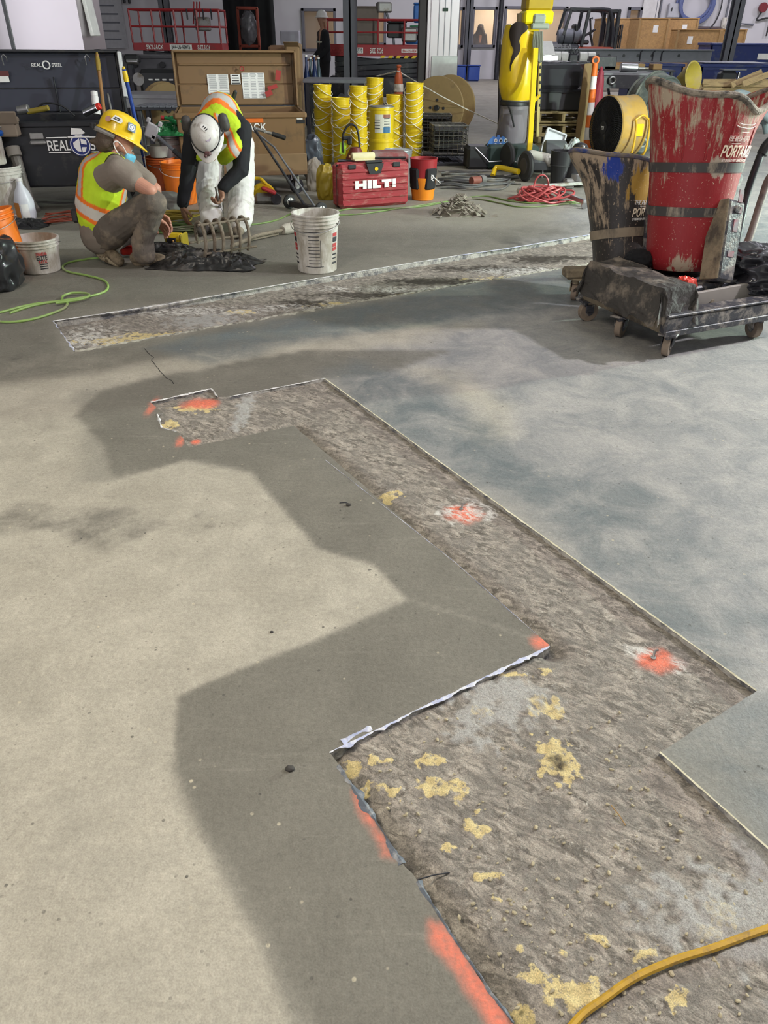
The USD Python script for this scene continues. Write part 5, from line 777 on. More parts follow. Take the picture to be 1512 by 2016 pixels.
# cage paddle
RU = mat('rusty_mud', (.20, .165, .12), .85, var=.4, sc=30, dirt=((.10, .07, .045), .4), bump=.5); b = G(440, 490); o = thing('mixing_paddle', 'mortar-caked mixing paddle with curved bars lying on the floor', 'mixing paddle', b)
Yc, zt_ = G(440, 490)[1], .0
ax0, ax1 = G(396, 478, .13), G(480, 466, .13); dirx = (ax1 - ax0) / np.linalg.norm(ax1 - ax0); nrm = np.array([-dirx[1], dirx[0], 0])
for k in range(6):
    cc = ax0 + (ax1 - ax0) * k / 5 - b; t = np.linspace(-.5, 3.4, 12); rad = .135; pts_ = cc + np.outer(-np.cos(t) * rad, nrm) * 1.0 + np.outer(np.sin(t) * rad, [0, 0, 1]) + np.outer((t - 1.5) * .018, dirx); obj('curved_bar', tube(pts_, .0115, 8), RU, o)
for t in (-.35, 1.2, 3.3): obj('tie_bar', tube([ax0 - b + nrm * (-math.cos(t) * .135) + np.array([0, 0, math.sin(t) * .135]) - dirx * .03, ax1 - b + nrm * (-math.cos(t) * .135) + np.array([0, 0, math.sin(t) * .135]) + dirx * .03], .009, 7), RU, o)
obj('shaft', tube([ax1 - b - dirx * .1 + [0, 0, -.05], G(505, 464, .035) - b, G(560, 452, .04) - b], .014, 10), RU, o); obj('coupling', tube([G(556, 453, .04) - b, G(562, 451, .04) - b, G(588, 446, .045) - b], [.03, .042, .042], 14), mat('pale_mud', (.42, .38, .32), .85, bump=.4), o); obj('shaft_plate', beam(G(480, 474, .012) - b, G(545, 460, .012) - b, .05, .012), RU, o)
# wheeled sweeper with folded handle
b = G(612, 425); o = thing('magnetic_sweeper', 'wheeled sweeper with a long black folding handle and white hub wheels', 'sweeper', b); wr = .062
w1, w2 = P(632, 411, G(632, 428)[1]) - b, P(570, 396, G(570, 411)[1]) - b; w1[2] = w2[2] = wr; av = (w2 - w1) / np.linalg.norm(w2 - w1); ra = math.degrees(math.atan2(av[1], av[0]))
for w_ in (w1, w2):
    wl = obj('wheel', mv(cyl(wr, .035, (0, 0, -.017), n=30, b=.008), w_, rx=90, rz=ra + 90), M['rubber'], o); s_ = obj('hub', mv(cyl(.036, .04, (0, 0, -.02), n=24), w_, rx=90, rz=ra + 90), M['white'], wl); obj('spoke', [mv(box(.008, .042, .03, (0, 0, .004), .001, ry=k * 72), w_, rz=ra + 90) for k in range(5)], M['black_plastic'], wl)
obj('magnet_bar', beam(w1 + av * .03 + [0, 0, -.01], w2 - av * .02 + [0, 0, -.01], .06, .05, .008), M['black_plastic'], o); e = G(655, 425, .03) - b; obj('end_block', beam(w1 + [.03, -.02, -.03], e, .04, .035), M['black_plastic'], o)
t1_ = P(500, 252, 7.45) - b; obj('handle_tube', tube([(w1 + w2) / 2, t1_], .012, 10), M['black_steel'], o); obj('handle_tube', tube([w1 + av * .1 + [.0, .06, 0], P(540, 290, 7.5) - b, P(500, 258, 7.5) - b], .009, 10), M['grey_steel'], o)
g2 = P(562, 272, 7.42) - b; obj('grip_arm', tube([t1_, g2], .013, 10), M['dull_steel'], o); obj('grip', tube([t1_ + (g2 - t1_) * .58, g2], .02, 12), M['black_plastic'], o); obj('pivot', [cyl(.012, .04, t1_ + (g2 - t1_) * k + [0, .02, 0], rx=90, n=12) for k in (0.05, .36)], M['steel'], o)
# saw, glove bag, yellow bag
c = G(520, 405); o = thing('cut_off_saw', 'yellow power saw with a red strap on the floor beside the white trousers', 'saw', (c[0], c[1] + .1, 0)); obj('guard', [mv(plate(Point(0, 0).buffer(.12).intersection(shapely.box(-.2, -.02, .2, .2)), .06), (-.02, .05, .06), rx=90)], M['yellow'], o); obj('body', box(.2, .16, .1, (.0, .04, .0), .03), M['dull_steel'], o); obj('strap', box(.14, .07, .03, (.04, -.04, .11), .01, ry=20), M['red'], o); obj('blade', cyl(.05, .03, (.11, -.02, .05), rx=90), M['black_steel'], o); obj('handle', tube([(-.1, 0, .12), (-.13, 0, .2), (-.04, 0, .22), (.02, 0, .17)], .016, sm=5), M['yellow'], o)
obj('paper_sack', mv(sack(.15, .15, .29, 61), (G(621, 372)[0], G(621, 378)[1] + .1, 0)), mat('paper_tan', (.38, .35, .29), .8), label='crumpled pale paper sack left of the red tool case', cat='sack'); obj('plastic_bag', mv(sack(.17, .17, .3, 66), (G(648, 395)[0] - .03, G(648, 395)[1] + .08, 0)), mat('bag_yellow', (.38, .27, .02), .4), label='crumpled yellow plastic bag against the red tool case', cat='bag')
obj('grey_sheet', mv(sack(.2, .16, .42, 71), (P(614, 280, 8.9)[0], 8.95, 0)), mat('slate_plastic', (.07, .08, .10), .3), label='dark grey plastic bag standing behind the brown chest corner', cat='bag')
# ---------------------------------------------------------------- yellow pails
YP = mat('pail_yellow', (.74, .53, .012), .38, var=.12, dirt=((.52, .36, .02), .2)); WH = mat('wire_white', (.85, .83, .74), .5)
rq = random.Random(11); first = None
ORD = ['top', 'second', 'third', 'fourth', 'fifth', 'sixth', 'seventh', 'eighth', 'ninth', 'tenth', 'eleventh', 'twelfth', 'thirteenth']
def small_pail(label, loc, rz):
    o = thing('pail', label, 'pail', loc, rz, 'yellow pails nested in tall stacks')
    obj('body', pail_mesh(.097, .107, .20, (.88,), .003, 32), YP, o); obj('handle', mv(wire_handle(.119, 0, .123, .0042, 0, .085), (0, 0, .172), ry=8), WH, o); return o
for px, ytop, Y, lab in ((634, 166, 10.35, 'leftmost stack'), (671, 192, 10.15, 'second stack from the left'), (705, 169, 10.4, 'third stack from the left'), (738, 153, 10.75, 'tall stack behind the labelled drum'), (778, 186, 10.6, 'stack right of the labelled drum'), (817, 163, 10.5, 'rightmost stack')):
    t = P(px, ytop, Y); n = max(2, int(round((t[2] - .20) / .066)) + 1); st = (t[2] - .20) / (n - 1)
    for k in range(n):
        loc = (t[0] + rq.uniform(-.004, .004), Y + rq.uniform(-.004, .004), k * st); rz = rq.choice((-58, -40, -22, 24, 40, 62)) + rq.uniform(-10, 10); lb = ('yellow nested pail, %s of the %s' % (ORD[n - 1 - k] + ('' if k == n - 1 else ' from top'), lab)) if k else 'bottom yellow pail of the %s' % lab
        if first is None: first = small_pail(lb, loc, rz)
        else: copy_of(first, loc, rz, lb)
c = P(750, 305, 9.75); cx = P(751, 235, 9.75)[0]
for k, lab in enumerate(('plain yellow drum standing under the labelled yellow drum', 'large yellow drum with a printed label standing on another drum')):
    o = thing('drum', lab, 'drum', (cx, 9.75, .335 * k)); obj('body', lathe([(0, 0), (.138, 0), (.141, .01), (.143, .10), (.146, .105), (.143, .11), (.145, .30), (.149, .305), (.149, .325), (.14, .33), (0, .33)], 40), YP, o); obj('lid', cyl(.146, .02, (0, 0, .318)), M['dull_steel'] if k else YP, o)
    if k:
        obj('label_sheet', wrap(patch(.20, .19, 14), .143, .145, .33, 8, .165), mat('label_pale', (.62, .60, .50), .6), o, label='pale printed paper label'); obj('label_block', wrap(patch(.085, .06, 6), .1435, .1455, .33, 26, .10), mat('label_blue', (.02, .12, .25), .5), o); obj('label_block', wrap(patch(.085, .035, 6), .1435, .1455, .33, 26, .242), mat('label_brown', (.25, .08, .05), .5), o)
        obj('label_print', [wrap(patch(.07, .006, 5), .1438, .1458, .33, -20 + (k2 % 2) * 46, .12 + .014 * k2) for k2 in range(8)], M['ink'], o); obj('drum_handle', mv(wire_handle(.155, 0, .05, .003, 20), (0, 0, .29)), WH, o)
# red tool case
HR = mat('case_red', (.32, .028, .035), .5, var=.15, dirt=((.40, .17, .14), .28), dsc=8, stretch=(1, 1, 4)); RZ = 24.5; o_ = G(670, 413); D_ = .20
L_ = .70; Hh = .375; o = thing('tool_case', 'large red hard tool case with white maker lettering standing on edge', 'tool case', o_ + np.array([math.cos(math.radians(RZ)), math.sin(math.radians(RZ)), 0]) * L_ / 2, RZ)
obj('shell_front', box(L_, D_ * .5, Hh, (0, D_ * .25, 0), .028), HR, o); obj('shell_back', box(L_, D_ * .5, Hh, (0, D_ * .77, 0), .028), HR, o); obj('seam', box(L_ * .98, .016, Hh * .97, (0, D_ * .51, .004), .006), M['black_plastic'], o)
for k in range(6): obj('front_rib', box(L_ * .94, .016, .030, (0, -.003, .022 + k * .056), .007), HR, o)
lq2 = lambda x, y: onp(x, y, o_, RZ) - [L_ / 2, 0, 0]; zt = lq2(737, 362)
gl = lambda pl, x: plate(Polygon(pl), .004, (x, -.016, 0), rx=90)
# the maker's block lettering: six block glyphs, drawn as polygons
U = .062; bw = .024; cx0 = lq2(699, 362)[0]; cz = zt[2] - .0
GL = [[[(0, 0), (bw, 0), (bw, .30 * U * 1), (2.1 * bw, .30 * U), (2.1 * bw, 0), (3.1 * bw, 0), (3.1 * bw, U), (2.1 * bw, U), (2.1 * bw, .68 * U), (bw, .68 * U), (bw, U), (0, U)]], [[(0, 0), (bw * 1.15, 0), (bw * 1.15, U), (0, U)]], [[(0, 0), (2.2 * bw, 0), (2.2 * bw, .34 * U), (1.1 * bw, .34 * U), (1.1 * bw, U), (0, U)]], [[(.75 * bw, 0), (1.85 * bw, 0), (1.85 * bw, .66 * U), (2.7 * bw, .66 * U), (2.7 * bw, U), (0, U), (0, .66 * U), (.75 * bw, .66 * U)]], [[(0, 0), (bw * .95, 0), (bw * .95, .2 * U), (0, .2 * U)], [(0, .28 * U), (bw * .95, .28 * U), (bw * .95, U), (0, U)]]]
x = 0; gs = []
for g in GL:
    for pl in g: gs.append(mv(plate(Polygon(pl), .004), (x, 0, 0), rx=90))
    x += max(p[0] for pl in g for p in pl) + .006
W_ = lq2(780, 350)[0] - lq2(698, 362)[0]; ms = join(gs); ms.apply_scale([W_ / x, 1, 1.15]); ms.apply_translation((lq2(698, 362)[0], -.012, cz - .035)); obj('lettering', ms, M['white_letter'], o)
hx = lq2(737, 330)[0]; obj('handle_recess', plate(Polygon([(-.085, 0), (.085, 0), (.055, -.085), (-.055, -.085)]), .02, (hx, -.001, Hh), rx=90), M['black_plastic'], o); obj('handle', box(.17, .03, .025, (hx, .01, Hh - .002), .01), M['black_plastic'], o); obj('button', cyl(.018, .008, (hx + .01, -.018, Hh - .045), rx=90), M['yellow'], o)
for s in (-.22, .22): obj('latch', box(.075, .014, .04, (hx + s, -.004, Hh - .04), .006), M['black_plastic'], o)
o = thing('tool_case', 'smaller dusty red tool case lying behind the large red case', 'tool case', (P(765, 320, 7.95)[0], 7.95, 0), 8); obj('shell', box(.36, .26, .41, (0, 0, 0), .03), mat('case_dusty', (.25, .06, .06), .6, dirt=((.28, .2, .18), .5)), o); obj('rib', box(.3, .03, .015, (0, -.13, .36), .005), M['black_plastic'], o)
p = P(715, 314, 7.6); o = thing('paper_roll', 'rolled cream paper lying on the red tool case', 'paper roll', (p[0], 7.50, .386), 22); obj('roll', [cyl(.032, .22, (-.11, 0, .032), ry=90, n=24), box(.2, .05, .012, (0, -.03, 0), .003)], mat('cream_paper', (.72, .66, .40), .7), o); obj('roll_end', tube([(-.112, 0, .032), (-.135, 0, .032)], .012), M['wood'], o)
p = P(665, 316, 7.45); obj('pry_bar', tube([p, P(700, 318, 7.5)], .012), M['black_steel'], label='short dark bar lying on the left end of the red tool case', cat='bar')
p = P(700, 322, 8.3); o = thing('sprayer', 'dark red hand sprayer with black arched hose and lime tag', 'sprayer', (p[0], 8.35, 0)); z_ = P(700, 290, 8.35)[2]; obj('tank', lathe([(0, 0), (.09, 0), (.1, .03), (.1, z_ * .75), (.05, z_), (0, z_)], 28), mat('oxide_red', (.16, .025, .02), .45), o); q = lambda x, y: P(x, y, 8.35) - [p[0], 8.35, 0]
obj('hose', tube([q(676, 300), q(675, 268), q(683, 250), q(692, 245), q(702, 252), q(707, 275), q(708, 308)], .011, 9, sm=7), M['black_plastic'], o); obj('pump_head', [box(.1, .05, .04, q(683, 276), .012, rz=10), box(.05, .05, .08, q(688, 285), .012)], M['black_plastic'], o); obj('tag', mv(box(.065, .004, .11, b=.002), q(674, 304), ry=8), mat('lime_tag', (.45, .75, .05), .5), o)
p = P(784, 322, 8.6); o = thing('pail', 'grey galvanised pail behind the dusty red case', 'pail', (p[0], 8.6, 0)); z_ = P(784, 294, 8.6)[2]; obj('body', pail_mesh(.12, .145, z_, (.9,), .004), mat('galv', (.4, .42, .44), .35, metal=.6), o); obj('lid', cyl(.14, .015, (0, 0, z_ - .02)), mat('lid_grey', (.42, .44, .44), .5), o)
# bucket with tool pockets
c = G(833, 397); o = thing('tool_bucket', 'orange bucket with a red rim and black tool pockets right of the red case', 'bucket', (c[0], c[1] + .13, 0)); r0, r1, h = .105, .13, .37
obj('body', lathe([(0, 0), (r0 - .005, 0), (r0, .005), (r0 + .014, h * .55), (r1 - .003, h * .55), (r0, .01), (0, .01)], 40), mat('bucket_orange', (.78, .24, .01), .45), o); obj('upper_band', lathe([(r0 + .014, h * .52), (r1, h - .01), (r1 + .006, h), (r1 - .006, h), (r0 + .006, h * .52)], 40), mat('rim_red', (.30, .015, .02), .5), o)
for k, a in enumerate((-55, 38, 130)): obj('pocket', wrap(mv(box(.135, .03, .19, (0, 0, -.09), .02), rz=0).subdivide().subdivide(), r0, r1, h, a, .19), mat('pocket_black', (.012, .012, .014), .8), o)
obj('pocket_mark', wrap(join([mv(ring(.014, .004, 14, 5), (-.004, -.018, .018), rx=90), mv(box(.035, .004, .008, (0, -.018, -.012)), ry=35), mv(box(.03, .004, .01, (.006, -.018, .002)), ry=-40)]), r0, r1, h, 38, .2), M['white_letter'], o); obj('cord_strap', tube([(r1 * .25, -r1 * .97, h * .72), (r1 * .95, -r1 * .75, h * .52), (r1 * 1.25, -r1 * .4, h * .42)], .004), M['white_letter'], o)
# wire baskets and floor grating
WG = mat('basket_wire', (.10, .095, .085), .5, metal=.5, dirt=((.25, .22, .17), .35))
def basket(label, q, Y, d, rz):
    a, b_, z0, z1 = FR(*q, Y); w, h = b_ - a, z1 - z0; o = thing('wire_basket', label, 'wire basket', ((a + b_) / 2, Y + d / 2, z0), rz); bars = []
    nx, nz = int(w / .055), max(3, int(h / .05)); nd = int(d / .07)
    fr_ = lambda s: [tube([(-w / 2 + w * k / nx, s * d / 2, 0), (-w / 2 + w * k / nx, s * d / 2, h)], .004, 4) for k in range(nx + 1)] + [tube([(-w / 2, s * d / 2, h * k / nz), (w / 2, s * d / 2, h * k / nz)], .004, 4) for k in range(nz + 1)]
    sd = lambda s: [tube([(s * w / 2, -d / 2 + d * k / nd, 0), (s * w / 2, -d / 2 + d * k / nd, h)], .004, 4) for k in range(nd + 1)] + [tube([(s * w / 2, -d / 2, h * k / nz), (s * w / 2, d / 2, h * k / nz)], .004, 4) for k in range(nz + 1)]
    for s in (-1, 1): obj('side_grid', fr_(s), WG, o, kind='stuff'); obj('end_grid', sd(s), WG, o, kind='stuff')
    obj('top_grid', [tube([(-w / 2 + w * k / nx, -d / 2, h), (-w / 2 + w * k / nx, d / 2, h)], .004, 4) for k in range(nx + 1)] + [tube([(-w / 2, -d / 2 + d * k / nd, h), (w / 2, -d / 2 + d * k / nd, h)], .004, 4) for k in range(nd + 1)], WG, o, kind='stuff'); obj('stacked_mesh', [box(w * .94, d * .9, .012, (0, 0, h * k / 5 + .01), .003) for k in range(5)], mat('mesh_dark', (.03, .03, .028), .7), o, kind='stuff')
    obj('rim', [tube([(-w / 2, s * d / 2, h), (w / 2, s * d / 2, h)], .008, 6) for s in (-1, 1)] + [tube([(s * w / 2, -d / 2, h), (s * w / 2, d / 2, h)], .008, 6) for s in (-1, 1)], WG, o)
basket('front wire basket of dark mesh panels beside the yellow pails', (852, 248, 916, 304), 10.15, .4, 6); basket('rear wire basket of dark mesh panels against the cable spool', (833, 228, 888, 262), 11.0, .4, 0); basket('lower rear wire basket behind the front one', (833, 262, 905, 300), 10.9, .42, 0)
gz = G(905, 318); o = thing('floor_grating', 'flat dark steel grating lying on the floor before the wire baskets', 'grating', (gz[0], gz[1], .0), 6); gw, gd = 1.0, .75
obj('grid', [tube([(-gw / 2 + gw * k / 16, -gd / 2, .02), (-gw / 2 + gw * k / 16, gd / 2, .02)], .008, 5) for k in range(17)] + [tube([(-gw / 2, -gd / 2 + gd * k / 12, .02), (gw / 2, -gd / 2 + gd * k / 12, .02)], .008, 5) for k in range(13)], mat('grating_steel', (.09, .09, .11), .4, metal=.5), o, kind='stuff'); obj('border', [box(gw, .03, .035, (0, s * gd / 2, 0), .005) for s in (-1, 1)] + [box(.03, gd, .035, (s * gw / 2, 0, 0), .005) for s in (-1, 1)], M['black_steel'], o)
# delineator post and rope
p = P(784, 210, 11.4); o = thing('delineator_post', 'orange traffic post with a pale band behind the yellow pails', 'traffic post', (p[0], 11.4, 0)); z1 = P(784, 127, 11.4)[2]; rz_ = lambda y: P(784, y, 11.4)[2]
obj('post', lathe([(0, 0), (.17, 0), (.17, .03), (.07, .06), (.055, rz_(160)), (.05, rz_(150)), (.028, rz_(140)), (.022, rz_(134)), (.034, rz_(130)), (.034, z1 - .02), (.02, z1), (0, z1)], 28), mat('post_orange', (.48, .10, .03), .5), o); obj('band', lathe([(.058, rz_(181)), (.066, rz_(180)), (.063, rz_(166)), (.055, rz_(165))], 28), M['white_plastic'], o)
o = thing('rope', 'thin pale rope tied from the orange traffic post across the cable spool', 'rope', (p[0], 11.4, 0)); A = lambda x, y, Y: P(x, y, Y) - [p[0], 11.4, 0]
obj('strand', tube([A(742, 150, 11.7), A(783, 140, 11.36)], .009, 6), M['white_plastic'], o); obj('strand', tube([A(785, 141, 11.36), A(866, 188, 12.7), A(925, 218, 12.9), A(986, 246, 10.3)], .008, 6), M['white_plastic'], o)
# debris heap, cables, extension cords
c = G(905, 424); rr = random.Random(3); sh = []
for k in range(260):
    a, rad = rr.uniform(0, 6.28), abs(rr.gauss(0, .085)); z = max(0.004, .17 * (1 - rad / .2) * rr.uniform(.5, 1)); sh.append(mv(box(rr.uniform(.05, .105), rr.uniform(.015, .04), rr.uniform(.003, .008), base=False), (1.35 * rad * math.cos(a), rad * math.sin(a) + .05, z), rr.uniform(-35, 35), rr.uniform(-35, 35), rr.uniform(0, 180)))
obj('rubble_heap', mv(join(sh + [lathe([(0, .125), (.08, .08), (.15, .0), (0, 0)], 20, (0, .05, 0), s=(1.3, 1, 1))]), c), mat('rubble', (.28, .25, .20), .9, var=.4, sc=30), label='small heap of grey mortar shards swept together on the floor', cat='rubble', kind='stuff')
KG = mat('cable_grey', (.09, .09, .09), .6, dirt=((.2, .18, .15), .4)); o = thing('cable_bundle', 'coiled grey cables with a red brown plug on the floor', 'cable', G(920, 355))
b = G(920, 355)
for k in range(10):
    y = 337 + k * 3.6; obj('cable', tube(np.array([G(862 + rr.uniform(-4, 14), y, .012), G(890, y + rr.uniform(-3, 2), .015 + .01 * (k % 3)), G(930, y + rr.uniform(-2, 4), .02), G(985 + rr.uniform(-15, 30), y + rr.uniform(-6, 6), .012), G(1020 + rr.uniform(-15, 10), y - rr.uniform(0, 10), .012)]) - b, .011, 6, sm=5), KG, o)
obj('plug', tube([G(928, 356, .05) - b, G(944, 354, .05) - b], .04, 14), mat('plug_red', (.22, .07, .05), .6), o); obj('plug_ring', tube([G(944, 354, .05) - b, G(952, 353, .045) - b], .045, 14), M['dull_steel'], o)
def cord(label, px, r, m, name='extension_cord', z=None, cat='cord'):
    b = G(*px[len(px) // 2]); o = thing(name, label, cat, b); obj('cord', tube(np.array([G(x, y, r if z is None else z) for x, y in px]) - b, r, 7, sm=8), m, o); return o
cord('green extension cord running across the floor behind the white bucket', [(462, 444), (505, 441), (545, 433), (575, 420), (612, 410), (640, 419), (690, 411), (740, 411), (800, 409), (845, 404), (900, 392), (955, 386), (1000, 395), (1050, 400), (1110, 398), (1175, 396)], .007, GRN); cord('second green extension cord in front of the heap of rubble', [(560, 444), (600, 430), (660, 424), (720, 420), (800, 408), (870, 398), (930, 391), (985, 400), (1020, 407), (1070, 406), (1120, 401), (1180, 398)], .0065, GRN)
RC = mat('cord_red', (.42, .07, .07), .45); b = G(1058, 396); o = thing('extension_cord', 'tangled heap of red extension cord on the floor before the yellow vacuum', 'cord', b)
for k in range(16):
    a, ph = rr.uniform(.06, .15), rr.uniform(0, 6.28); t = np.linspace(0, 2 * math.pi, 18); tl = rr.uniform(-.6, .6); x = rr.gauss(0, .10); obj('cord_loop', tube(np.stack([1.3 * a * np.cos(t) + x, .7 * a * np.sin(t) + rr.gauss(.03, .04), .01 + np.maximum(0, .05 + .07 * np.sin(t + ph) * (1 - abs(x) * 3)) ], 1), .0095, 6, sm=2), RC, o)
obj('cord_end', tube(np.array([G(1090, 399, .012), G(1120, 396, .012), G(1165, 394, .012)]) - b, .008, 6, sm=4), RC, o); t = np.linspace(0, 6.28, 20); obj('cord_loop', tube(np.stack([.07 * np.cos(t) + .03, 0 * t + .05, .13 + .1 * np.sin(t)], 1), .0085, 6), RC, o); obj('plug', tube([G(1022, 375, .05) - b, G(1040, 384, .05) - b], .03, 10), mat('plug_clear', (.4, .36, .32), .3), o)
# yellow foreground cord
YC = mat('cord_ochre', (.52, .30, .025), .5, var=.3, sc=30, dirt=((.28, .17, .05), .45), dsc=25); cord('thick ochre yellow cord lying across the near trench, bottom right', [(1080, 2080), (1140, 2004), (1190, 1966), (1250, 1925), (1330, 1890), (1400, 1868), (1512, 1828), (1640, 1790)], .0068, YC, z=-.004)
# bolt stubs and bits in and beside the trench
for k, (x, y, lab) in enumerate(((908, 1003, 'short steel bolt stub in the upper orange paint mark'), (1286, 1296, 'short steel bolt stub in the lower orange paint mark'))):
    c = G(x, y, -.014); o = thing('bolt_stub', lab, 'bolt', c, 40); obj('stub', tube([(0, 0, 0), (.012, .006, .014), (.02, .002, .016)], .0035, 8), M['dull_steel'], o); obj('washer', cyl(.007, .003, (0, 0, .001), n=14), M['dull_steel'], o)
for k, (x, y, s, lab) in enumerate(((686, 995, .007, 'small black pebble on the swept strip of floor'), (571, 1515, .008, 'small dark stone on the floor left of the near trench'), (535, 1245, .004, 'tiny dark speck of stone on the pale dust'))): obj('stone', mv(ell(s * 1.2, s, s * .7, (0, 0, s * .4), 2, .5, 3, k), G(x, y)), mat('dark_stone', (.05, .045, .04), .8), label=lab, cat='stone')
for k, (x0, y0, x1, y1, lab) in enumerate(((822, 1732, 885, 1718, 'thin dark wire sticking out from the left cut of the near trench'), (1203, 1585, 1232, 1625, 'thin brown twig lying in the near trench'), (668, 990, 690, 992, 'fine dark wire scrap beside the black pebble'))): obj('wire_scrap', tube([G(x0, y0, -.004 if k == 0 else (-.012 if k == 1 else .003)), G((x0 + x1) / 2, (y0 + y1) / 2 - 2, -.006 if k < 2 else .004), G(x1, y1, -.012 if k < 2 else .003)], .0014, 6), M['black_steel'] if k != 1 else M['wood'], label=lab, cat='wire')
chips = []; rr = random.Random(21)
for k in range(340):
    x, y = rr.uniform(690, 1500), rr.uniform(1390, 2010); g = G(x, y, -.012)
    if t1.buffer(-.02).contains(Point(g[:2])): s = rr.uniform(.0012, .0042); chips.append(mv(ell(s * 1.5, s, s * .8, sub=0, noise=.6, seed=k), g, rz=rr.uniform(0, 180)))
obj('grit', chips, mat('grit', (.42, .36, .24), .9, var=.5, sc=40), label='loose pale grit scattered over the near trench floor', cat='grit', kind='stuff')
# ---------------------------------------------------------------- yellow dust extractor
VY = mat('vacuum_yellow', (.80, .55, .012), .22, var=.06, coat=.4); CL = film('clear_poly', (.82, .80, .84), .15, .62, (.30, .28, .30)); Yv = 10.2; c = P(1020, 318, 10.2); V = lambda x, y, dy=0: P(x, y, Yv + dy) - [c[0], Yv, 0]
o = thing('dust_extractor', 'tall yellow industrial vacuum drum with a black flame emblem on a yellow frame', 'vacuum', (c[0], Yv, 0)); xa = V(1022, 120)[0]; R0 = (V(1060, 100)[0] - V(986, 100)[0]) / 2; zz = lambda y: V(1022, y)[2]
obj('drum', lathe([(0, zz(47)), (R0 * .7, zz(47)), (R0 * .86, zz(49)), (R0 * .92, zz(56)), (R0 * 1.0, zz(80)), (R0 * 1.0, zz(160)), (R0 * .95, zz(173)), (R0 * .80, zz(192)), (R0 * .76, zz(196)), (0, zz(196))], 48, (xa, 0, 0)), VY, o)
fp_ = [(-.075, .30), (-.02, .335), (.055, .33), (.105, .295), (.085, .265), (.045, .235), (.03, .19), (.045, .15), (.04, .10), (0, .055), (-.03, 0), (-.035, -.05), (-.048, .0), (-.035, .07), (-.02, .12), (-.05, .16), (-.075, .21), (-.085, .26)]
em = trimesh.creation.extrude_polygon(Polygon(spline(np.array(fp_ + fp_[:1]), 3)[:-1, :2]), .004, engine='earcut').subdivide().subdivide(); v = np.array(em.vertices) * (1.15, 1.25, 1); em = trimesh.Trimesh(np.c_[v[:, 0], -v[:, 2], v[:, 1]], em.faces, process=False)
obj('emblem', mv(wrap(em, R0, R0, 1, -22, zz(128)), (xa, 0, 0)), mat('emblem_black', (.02, .012, .008), .4), o, label='black flame shaped emblem')
obj('cone_band', lathe([(R0 * .76, zz(198)), (R0 * .80, zz(200)), (R0 * .80, zz(206)), (R0 * .76, zz(208))], 40, (xa - .01, 0, 0)), M['black_plastic'], o); obj('collar', lathe([(R0 * .7, zz(214)), (R0 * .74, zz(196)), (R0 * .6, zz(195))], 40, (xa, 0, 0)), M['dull_steel'], o)
bg = np.array(lathe([(0, zz(292)), (R0 * .7, zz(290)), (R0 * .84, zz(268)), (R0 * .80, zz(235)), (R0 * .76, zz(200)), (0, zz(200))], 36).vertices); bm = lathe([(0, zz(292)), (R0 * .7, zz(290)), (R0 * .84, zz(268)), (R0 * .82, zz(250)), (R0 * .80, zz(235)), (R0 * .78, zz(215)), (R0 * .76, zz(200))], 36); v = np.array(bm.vertices); v[:, :2] *= (1 + .22 * (meshkit.fbm(v * 9, 3, 2) - .5))[:, None]; bm.vertices = v + [xa - .01, 0, 0]
obj('dust_bag', bm, CL, o, label='clear plastic dust bag'); obj('dust_fill', mv(lathe([(0, zz(290)), (R0 * .6, zz(288)), (R0 * .7, zz(255)), (R0 * .5, zz(225)), (0, zz(222))], 24), (xa - .01, 0, 0)), mat('dust_fill', (.22, .19, .20), .8), o); obj('bag_strap', tube([V(1001, 209, -.2), V(1008, 230, -.22), V(1012, 250, -.2)], .01), M['black_plastic'], o)
obj('rear_post', tube([V(988, 88, .05), V(986, 180, .05), V(983, 330, .1)], .032, 8), M['black_steel'], o); obj('front_post', beam(V(1040, 330, -.62), V(1054, 95, -.30), .06, .06), VY, o, label='yellow square upright'); obj('side_post', beam(V(1058, 270, .1), V(1064, 100, .1), .035), mat('post_pale', (.5, .42, .15), .5), o); obj('post_brace', beam(V(1046, 205, -.14), V(1062, 188, .08), .03), VY, o)
for x in (1064,):
    for k in range(7): obj('post_slot', box(.02, .006, .03, V(x - .4, 120 + k * 15, .075), .002), M['black_plastic'], o)
hz0 = zz(44); obj('motor_head', box(V(1082, 20)[0] - V(1030, 20)[0], .42, 1.95 - hz0 - .1, ((V(1082, 20)[0] + V(1030, 20)[0]) / 2, 0, hz0 + .1), .03), mat('head_yellow', (.42, .29, .01), .5), o, label='square ochre motor head'); obj('head_band', box(V(1082, 20)[0] - V(1029, 20)[0] + .02, .45, .13, ((V(1082, 20)[0] + V(1030, 20)[0]) / 2, 0, hz0 - .02), .02), mat('band_yellow', (.9, .72, .005), .35), o)
obj('inlet', [cyl(.045, .1, V(1024, 47), n=18), box(.08, .08, .08, V(1048, 55), .015)], mat('inlet', (.35, .28, .18), .5), o); obj('coupling', [box(.2, .1, .06, V(1062, 58, -.2), .015), box(.14, .1, .1, V(1060, 48, -.2), .02)], mat('grey_green_plastic', (.30, .34, .28), .5), o)
for k in range(6): obj('hanging_cable', tube([V(1052 + k * 3, 62, -.24), V(1050 + k * 3.4, 90, -.27), V(1055 + k * 2.5, 123 - abs(k - 3) * 2, -.26), V(1060 + k * 1.2, 90, -.22)], .011, 6, sm=6), mat('cable_olive', (.16, .17, .13), .6), o)
wc = P(1034, 340, 8.95) - [c[0], Yv, 0]; wc[2] = .155; wh = obj('wheel', mv(cyl(.155, .06, (0, 0, -.03), n=36, b=.02), wc, ry=90, rz=20), M['rubber'], o); obj('hub', mv(cyl(.085, .07, (0, 0, -.035), n=24), wc, ry=90, rz=20), mat('hub_dark', (.05, .045, .045), .6), wh)
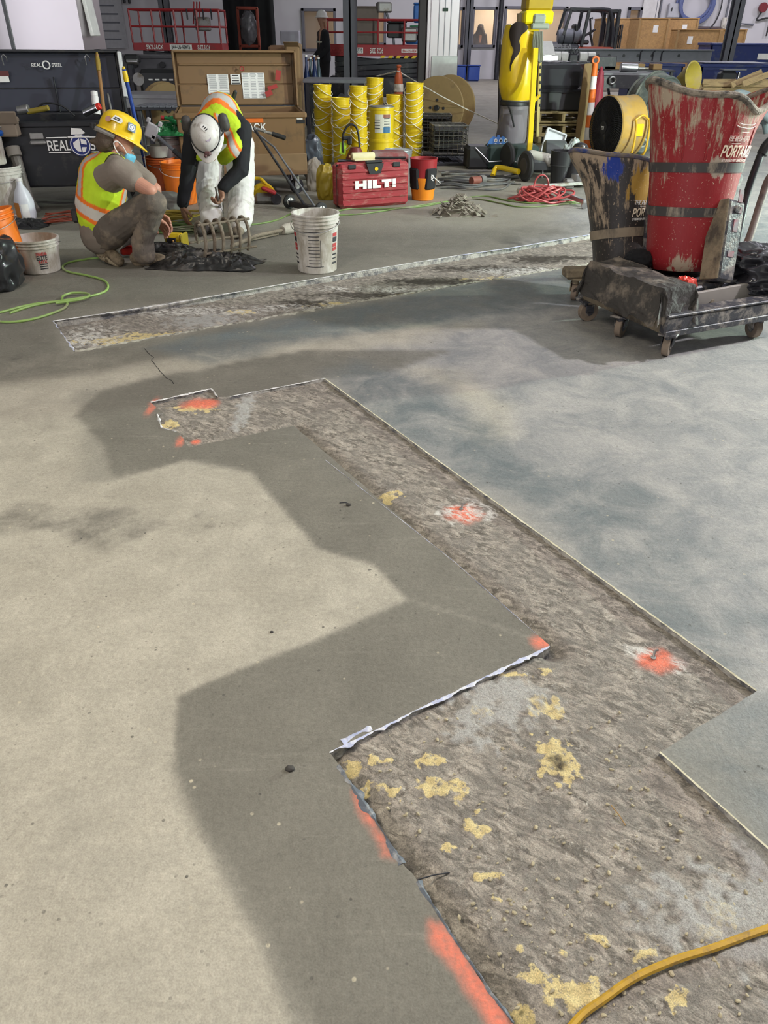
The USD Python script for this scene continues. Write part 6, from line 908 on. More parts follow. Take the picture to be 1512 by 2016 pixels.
obj('wheel', mv(cyl(.155, .06, (0, 0, -.03), n=36, b=.02), wc + [-.1, .75, 0], ry=90, rz=20), M['rubber'], o); obj('foot_tube', tube(np.array([G(1021, 338, .1), G(985, 330, .1), G(976, 332, .085), G(970, 346, .02)]) - [c[0], Yv, 0], .03, 10, sm=5), VY, o)
# green case, disc, tray, cups, planer and trolley parts around it
c = G(1000, 335); o = thing('green_case', 'dark green plastic case with wire bail on the floor under the yellow vacuum', 'case', (c[0], 9.98, 0), 4); h_ = P(1000, 282, 9.85)[2]; obj('body', box(.62, .3, h_ * .92, (.05, 0, 0), .03), mat('case_green', (.03, .055, .048), .5), o); obj('dark_end', box(.26, .32, h_ * .88, (-.38, 0, 0), .03), M['black_plastic'], o); obj('wire_bail', tube([(-.42, -.17, h_ * .85), (-.25, -.2, h_ * .32), (-.05, -.2, h_ * .36), (.12, -.2, h_ * .3)], .006, 6), M['steel'], o)
c = P(992, 274, 9.5); o = thing('perforated_disc', 'blue disc with rows of round holes standing in the green case', 'disc', (c[0], 9.98, h_ * .8)); rr_ = .13; obj('disc', plate(Point(0, 0).buffer(rr_).intersection(shapely.box(-1, -.03, 1, 1)).difference(shapely.union_all([Point(.06 * i - .03, .02 + .05 * j).buffer(.015) for i in range(4) for j in range(3)])), .02, rx=80), mat('disc_blue', (.03, .12, .35), .5), o); obj('hole_ring', [mv(ring(.017, .004, 12, 5, (.06 * i - .03, .02 + .05 * j, .021)), rx=80) for i in range(3) for j in range(2)], M['white'], o)
c = P(1084, 282, 9.9); o = thing('paint_tray', 'pale grey plastic tray tipped on edge right of the yellow vacuum', 'tray', (c[0], 9.9, .02)); obj('tray', mv(join([box(.26, .02, .30, b=.006), box(.26, .05, .02, (0, -.02, 0), .005), box(.26, .05, .02, (0, -.02, .28), .005)] + [box(.02, .05, .30, (s * .12, -.02, 0), .005) for s in (-1, 1)]), (0, 0, .12), rx=-28, ry=18), mat('tray_grey', (.5, .52, .54), .4), o); obj('prop', box(.24, .3, .14, b=.02), M['black_plastic'], o)
c = G(1092, 342); o = thing('planer_motor', 'dark grey machine with round motor end beside the paint tray', 'machine', (c[0], 9.3, 0)); obj('motor', [cyl(.12, .24, (-.18, .1, .25), ry=90, n=28), box(.3, .2, .14, (-.2, 0, .05), .03)], mat('motor_grey', (.08, .09, .09), .5), o); obj('motor_end', [ring(.07, .014, 24, 8, (-.42, -.02, .16), rx=60), cyl(.05, .06, (-.42, .02, .16), rx=70)], mat('motor_grey', (.08, .09, .09), .5), o)
c = G(1104, 366); o = thing('rubber_bucket', 'tall black rubber tub between the crumpled foil and the red cord', 'bucket', (c[0], c[1] + .1, 0)); z_ = P(1104, 296, c[1] + .1)[2]; obj('body', lathe([(0, 0), (.088, 0), (.095, .01), (.115, z_ * .55), (.12, z_ * .6), (.125, z_), (.115, z_), (.085, .02), (0, .02)], 32), M['black_plastic'], o); obj('band', ring(.118, .006, 32, 6, (0, 0, z_ * .58)), M['rubber'], o)
obj('crumpled_wrap', mv(ell(.13, .1, .2, (0, 0, .19), 4, .9, 3, 4), (P(1128, 330, 9.0)[0], 9.1, 0)), mat('pale_wrap', (.36, .40, .38), .25), label='crumpled pale plastic wrap behind the black rubber tub', cat='wrap')
c = G(1144, 372); o = thing('polished_stand', 'polished steel drill stand with a black cowl left of the black mixing bin', 'stand', (c[0], c[1] + .18, 0)); obj('base', [cyl(.15, .03, (0, 0, .03), n=36), cyl(.1, .07, (0, 0, .06), n=30)], M['steel'], o); obj('column', [cyl(.022, .3, (.0, -.02, .1), n=16), cyl(.036, .03, (0, -.02, .14), n=18)], M['steel'], o); obj('cowl', lathe([(.16, .06), (.15, .18), (.12, .32), (.06, .40), (0, .42)], 28, (0, .1, 0)), M['black_plastic'], o)
b = G(1120, 392); o = thing('steel_trolley', 'low bright steel trolley rail on the floor behind the red cord', 'trolley', b); q = lambda x, y, z: G(x, y, z) - b; obj('rail', beam(q(1085, 372, .05), q(1152, 398, .05), .04), M['steel'], o); obj('rail', beam(q(1070, 366, .09), q(1150, 360, .09), .035), M['dull_steel'], o); obj('wheel', mv(cyl(.03, .03, rx=90), q(1150, 404, .03)), M['steel'], o); obj('block', box(.1, .12, .1, q(1118, 372, 0.02), .02), M['dull_steel'], o)
c = G(1064, 352); o = thing('white_nozzle', 'white curved plastic nozzle standing on a threaded rod before the big wheel', 'nozzle', (c[0], c[1] + .1, 0)); obj('nozzle', [hull((-.1, .05, .22, .06), (.08, 0, .2, .05)), hull((.06, 0, .2, .05), (.1, -.02, .15, .04)), box(.3, .14, .05, (-.02, .18, .16), .02)], mat('nozzle_white', (.5, .48, .42), .45), o); obj('rod', tube([(.03, -.02, 0), (.03, -.02, .18)], .011, 8), M['steel'], o)
# pallets with wrapped load, traffic post, fan
PT = mat('pallet_wood', (.36, .29, .13), .75, var=.3, sc=6, stretch=(1, 1, 1), dirt=((.18, .13, .06), .35))
def pallet(label, x0, x1, ytop, Y, z):
    a, b_ = P(x0, ytop, Y)[0], P(x1, ytop, Y)[0]; w = b_ - a; o = thing('pallet', label, 'pallet', ((a + b_) / 2, Y + .5, z), 3)
    for k in range(6): obj('deck_board', box(w, .12, .022, (0, -.44 + k * .176, .118), .004), PT, o)
    for s in (-1, 0, 1): obj('stringer', box(.05, 1.0, .09, (s * (w / 2 - .04), 0, .024), .005), PT, o)
    for k in (-1, 0, 1): obj('bottom_board', box(w, .11, .022, (0, k * .44, 0), .004), PT, o)
    return o
zp = P(1105, 223, 12.3)[2] - .14; pallet('wooden pallet on the floor under the wrapped black load', 1056, 1160, 250, 12.3, 0.0); pallet('second wooden pallet stacked under the wrapped black load', 1056, 1160, 245, 12.3, .142); pallet('top wooden pallet carrying the wrapped black load', 1054, 1160, 225, 12.3, .30)
zl = .442; a, b_, z0, z1 = FR(1062, 123, 1148, 215, 12.4); o = thing('wrapped_load', 'black boxes wrapped in glossy clear plastic on the stacked pallets', 'wrapped load', ((a + b_) / 2, 12.75, zl)); w = b_ - a; h = z1 - zl
obj('lower_box', box(w * .98, .6, h * .45, (0, 0, 0), .02), M['black_plastic'], o); obj('upper_box', box(w * .92, .56, h * .5, (-.02, 0, h * .455), .05), M['black_plastic'], o)
wm = trimesh.creation.box([w * 1.04, .66, h * .62], base=None).subdivide().subdivide().subdivide().subdivide(); v = np.array(wm.vertices); v += wm.vertex_normals * ((meshkit.fbm(v * 7, 3, 3) - .5) * .07)[:, None]; wm.vertices = v + [0, 0, h * .70]; obj('wrap_film', wm, film('wrap_film', (.82, .82, .85), .07, .80, (.10, .10, .11)), o, label='glossy clear stretch film', smooth=True)
p = P(1158, 180, 11.9); o = thing('spool_board', 'brown curved ply board standing behind the wrapped load', 'board', (P(1157, 170, 12.2)[0], 12.2, 0)); obj('board', plate(Point(0, 0).buffer(.5).intersection(shapely.box(-.09, -1, .09, 1)), .03, (0, 0, P(1157, 165, 12.2)[2] - .25), rx=90), PLY, o); obj('leg', box(.15, .03, P(1157, 165, 12.2)[2] - .5, b=.004), PLY, o)
p = P(1166, 262, 11.6); Yp = 11.6; o = thing('delineator_post', 'orange and white striped traffic post leaning beside the yellow fan', 'traffic post', (P(1160, 262, Yp)[0], Yp, 0)); z1 = P(1172, 124, Yp)[2]; top = np.array([P(1172, 124, Yp)[0] - P(1160, 262, Yp)[0], 0, z1])
cols = [M['orange'], M['white'], M['orange'], M['white'], M['orange'], M['white'], M['orange']]
for k in range(7): obj('stripe', tube([top * (k / 7), top * ((k + 1) / 7)], [.058 - .003 * k, .055 - .003 * k], 16), cols[k], o)
obj('base', box(.34, .34, .05, b=.015), M['rubber'], o); obj('top_loop', ring(.04, .014, 16, 6, top + [0, 0, .03], rx=90), M['orange'], o)
zw_ = P(1180, 133, 11.85)[2]; obj('red_wrap', mv(ell(.075, .06, zw_ / 2, (0, 0, zw_ / 2), 3, .3, 5), (P(1180, 180, 11.8)[0], 11.85, 0)), mat('maroon', (.26, .02, .04), .6), label='dark red printed wrap bundle behind the striped post', cat='wrap'); obj('cardboard_tube', tube([P(1186, 235, 12.0) * [1, 1, 0], P(1181, 172, 12.1)], .05, 14), M['cardboard'], label='cardboard tube leaning behind the striped post', cat='tube')
fc = P(1192, 250, 10.9); o = thing('drum_fan', 'yellow drum fan with black grille and tubular handle standing on the floor', 'fan', (fc[0], fc[1], 0)); fr = .365; fz = fr + .0; az = 70
FT = lambda m: mv(m, (0, 0, fz), rz=-az)   # fan axis along -y before turning
lat = lambda pr, n=48: lathe([(r_, -y) for r_, y in pr], n, rx=90)
obj('drum', FT(mv(lathe([(fr - .012, .02), (fr, 0), (fr + .012, .012), (fr + .004, .03), (fr, .19), (fr + .004, .36), (fr + .012, .375), (fr, .39), (fr - .012, .37), (fr - .012, .02)], 56), rx=-90)), mat('fan_yellow', (.46, .28, .06), .5, var=.25, dirt=((.36, .25, .12), .5)), o)
bl = M['black_plastic']; obj('inner_liner', FT(mv(cyl(fr - .014, .02, n=40), (0, .05, 0), rx=90)), mat('fan_dark', (.015, .015, .016), .5), o); gr = obj('grille', FT(join([mv(ring(fr * k, .005, 48, 6), rx=90) for k in (.25, .55, .8, .985)])), bl, o)  # added dark disc stands in for the shaded inside of the drum
for k in range(72):
    a = k * math.pi / 36; t = np.linspace(.2, 1, 7); pts_ = np.stack([fr * t * np.cos(a + .5 * (1 - t)), -.035 * np.sin(math.pi * t), fr * t * np.sin(a + .5 * (1 - t))], 1); obj('grille_wire', FT(tube(pts_, .0036, 5)), bl, gr)
obj('hub_cap', FT(mv(cyl(.075, .025, n=28), (0, -.015, 0), rx=90)), bl, o); obj('hub_badge', FT(box(.055, .004, .04, (0, -.044, -.02), 0)), M['white_letter'], o); obj('hub_lettering', FT(text('CAT', .02, (0, -.048, 0), depth=.002)), M['ink'], o)
for k in range(4): obj('blade', FT(mv(mv(box(.13, .012, fr * .8, (0, 0, .06), .004), rz=25), (0, .12, 0)) if k == 0 else mv(mv(box(.13, .012, fr * .8, (0, 0, .06), .004), rz=25), (0, .12, 0), ry=0).apply_transform(rotm(0, 90 * k, 0))), mat('fan_dark', (.015, .015, .016), .5), o)
obj('motor', FT(mv(cyl(.1, .2, n=24), (0, .36, 0), rx=90)), bl, o)
for dy in (.16, .36): obj('frame_tube', FT(tube(np.array([(fr * .72, dy, -fz + .02), (fr + .06, dy, -.25), (fr + .075, dy, .0), (fr + .055, dy, .09), (fr + .03, dy, .12)]), .014, 9, sm=6)), mat('tube_amber', (.68, .40, .03), .4), o)
obj('frame_tube', FT(tube(np.array([(fr + .03, .16, .12), (fr + .035, .26, .17), (fr + .03, .36, .12)]), .014, 9, sm=6)), mat('tube_amber', (.68, .40, .03), .4), o); obj('frame_tube', FT(tube(np.array([(-fr * .72, .10, -fz + .02), (fr * .72, .10, -fz + .02)]), .014, 9)), mat('tube_amber', (.68, .40, .03), .4), o); obj('frame_tube', FT(tube(np.array([(-fr * .72, .24, -fz + .02), (fr * .72, .24, -fz + .02)]), .014, 9)), mat('tube_amber', (.68, .40, .03), .4), o); obj('side_plate', FT(box(.012, .1, .14, (fr + .012, .26, -.07), .004)), mat('band_yellow', (.9, .72, .005), .35), o)
# mixer drum, funnel, hose behind the red bin
MX = mat('mixer_green', (.075, .09, .08), .5, var=.2, dirt=((.17, .18, .15), .35)); mc = P(1292, 215, 11.9); o = thing('mixer_drum', 'grey green rounded mixer drum standing behind the red mixing bin', 'mixer', (mc[0] - .06, 11.9, 0)); R1 = .46; zc = max(mc[2] - .02, .5)
obj('drum', mv(lathe([(0, -.30), (.25, -.30), (.38, -.2), (R1, -.05), (R1 + .01, 0), (R1, .05), (.42, .18), (.3, .32), (.2, .36), (.2, .34), (.24, .28), (0, .1)], 48), (0, 0, zc), rx=90, rz=38), MX, o)
for k, (r_, d) in enumerate(((R1 + .012, 0), (.41, .2), (.40, -.19))): obj('drum_band', mv(ring(r_, .016, 48, 7, (0, 0, d)), (0, 0, zc), rx=90, rz=38), MX, o)
obj('hub', mv(cyl(.09, .1, (0, 0, .3), n=24), (0, 0, zc), rx=90, rz=38), M['dull_steel'], o); obj('yoke', [beam((-.32, .1, 0), (-.26, .05, zc), .07), beam((.32, .1, 0), (.26, .05, zc), .07), box(.8, .1, .06, (0, .1, .02), .01)], MX, o); wc = P(1262, 283, 11.3) - [mc[0] - .06, 11.9, 0]; wh = obj('wheel', mv(cyl(.15, .1, n=32, b=.03), [wc[0], -.55, .155], rx=90), MX, o); obj('wheel_ring', ring(.05, .014, 22, 8, (wc[0], -.66, .155), rx=90), mat('ring_pale', (.3, .32, .28), .5), wh)
fy = P(1345, 157, 13.0); o = thing('funnel', 'dusty yellow plastic funnel lying behind the red mixing bin', 'funnel', (fy[0], 13.0, 0)); fzz = fy[2]; obj('cone', mv(lathe([(.03, -.25), (.05, -.2), (.21, .06), (.22, .08), (.2, .08), (.04, -.2), (.02, -.25)], 36), (.08, 0, fzz + .02), ry=78, rz=-52), mat('funnel_yellow', (.42, .33, .05), .5, dirt=((.40, .30, .14), .5)), o); obj('seam_stripe', mv(tube([(.055, 0, -.2), (.225, 0, .08)], .008), (.08, 0, fzz + .02), ry=78, rz=-52), mat('brown_red', (.12, .03, .03), .6), o); obj('funnel_stand', box(.4, .4, fzz - .2, b=.02), M['dull_steel'], o)
HB = mat('hose_bluegrey', (.15, .185, .20), .6, dirt=((.25, .25, .24), .3))
o = thing('suction_hose', 'thick blue grey suction hose curling behind the rim of the red bin', 'hose', G(1460, 262)); b = G(1460, 262)
for k, L_ in enumerate(([(1395, 240), (1425, 205), (1450, 186), (1475, 192), (1495, 215), (1520, 238)], [(1440, 205), (1470, 197), (1492, 205), (1505, 232), (1512, 260)], [(1484, 188), (1490, 215), (1500, 240)])): obj('hose_run', tube(np.array([P(x, y, 11.2 + .12 * k) for x, y in L_]) - b, .055, 14, sm=7), HB, o)
obj('hose_stand', box(.9, .5, P(1460, 232, 11.3)[2], (0, P(1460, 200, 11.45)[1] - b[1], 0), .03), M['dull_steel'], o)
p = G(1480, 275); obj('low_platform', mv(box(1.3, .6, .12, b=.02), (p[0] + .1, 9.8, 0)), mat('platform_grey', (.14, .145, .14), .6), label='low grey platform on the floor behind the red bin', cat='platform')
# wheelbarrow style handles at right
b = G(1470, 480); HM = mat('handle_dusty', (.26, .22, .19), .6, dirt=((.12, .10, .09), .4)); Q = lambda x, y, Y: P(x, y, Y) - b; o = thing('hand_trolley', 'hand trolley with black curved tube handles behind the mixing cart at right', 'trolley', b)
obj('handle_tube', tube([Q(1530, 268, 4.75), Q(1505, 292, 4.75), Q(1490, 325, 4.72), Q(1470, 385, 4.7), Q(1452, 470, 4.6), Q(1447, 492, 4.58)], .021, 12, sm=6), M['black_steel'], o); obj('handle_tube', tube([Q(1540, 330, 4.6), Q(1515, 350, 4.6), Q(1500, 390, 4.58), Q(1478, 460, 4.5), Q(1466, 484, 4.48), Q(1452, 487, 4.47), Q(1437, 482, 4.5)], .021, 12, sm=6), HM, o); obj('grip', tube([Q(1537, 262, 4.75), Q(1512, 284, 4.75), Q(1500, 304, 4.74)], .03, 12, sm=4), M['black_plastic'], o); obj('foot_grip', tube([Q(1495, 502, 4.35), Q(1540, 520, 4.3)], .024, 12), M['black_plastic'], o)
obj('axle_block', [box(.14, .1, .16, Q(1447, 505, 4.5) * [1, 1, 0] + [0, 0, .03], .02)], M['black_plastic'], o); obj('floor_skid', tube([Q(1447, 490, 4.5) * [1, 1, 0] + [0, 0, .02], Q(1447, 490, 4.5)], .02, 10), M['black_steel'], o)
# ---------------------------------------------------------------- the two mixing bins on their carts
def bin_material(name, base, base2, mud, top, L, splash=(), rough=.42):
    """Plastic caked with mud that ran down from the rim: mud thins out with height below the rim; splash = (colour, centre, radius)."""
    n, l = {}, []
    def N(k, t, **a): n[k] = (t, a); return k
    def Lk(a, b): l.append((a, b))
    N('tc', 'texture_coordinate'); N('sx', 'separate_xyz'); Lk('tc.object', 'sx.vector')
    N('mp', 'mapping', scale=(1., 1., .13)); Lk('tc.object', 'mp.vector'); N('st', 'noise_texture', scale=26., detail=7., roughness=.72); Lk('mp.vector', 'st.vector'); N('bl', 'noise_texture', scale=7., detail=6., roughness=.6); Lk('tc.object', 'bl.vector'); N('fi', 'noise_texture', scale=95., detail=3.); Lk('tc.object', 'fi.vector')
    N('z', 'map_range', from_min=top[0], from_max=top[1], to_min=-.17, to_max=.15, clamp=True); Lk('sx.z', 'z.value')
    N('a1', 'math', math_type='add'); Lk('st.fac', 'a1.value1'); Lk('z.result', 'a1.value2'); N('a2', 'math', math_type='multiply_add', value2=.45); Lk('bl.fac', 'a2.value1'); Lk('a1.value', 'a2.value3')
    N('t', 'map_range', from_min=.73, from_max=.83, clamp=True); Lk('a2.value', 't.value')
    N('m0', 'mix_color', a=base, b=base2); Lk('bl.fac', 'm0.fac'); N('m1', 'mix_color', b=mud); Lk('m0.result', 'm1.a'); Lk('t.result', 'm1.fac'); out = 'm1.result'
    for k, (col, c, r_) in enumerate(splash):
        N('vd%d' % k, 'vector_math', math_type='distance', vector2=c); Lk('tc.object', 'vd%d.vector1' % k); N('sm%d' % k, 'math', math_type='multiply_add', value2=-r_ * 4.5); Lk('st.fac', 'sm%d.value1' % k); Lk('vd%d.value' % k, 'sm%d.value3' % k)
        N('sr%d' % k, 'map_range', from_min=-r_ * 1.2, from_max=-r_ * 1.5, clamp=True); Lk('sm%d.value' % k, 'sr%d.value' % k); N('ms%d' % k, 'mix_color', b=col); Lk(out, 'ms%d.a' % k); Lk('sr%d.result' % k, 'ms%d.fac' % k); out = 'ms%d.result' % k
    N('sp', 'map_range', from_min=.66, from_max=.72, to_max=.8, clamp=True); Lk('fi.fac', 'sp.value'); N('m9', 'mix_color', b=tuple(min(1, 1.5 * x) for x in mud)); Lk(out, 'm9.a'); Lk('sp.result', 'm9.fac')
    N('p', 'principled_bsdf', specular_ior_level=.4); Lk('m9.result', 'p.base_color'); N('r', 'map_range', from_min=0., from_max=1., to_min=rough, to_max=.85, clamp=True); Lk('t.result', 'r.value'); Lk('r.result', 'p.roughness'); N('b', 'bump', strength=.35, distance=.006); Lk('a2.value', 'b.height'); Lk('b.normal', 'p.normal')
    return usdkit.material(stage, '/World/Looks/' + name, n, l, 'p.BSDF')
def frame_of(B, T):
    z = (T - B) / np.linalg.norm(T - B); x = np.cross([0, 1, 0], z); x /= np.linalg.norm(x); return np.stack([x, np.cross(z, x), z], 1)
def euler_of(Rm): return tuple(np.degrees(trimesh.transformations.euler_from_matrix(np.block([[Rm, np.zeros((3, 1))], [np.zeros((1, 3)), np.ones((1, 1))]]), 'sxyz')))
def mixing_bin(prof, rim, th=.008, na=96):
    """A bin whose wall follows prof (radius by height) up to a rim that rises and flares by angle."""
    zs = np.array([p[1] for p in prof]); rs = np.array([p[0] for p in prof]); a = np.arange(na) * 2 * math.pi / na; H, Fl = rim(a); t = np.linspace(0, 1, 26); V = []
    for side in (0, 1):
        for k in t:
            z = k * H + (.012 if side else 0); r_ = np.interp(z, zs, rs) + Fl * np.clip((z - .74 * zs[-1]) / (.26 * zs[-1]), 0, 1.2) ** 2 - side * th; V.append(np.stack([r_ * np.sin(a), -r_ * np.cos(a), z], 1))
    m = len(t); i = np.arange(na); j = (i + 1) % na; f = []
    for k in range(m - 1): f.append(np.stack([k * na + i, k * na + j, (k + 1) * na + j, (k + 1) * na + i], 1)); o2 = m * na; f.append(np.stack([o2 + k * na + i, o2 + (k + 1) * na + i, o2 + (k + 1) * na + j, o2 + k * na + j], 1))
    f.append(np.stack([(m - 1) * na + i, (m - 1) * na + j, (2 * m - 1) * na + j, (2 * m - 1) * na + i], 1)); f = np.vstack(f); V = np.vstack(V); f3 = np.vstack([f[:, [0, 1, 2]], f[:, [0, 2, 3]]])
    e = len(V); V = np.vstack([V, [0, 0, 0], [0, 0, .012]]); f3 = np.vstack([f3, np.stack([np.full(na, e), j, i], 1), np.stack([np.full(na, e + 1), m * na + i, m * na + j], 1)])
    rimline = V[(m - 1) * na:m * na]; return trimesh.Trimesh(V, f3, process=False), rimline
def band(r0, r1, w, z, t=.005): return lathe([(r0, z), (r0 + t, z), (r1 + t, z + w), (r1, z + w)], 64)
bump_ = lambda a, c, w: np.exp(-((((a - math.radians(c) + math.pi) % (2 * math.pi)) - math.pi) / math.radians(w)) ** 2)
STB = mat('cart_steel', (.045, .045, .055), .45, var=.3, sc=14, dirt=((.28, .25, .22), .42), dsc=18, bump=.25); MUDST = mat('cart_mud', (.26, .21, .14), .85, var=.35, sc=18, dirt=((.08, .065, .05), .4), bump=.6, bs=40); WHM = mat('wheel_dusty', (.24, .185, .14), .8, var=.25, sc=20, dirt=((.12, .09, .07), .35))
TAN = (.42, .34, .25)
# red bin
Bc, Tc = P(1336, 528, 4.12), P(1392, 195, 4.22); Rb = frame_of(Bc, Tc); o = thing('mixing_bin', 'large mud-spattered red plastic mixing bin with two dark bands on a wheeled cart', 'mixing bin', Bc, rot=euler_of(Rb))
rimf = lambda a: (.835 + .055 * bump_(a, -88, 38) + .045 * bump_(a, 84, 26) - .09 * bump_(a, 44, 26) - .025 * bump_(a, -20, 40) - .03 * bump_(a, 150, 60), .075 * bump_(a, 78, 28) + .02 * bump_(a, -85, 40))
rp = [(.150, 0), (.170, .015), (.178, .05), (.208, .34), (.230, .54), (.268, .80), (.269, .835)]; mb, rl = mixing_bin(rp, rimf)
RED_M = bin_material('red_bin', (.27, .012, .018), (.33, .03, .035), TAN, (.30, 1.0), .9, [((.45, .37, .30), (.02, -.235, .50), .045), ((.45, .36, .27), (-.05, -.17, .03), .06)]); obj('bin_wall', mb, RED_M, o, smooth=40)
obj('rolled_rim', tube(np.vstack([rl, rl[:1]]) + [0, 0, -.004], [.015] * 97, 10, closed=True), mat('rim_mud', (.28, .24, .19), .85, var=.4, sc=30, dirt=((.05, .045, .04), .5), dsc=14, bump=.5), o)
BND = mat('band_dark', (.055, .05, .05), .6, dirt=((.33, .28, .22), .35), stretch=(1, 1, .3), dsc=14); obj('band', band(.1995, .2055, .045, .27), BND, o); obj('band', band(.2215, .228, .045, .475), BND, o)
for k, a in enumerate((-38, -12, 14, 50)): obj('wall_rib', wrap(mv(box(.012, .006, .30, b=.002)), .2285, .262, .82, a, 0).apply_translation((0, 0, 0)) if False else mv(beam((.2295 * math.sin(math.radians(a)), -.2295 * math.cos(math.radians(a)), .53), (.267 * math.sin(math.radians(a)), -.267 * math.cos(math.radians(a)), .80), .008)), RED_M, o)
wl_ = lambda m_, z, a: wrap(m_, .1545, .268 + .0045, .80, a, z)
PL = mat('pale_print', (.80, .66, .60), .6); A0 = 30
obj('lettering', wl_(text('PORTA', .050, slant=.15, maxw=.135).subdivide(), .570, A0 - 8), mat('cream_print', (.85, .72, .55), .6), o, label='bold cream printed word'); obj('lettering', wl_(text('MIX', .050, slant=.15, maxw=.085).subdivide(), .570, A0 + 20), PL, o, label='pale printed word fading to the right'); obj('lettering', wl_(text('THE MEGA HIPPO', .024, bold=False, slant=.2, maxw=.135).subdivide(), .625, A0 - 4), PL, o); obj('lettering', wl_(text('STIRRED BY INNOVATION', .011, maxw=.18).subdivide(), .530, A0), PL, o); obj('print_line', [wl_(patch(.055, .0035), .603, A0 - 8), wl_(patch(.055, .0035), .652, A0 + 2)], PL, o)
sw = []
for k, (a, b_) in enumerate(((.075, .016), (.062, .010))): t = np.linspace(3.3, 6.1, 18); sw.append(tube(np.stack([a * np.cos(t), 0 * t - .001, b_ * np.sin(t) + .008 * k], 1), .0022, 4))
obj('print_swoosh', wl_(join(sw), .685, A0 + 2), PL, o, label='pale curved printed line')
# cart under the red bin
K0 = G(1298, 704); UZ = 24.5; o = thing('bin_cart', 'mud-caked black steel cart on casters under the red mixing bin', 'cart', (K0[0], K0[1], 0), UZ); inv = lambda p: (rotm(0, 0, -UZ)[:3, :3] @ (np.asarray(p) - [K0[0], K0[1], 0]))
fl_, fv_ = .86, .62; zb = .125
obj('frame_rail', box(fl_, .06, .085, (fl_ / 2 - .03, 0, zb), .008), STB, o); obj('frame_rail', box(fl_, .06, .085, (fl_ / 2 - .03, fv_, zb), .008), STB, o); obj('frame_rail', box(.06, fv_, .085, (0, fv_ / 2, zb), .008), MUDST, o, label='mud-caked left rail'); obj('frame_rail', box(.06, fv_, .085, (fl_ - .06, fv_ / 2, zb), .008), STB, o); obj('angle_flange', box(fl_, .09, .012, (fl_ / 2 - .03, .01, zb + .085), .003), STB, o); obj('rail_lip', box(fl_, .008, .03, (fl_ / 2 - .03, -.033, zb - .01), .003), STB, o)
for k, (x, y, r_) in enumerate(((.03, .0, 35), (.66, .02, 75), (.0, .32, 30), (.0, fv_, -10), (.72, fv_, 40))):
    caster(o, x, y, zb, .056, r_, STB, WHM)
A = inv(P(1410, 556, 3.86)); Bp = inv(P(1434, 398, 4.00)); v_ = (Bp - A) / np.linalg.norm(Bp - A); Lp = np.linalg.norm(Bp - A); xp = np.cross([0, 1, 0], v_); xp /= np.linalg.norm(xp); TP_ = np.eye(4); TP_[:3, 0], TP_[:3, 1], TP_[:3, 2], TP_[:3, 3] = xp, np.cross(v_, xp), v_, A
def post_part(m): return m.apply_transform(TP_)
obj('upright_post', post_part(box(.12, .12, Lp, b=.012)), STB, o); obj('mud_face', post_part(box(.010, .112, Lp * .98, (-.0605, 0, .01), .004)), MUDST, o, label='tan mud-caked face of the post')
for k, s in enumerate((.12, .24, .33, .38)): obj('red_paint_mark', post_part(box(.045 - .012 * (k % 2), .004, .03 + .03 * (k % 2), (.004 * k, -.061, s), .001)), mat('paint_pink', (.22, .05, .07), .6, dirt=((.16, .14, .15), .7), dsc=30), o)
obj('yoke_plate', beam(Bp + [-.01, .03, -.08], inv(P(1452, 338, 4.10)), .05, .10, .01), STB, o); obj('clamp_bolt', cyl(.018, .03, Bp + [-.01, -.05, -.02], rx=90, n=12), STB, o)
obj('shoe_beam', beam(inv(P(1318, 582, 3.72)), inv(P(1452, 558, 3.98)), .065, .065, .008), STB, o); obj('lower_beam', beam(inv(P(1326, 598, 3.74)), inv(P(1448, 577, 3.98)), .05, .04, .006), STB, o); obj('bin_plate', mv(box(.46, .46, .02, b=.004), inv(Bc) * [1, 1, 0] + [0, 0, Bc[2] - .04]), STB, o)
for q in ((-.18, -.18), (.18, .18), (-.18, .18), (.18, -.18)): obj('plate_leg', box(.05, .05, Bc[2] - .04 - zb - .05, inv(Bc) * [1, 1, 0] + [q[0], q[1], zb + .05], .006), STB, o)
obj('board', beam(inv(P(1312, 607, 3.62)), inv(P(1486, 574, 3.93)), .11, .02, .004, 90), mat('board_dusty', (.30, .27, .24), .7, dirt=((.17, .14, .11), .4), stretch=(.3, 1, 1)), o); obj('board_knot', [cyl(.022, .004, inv(P(1401, 598, 3.76)), rx=90, rz=20, n=18)], MUDST, o)
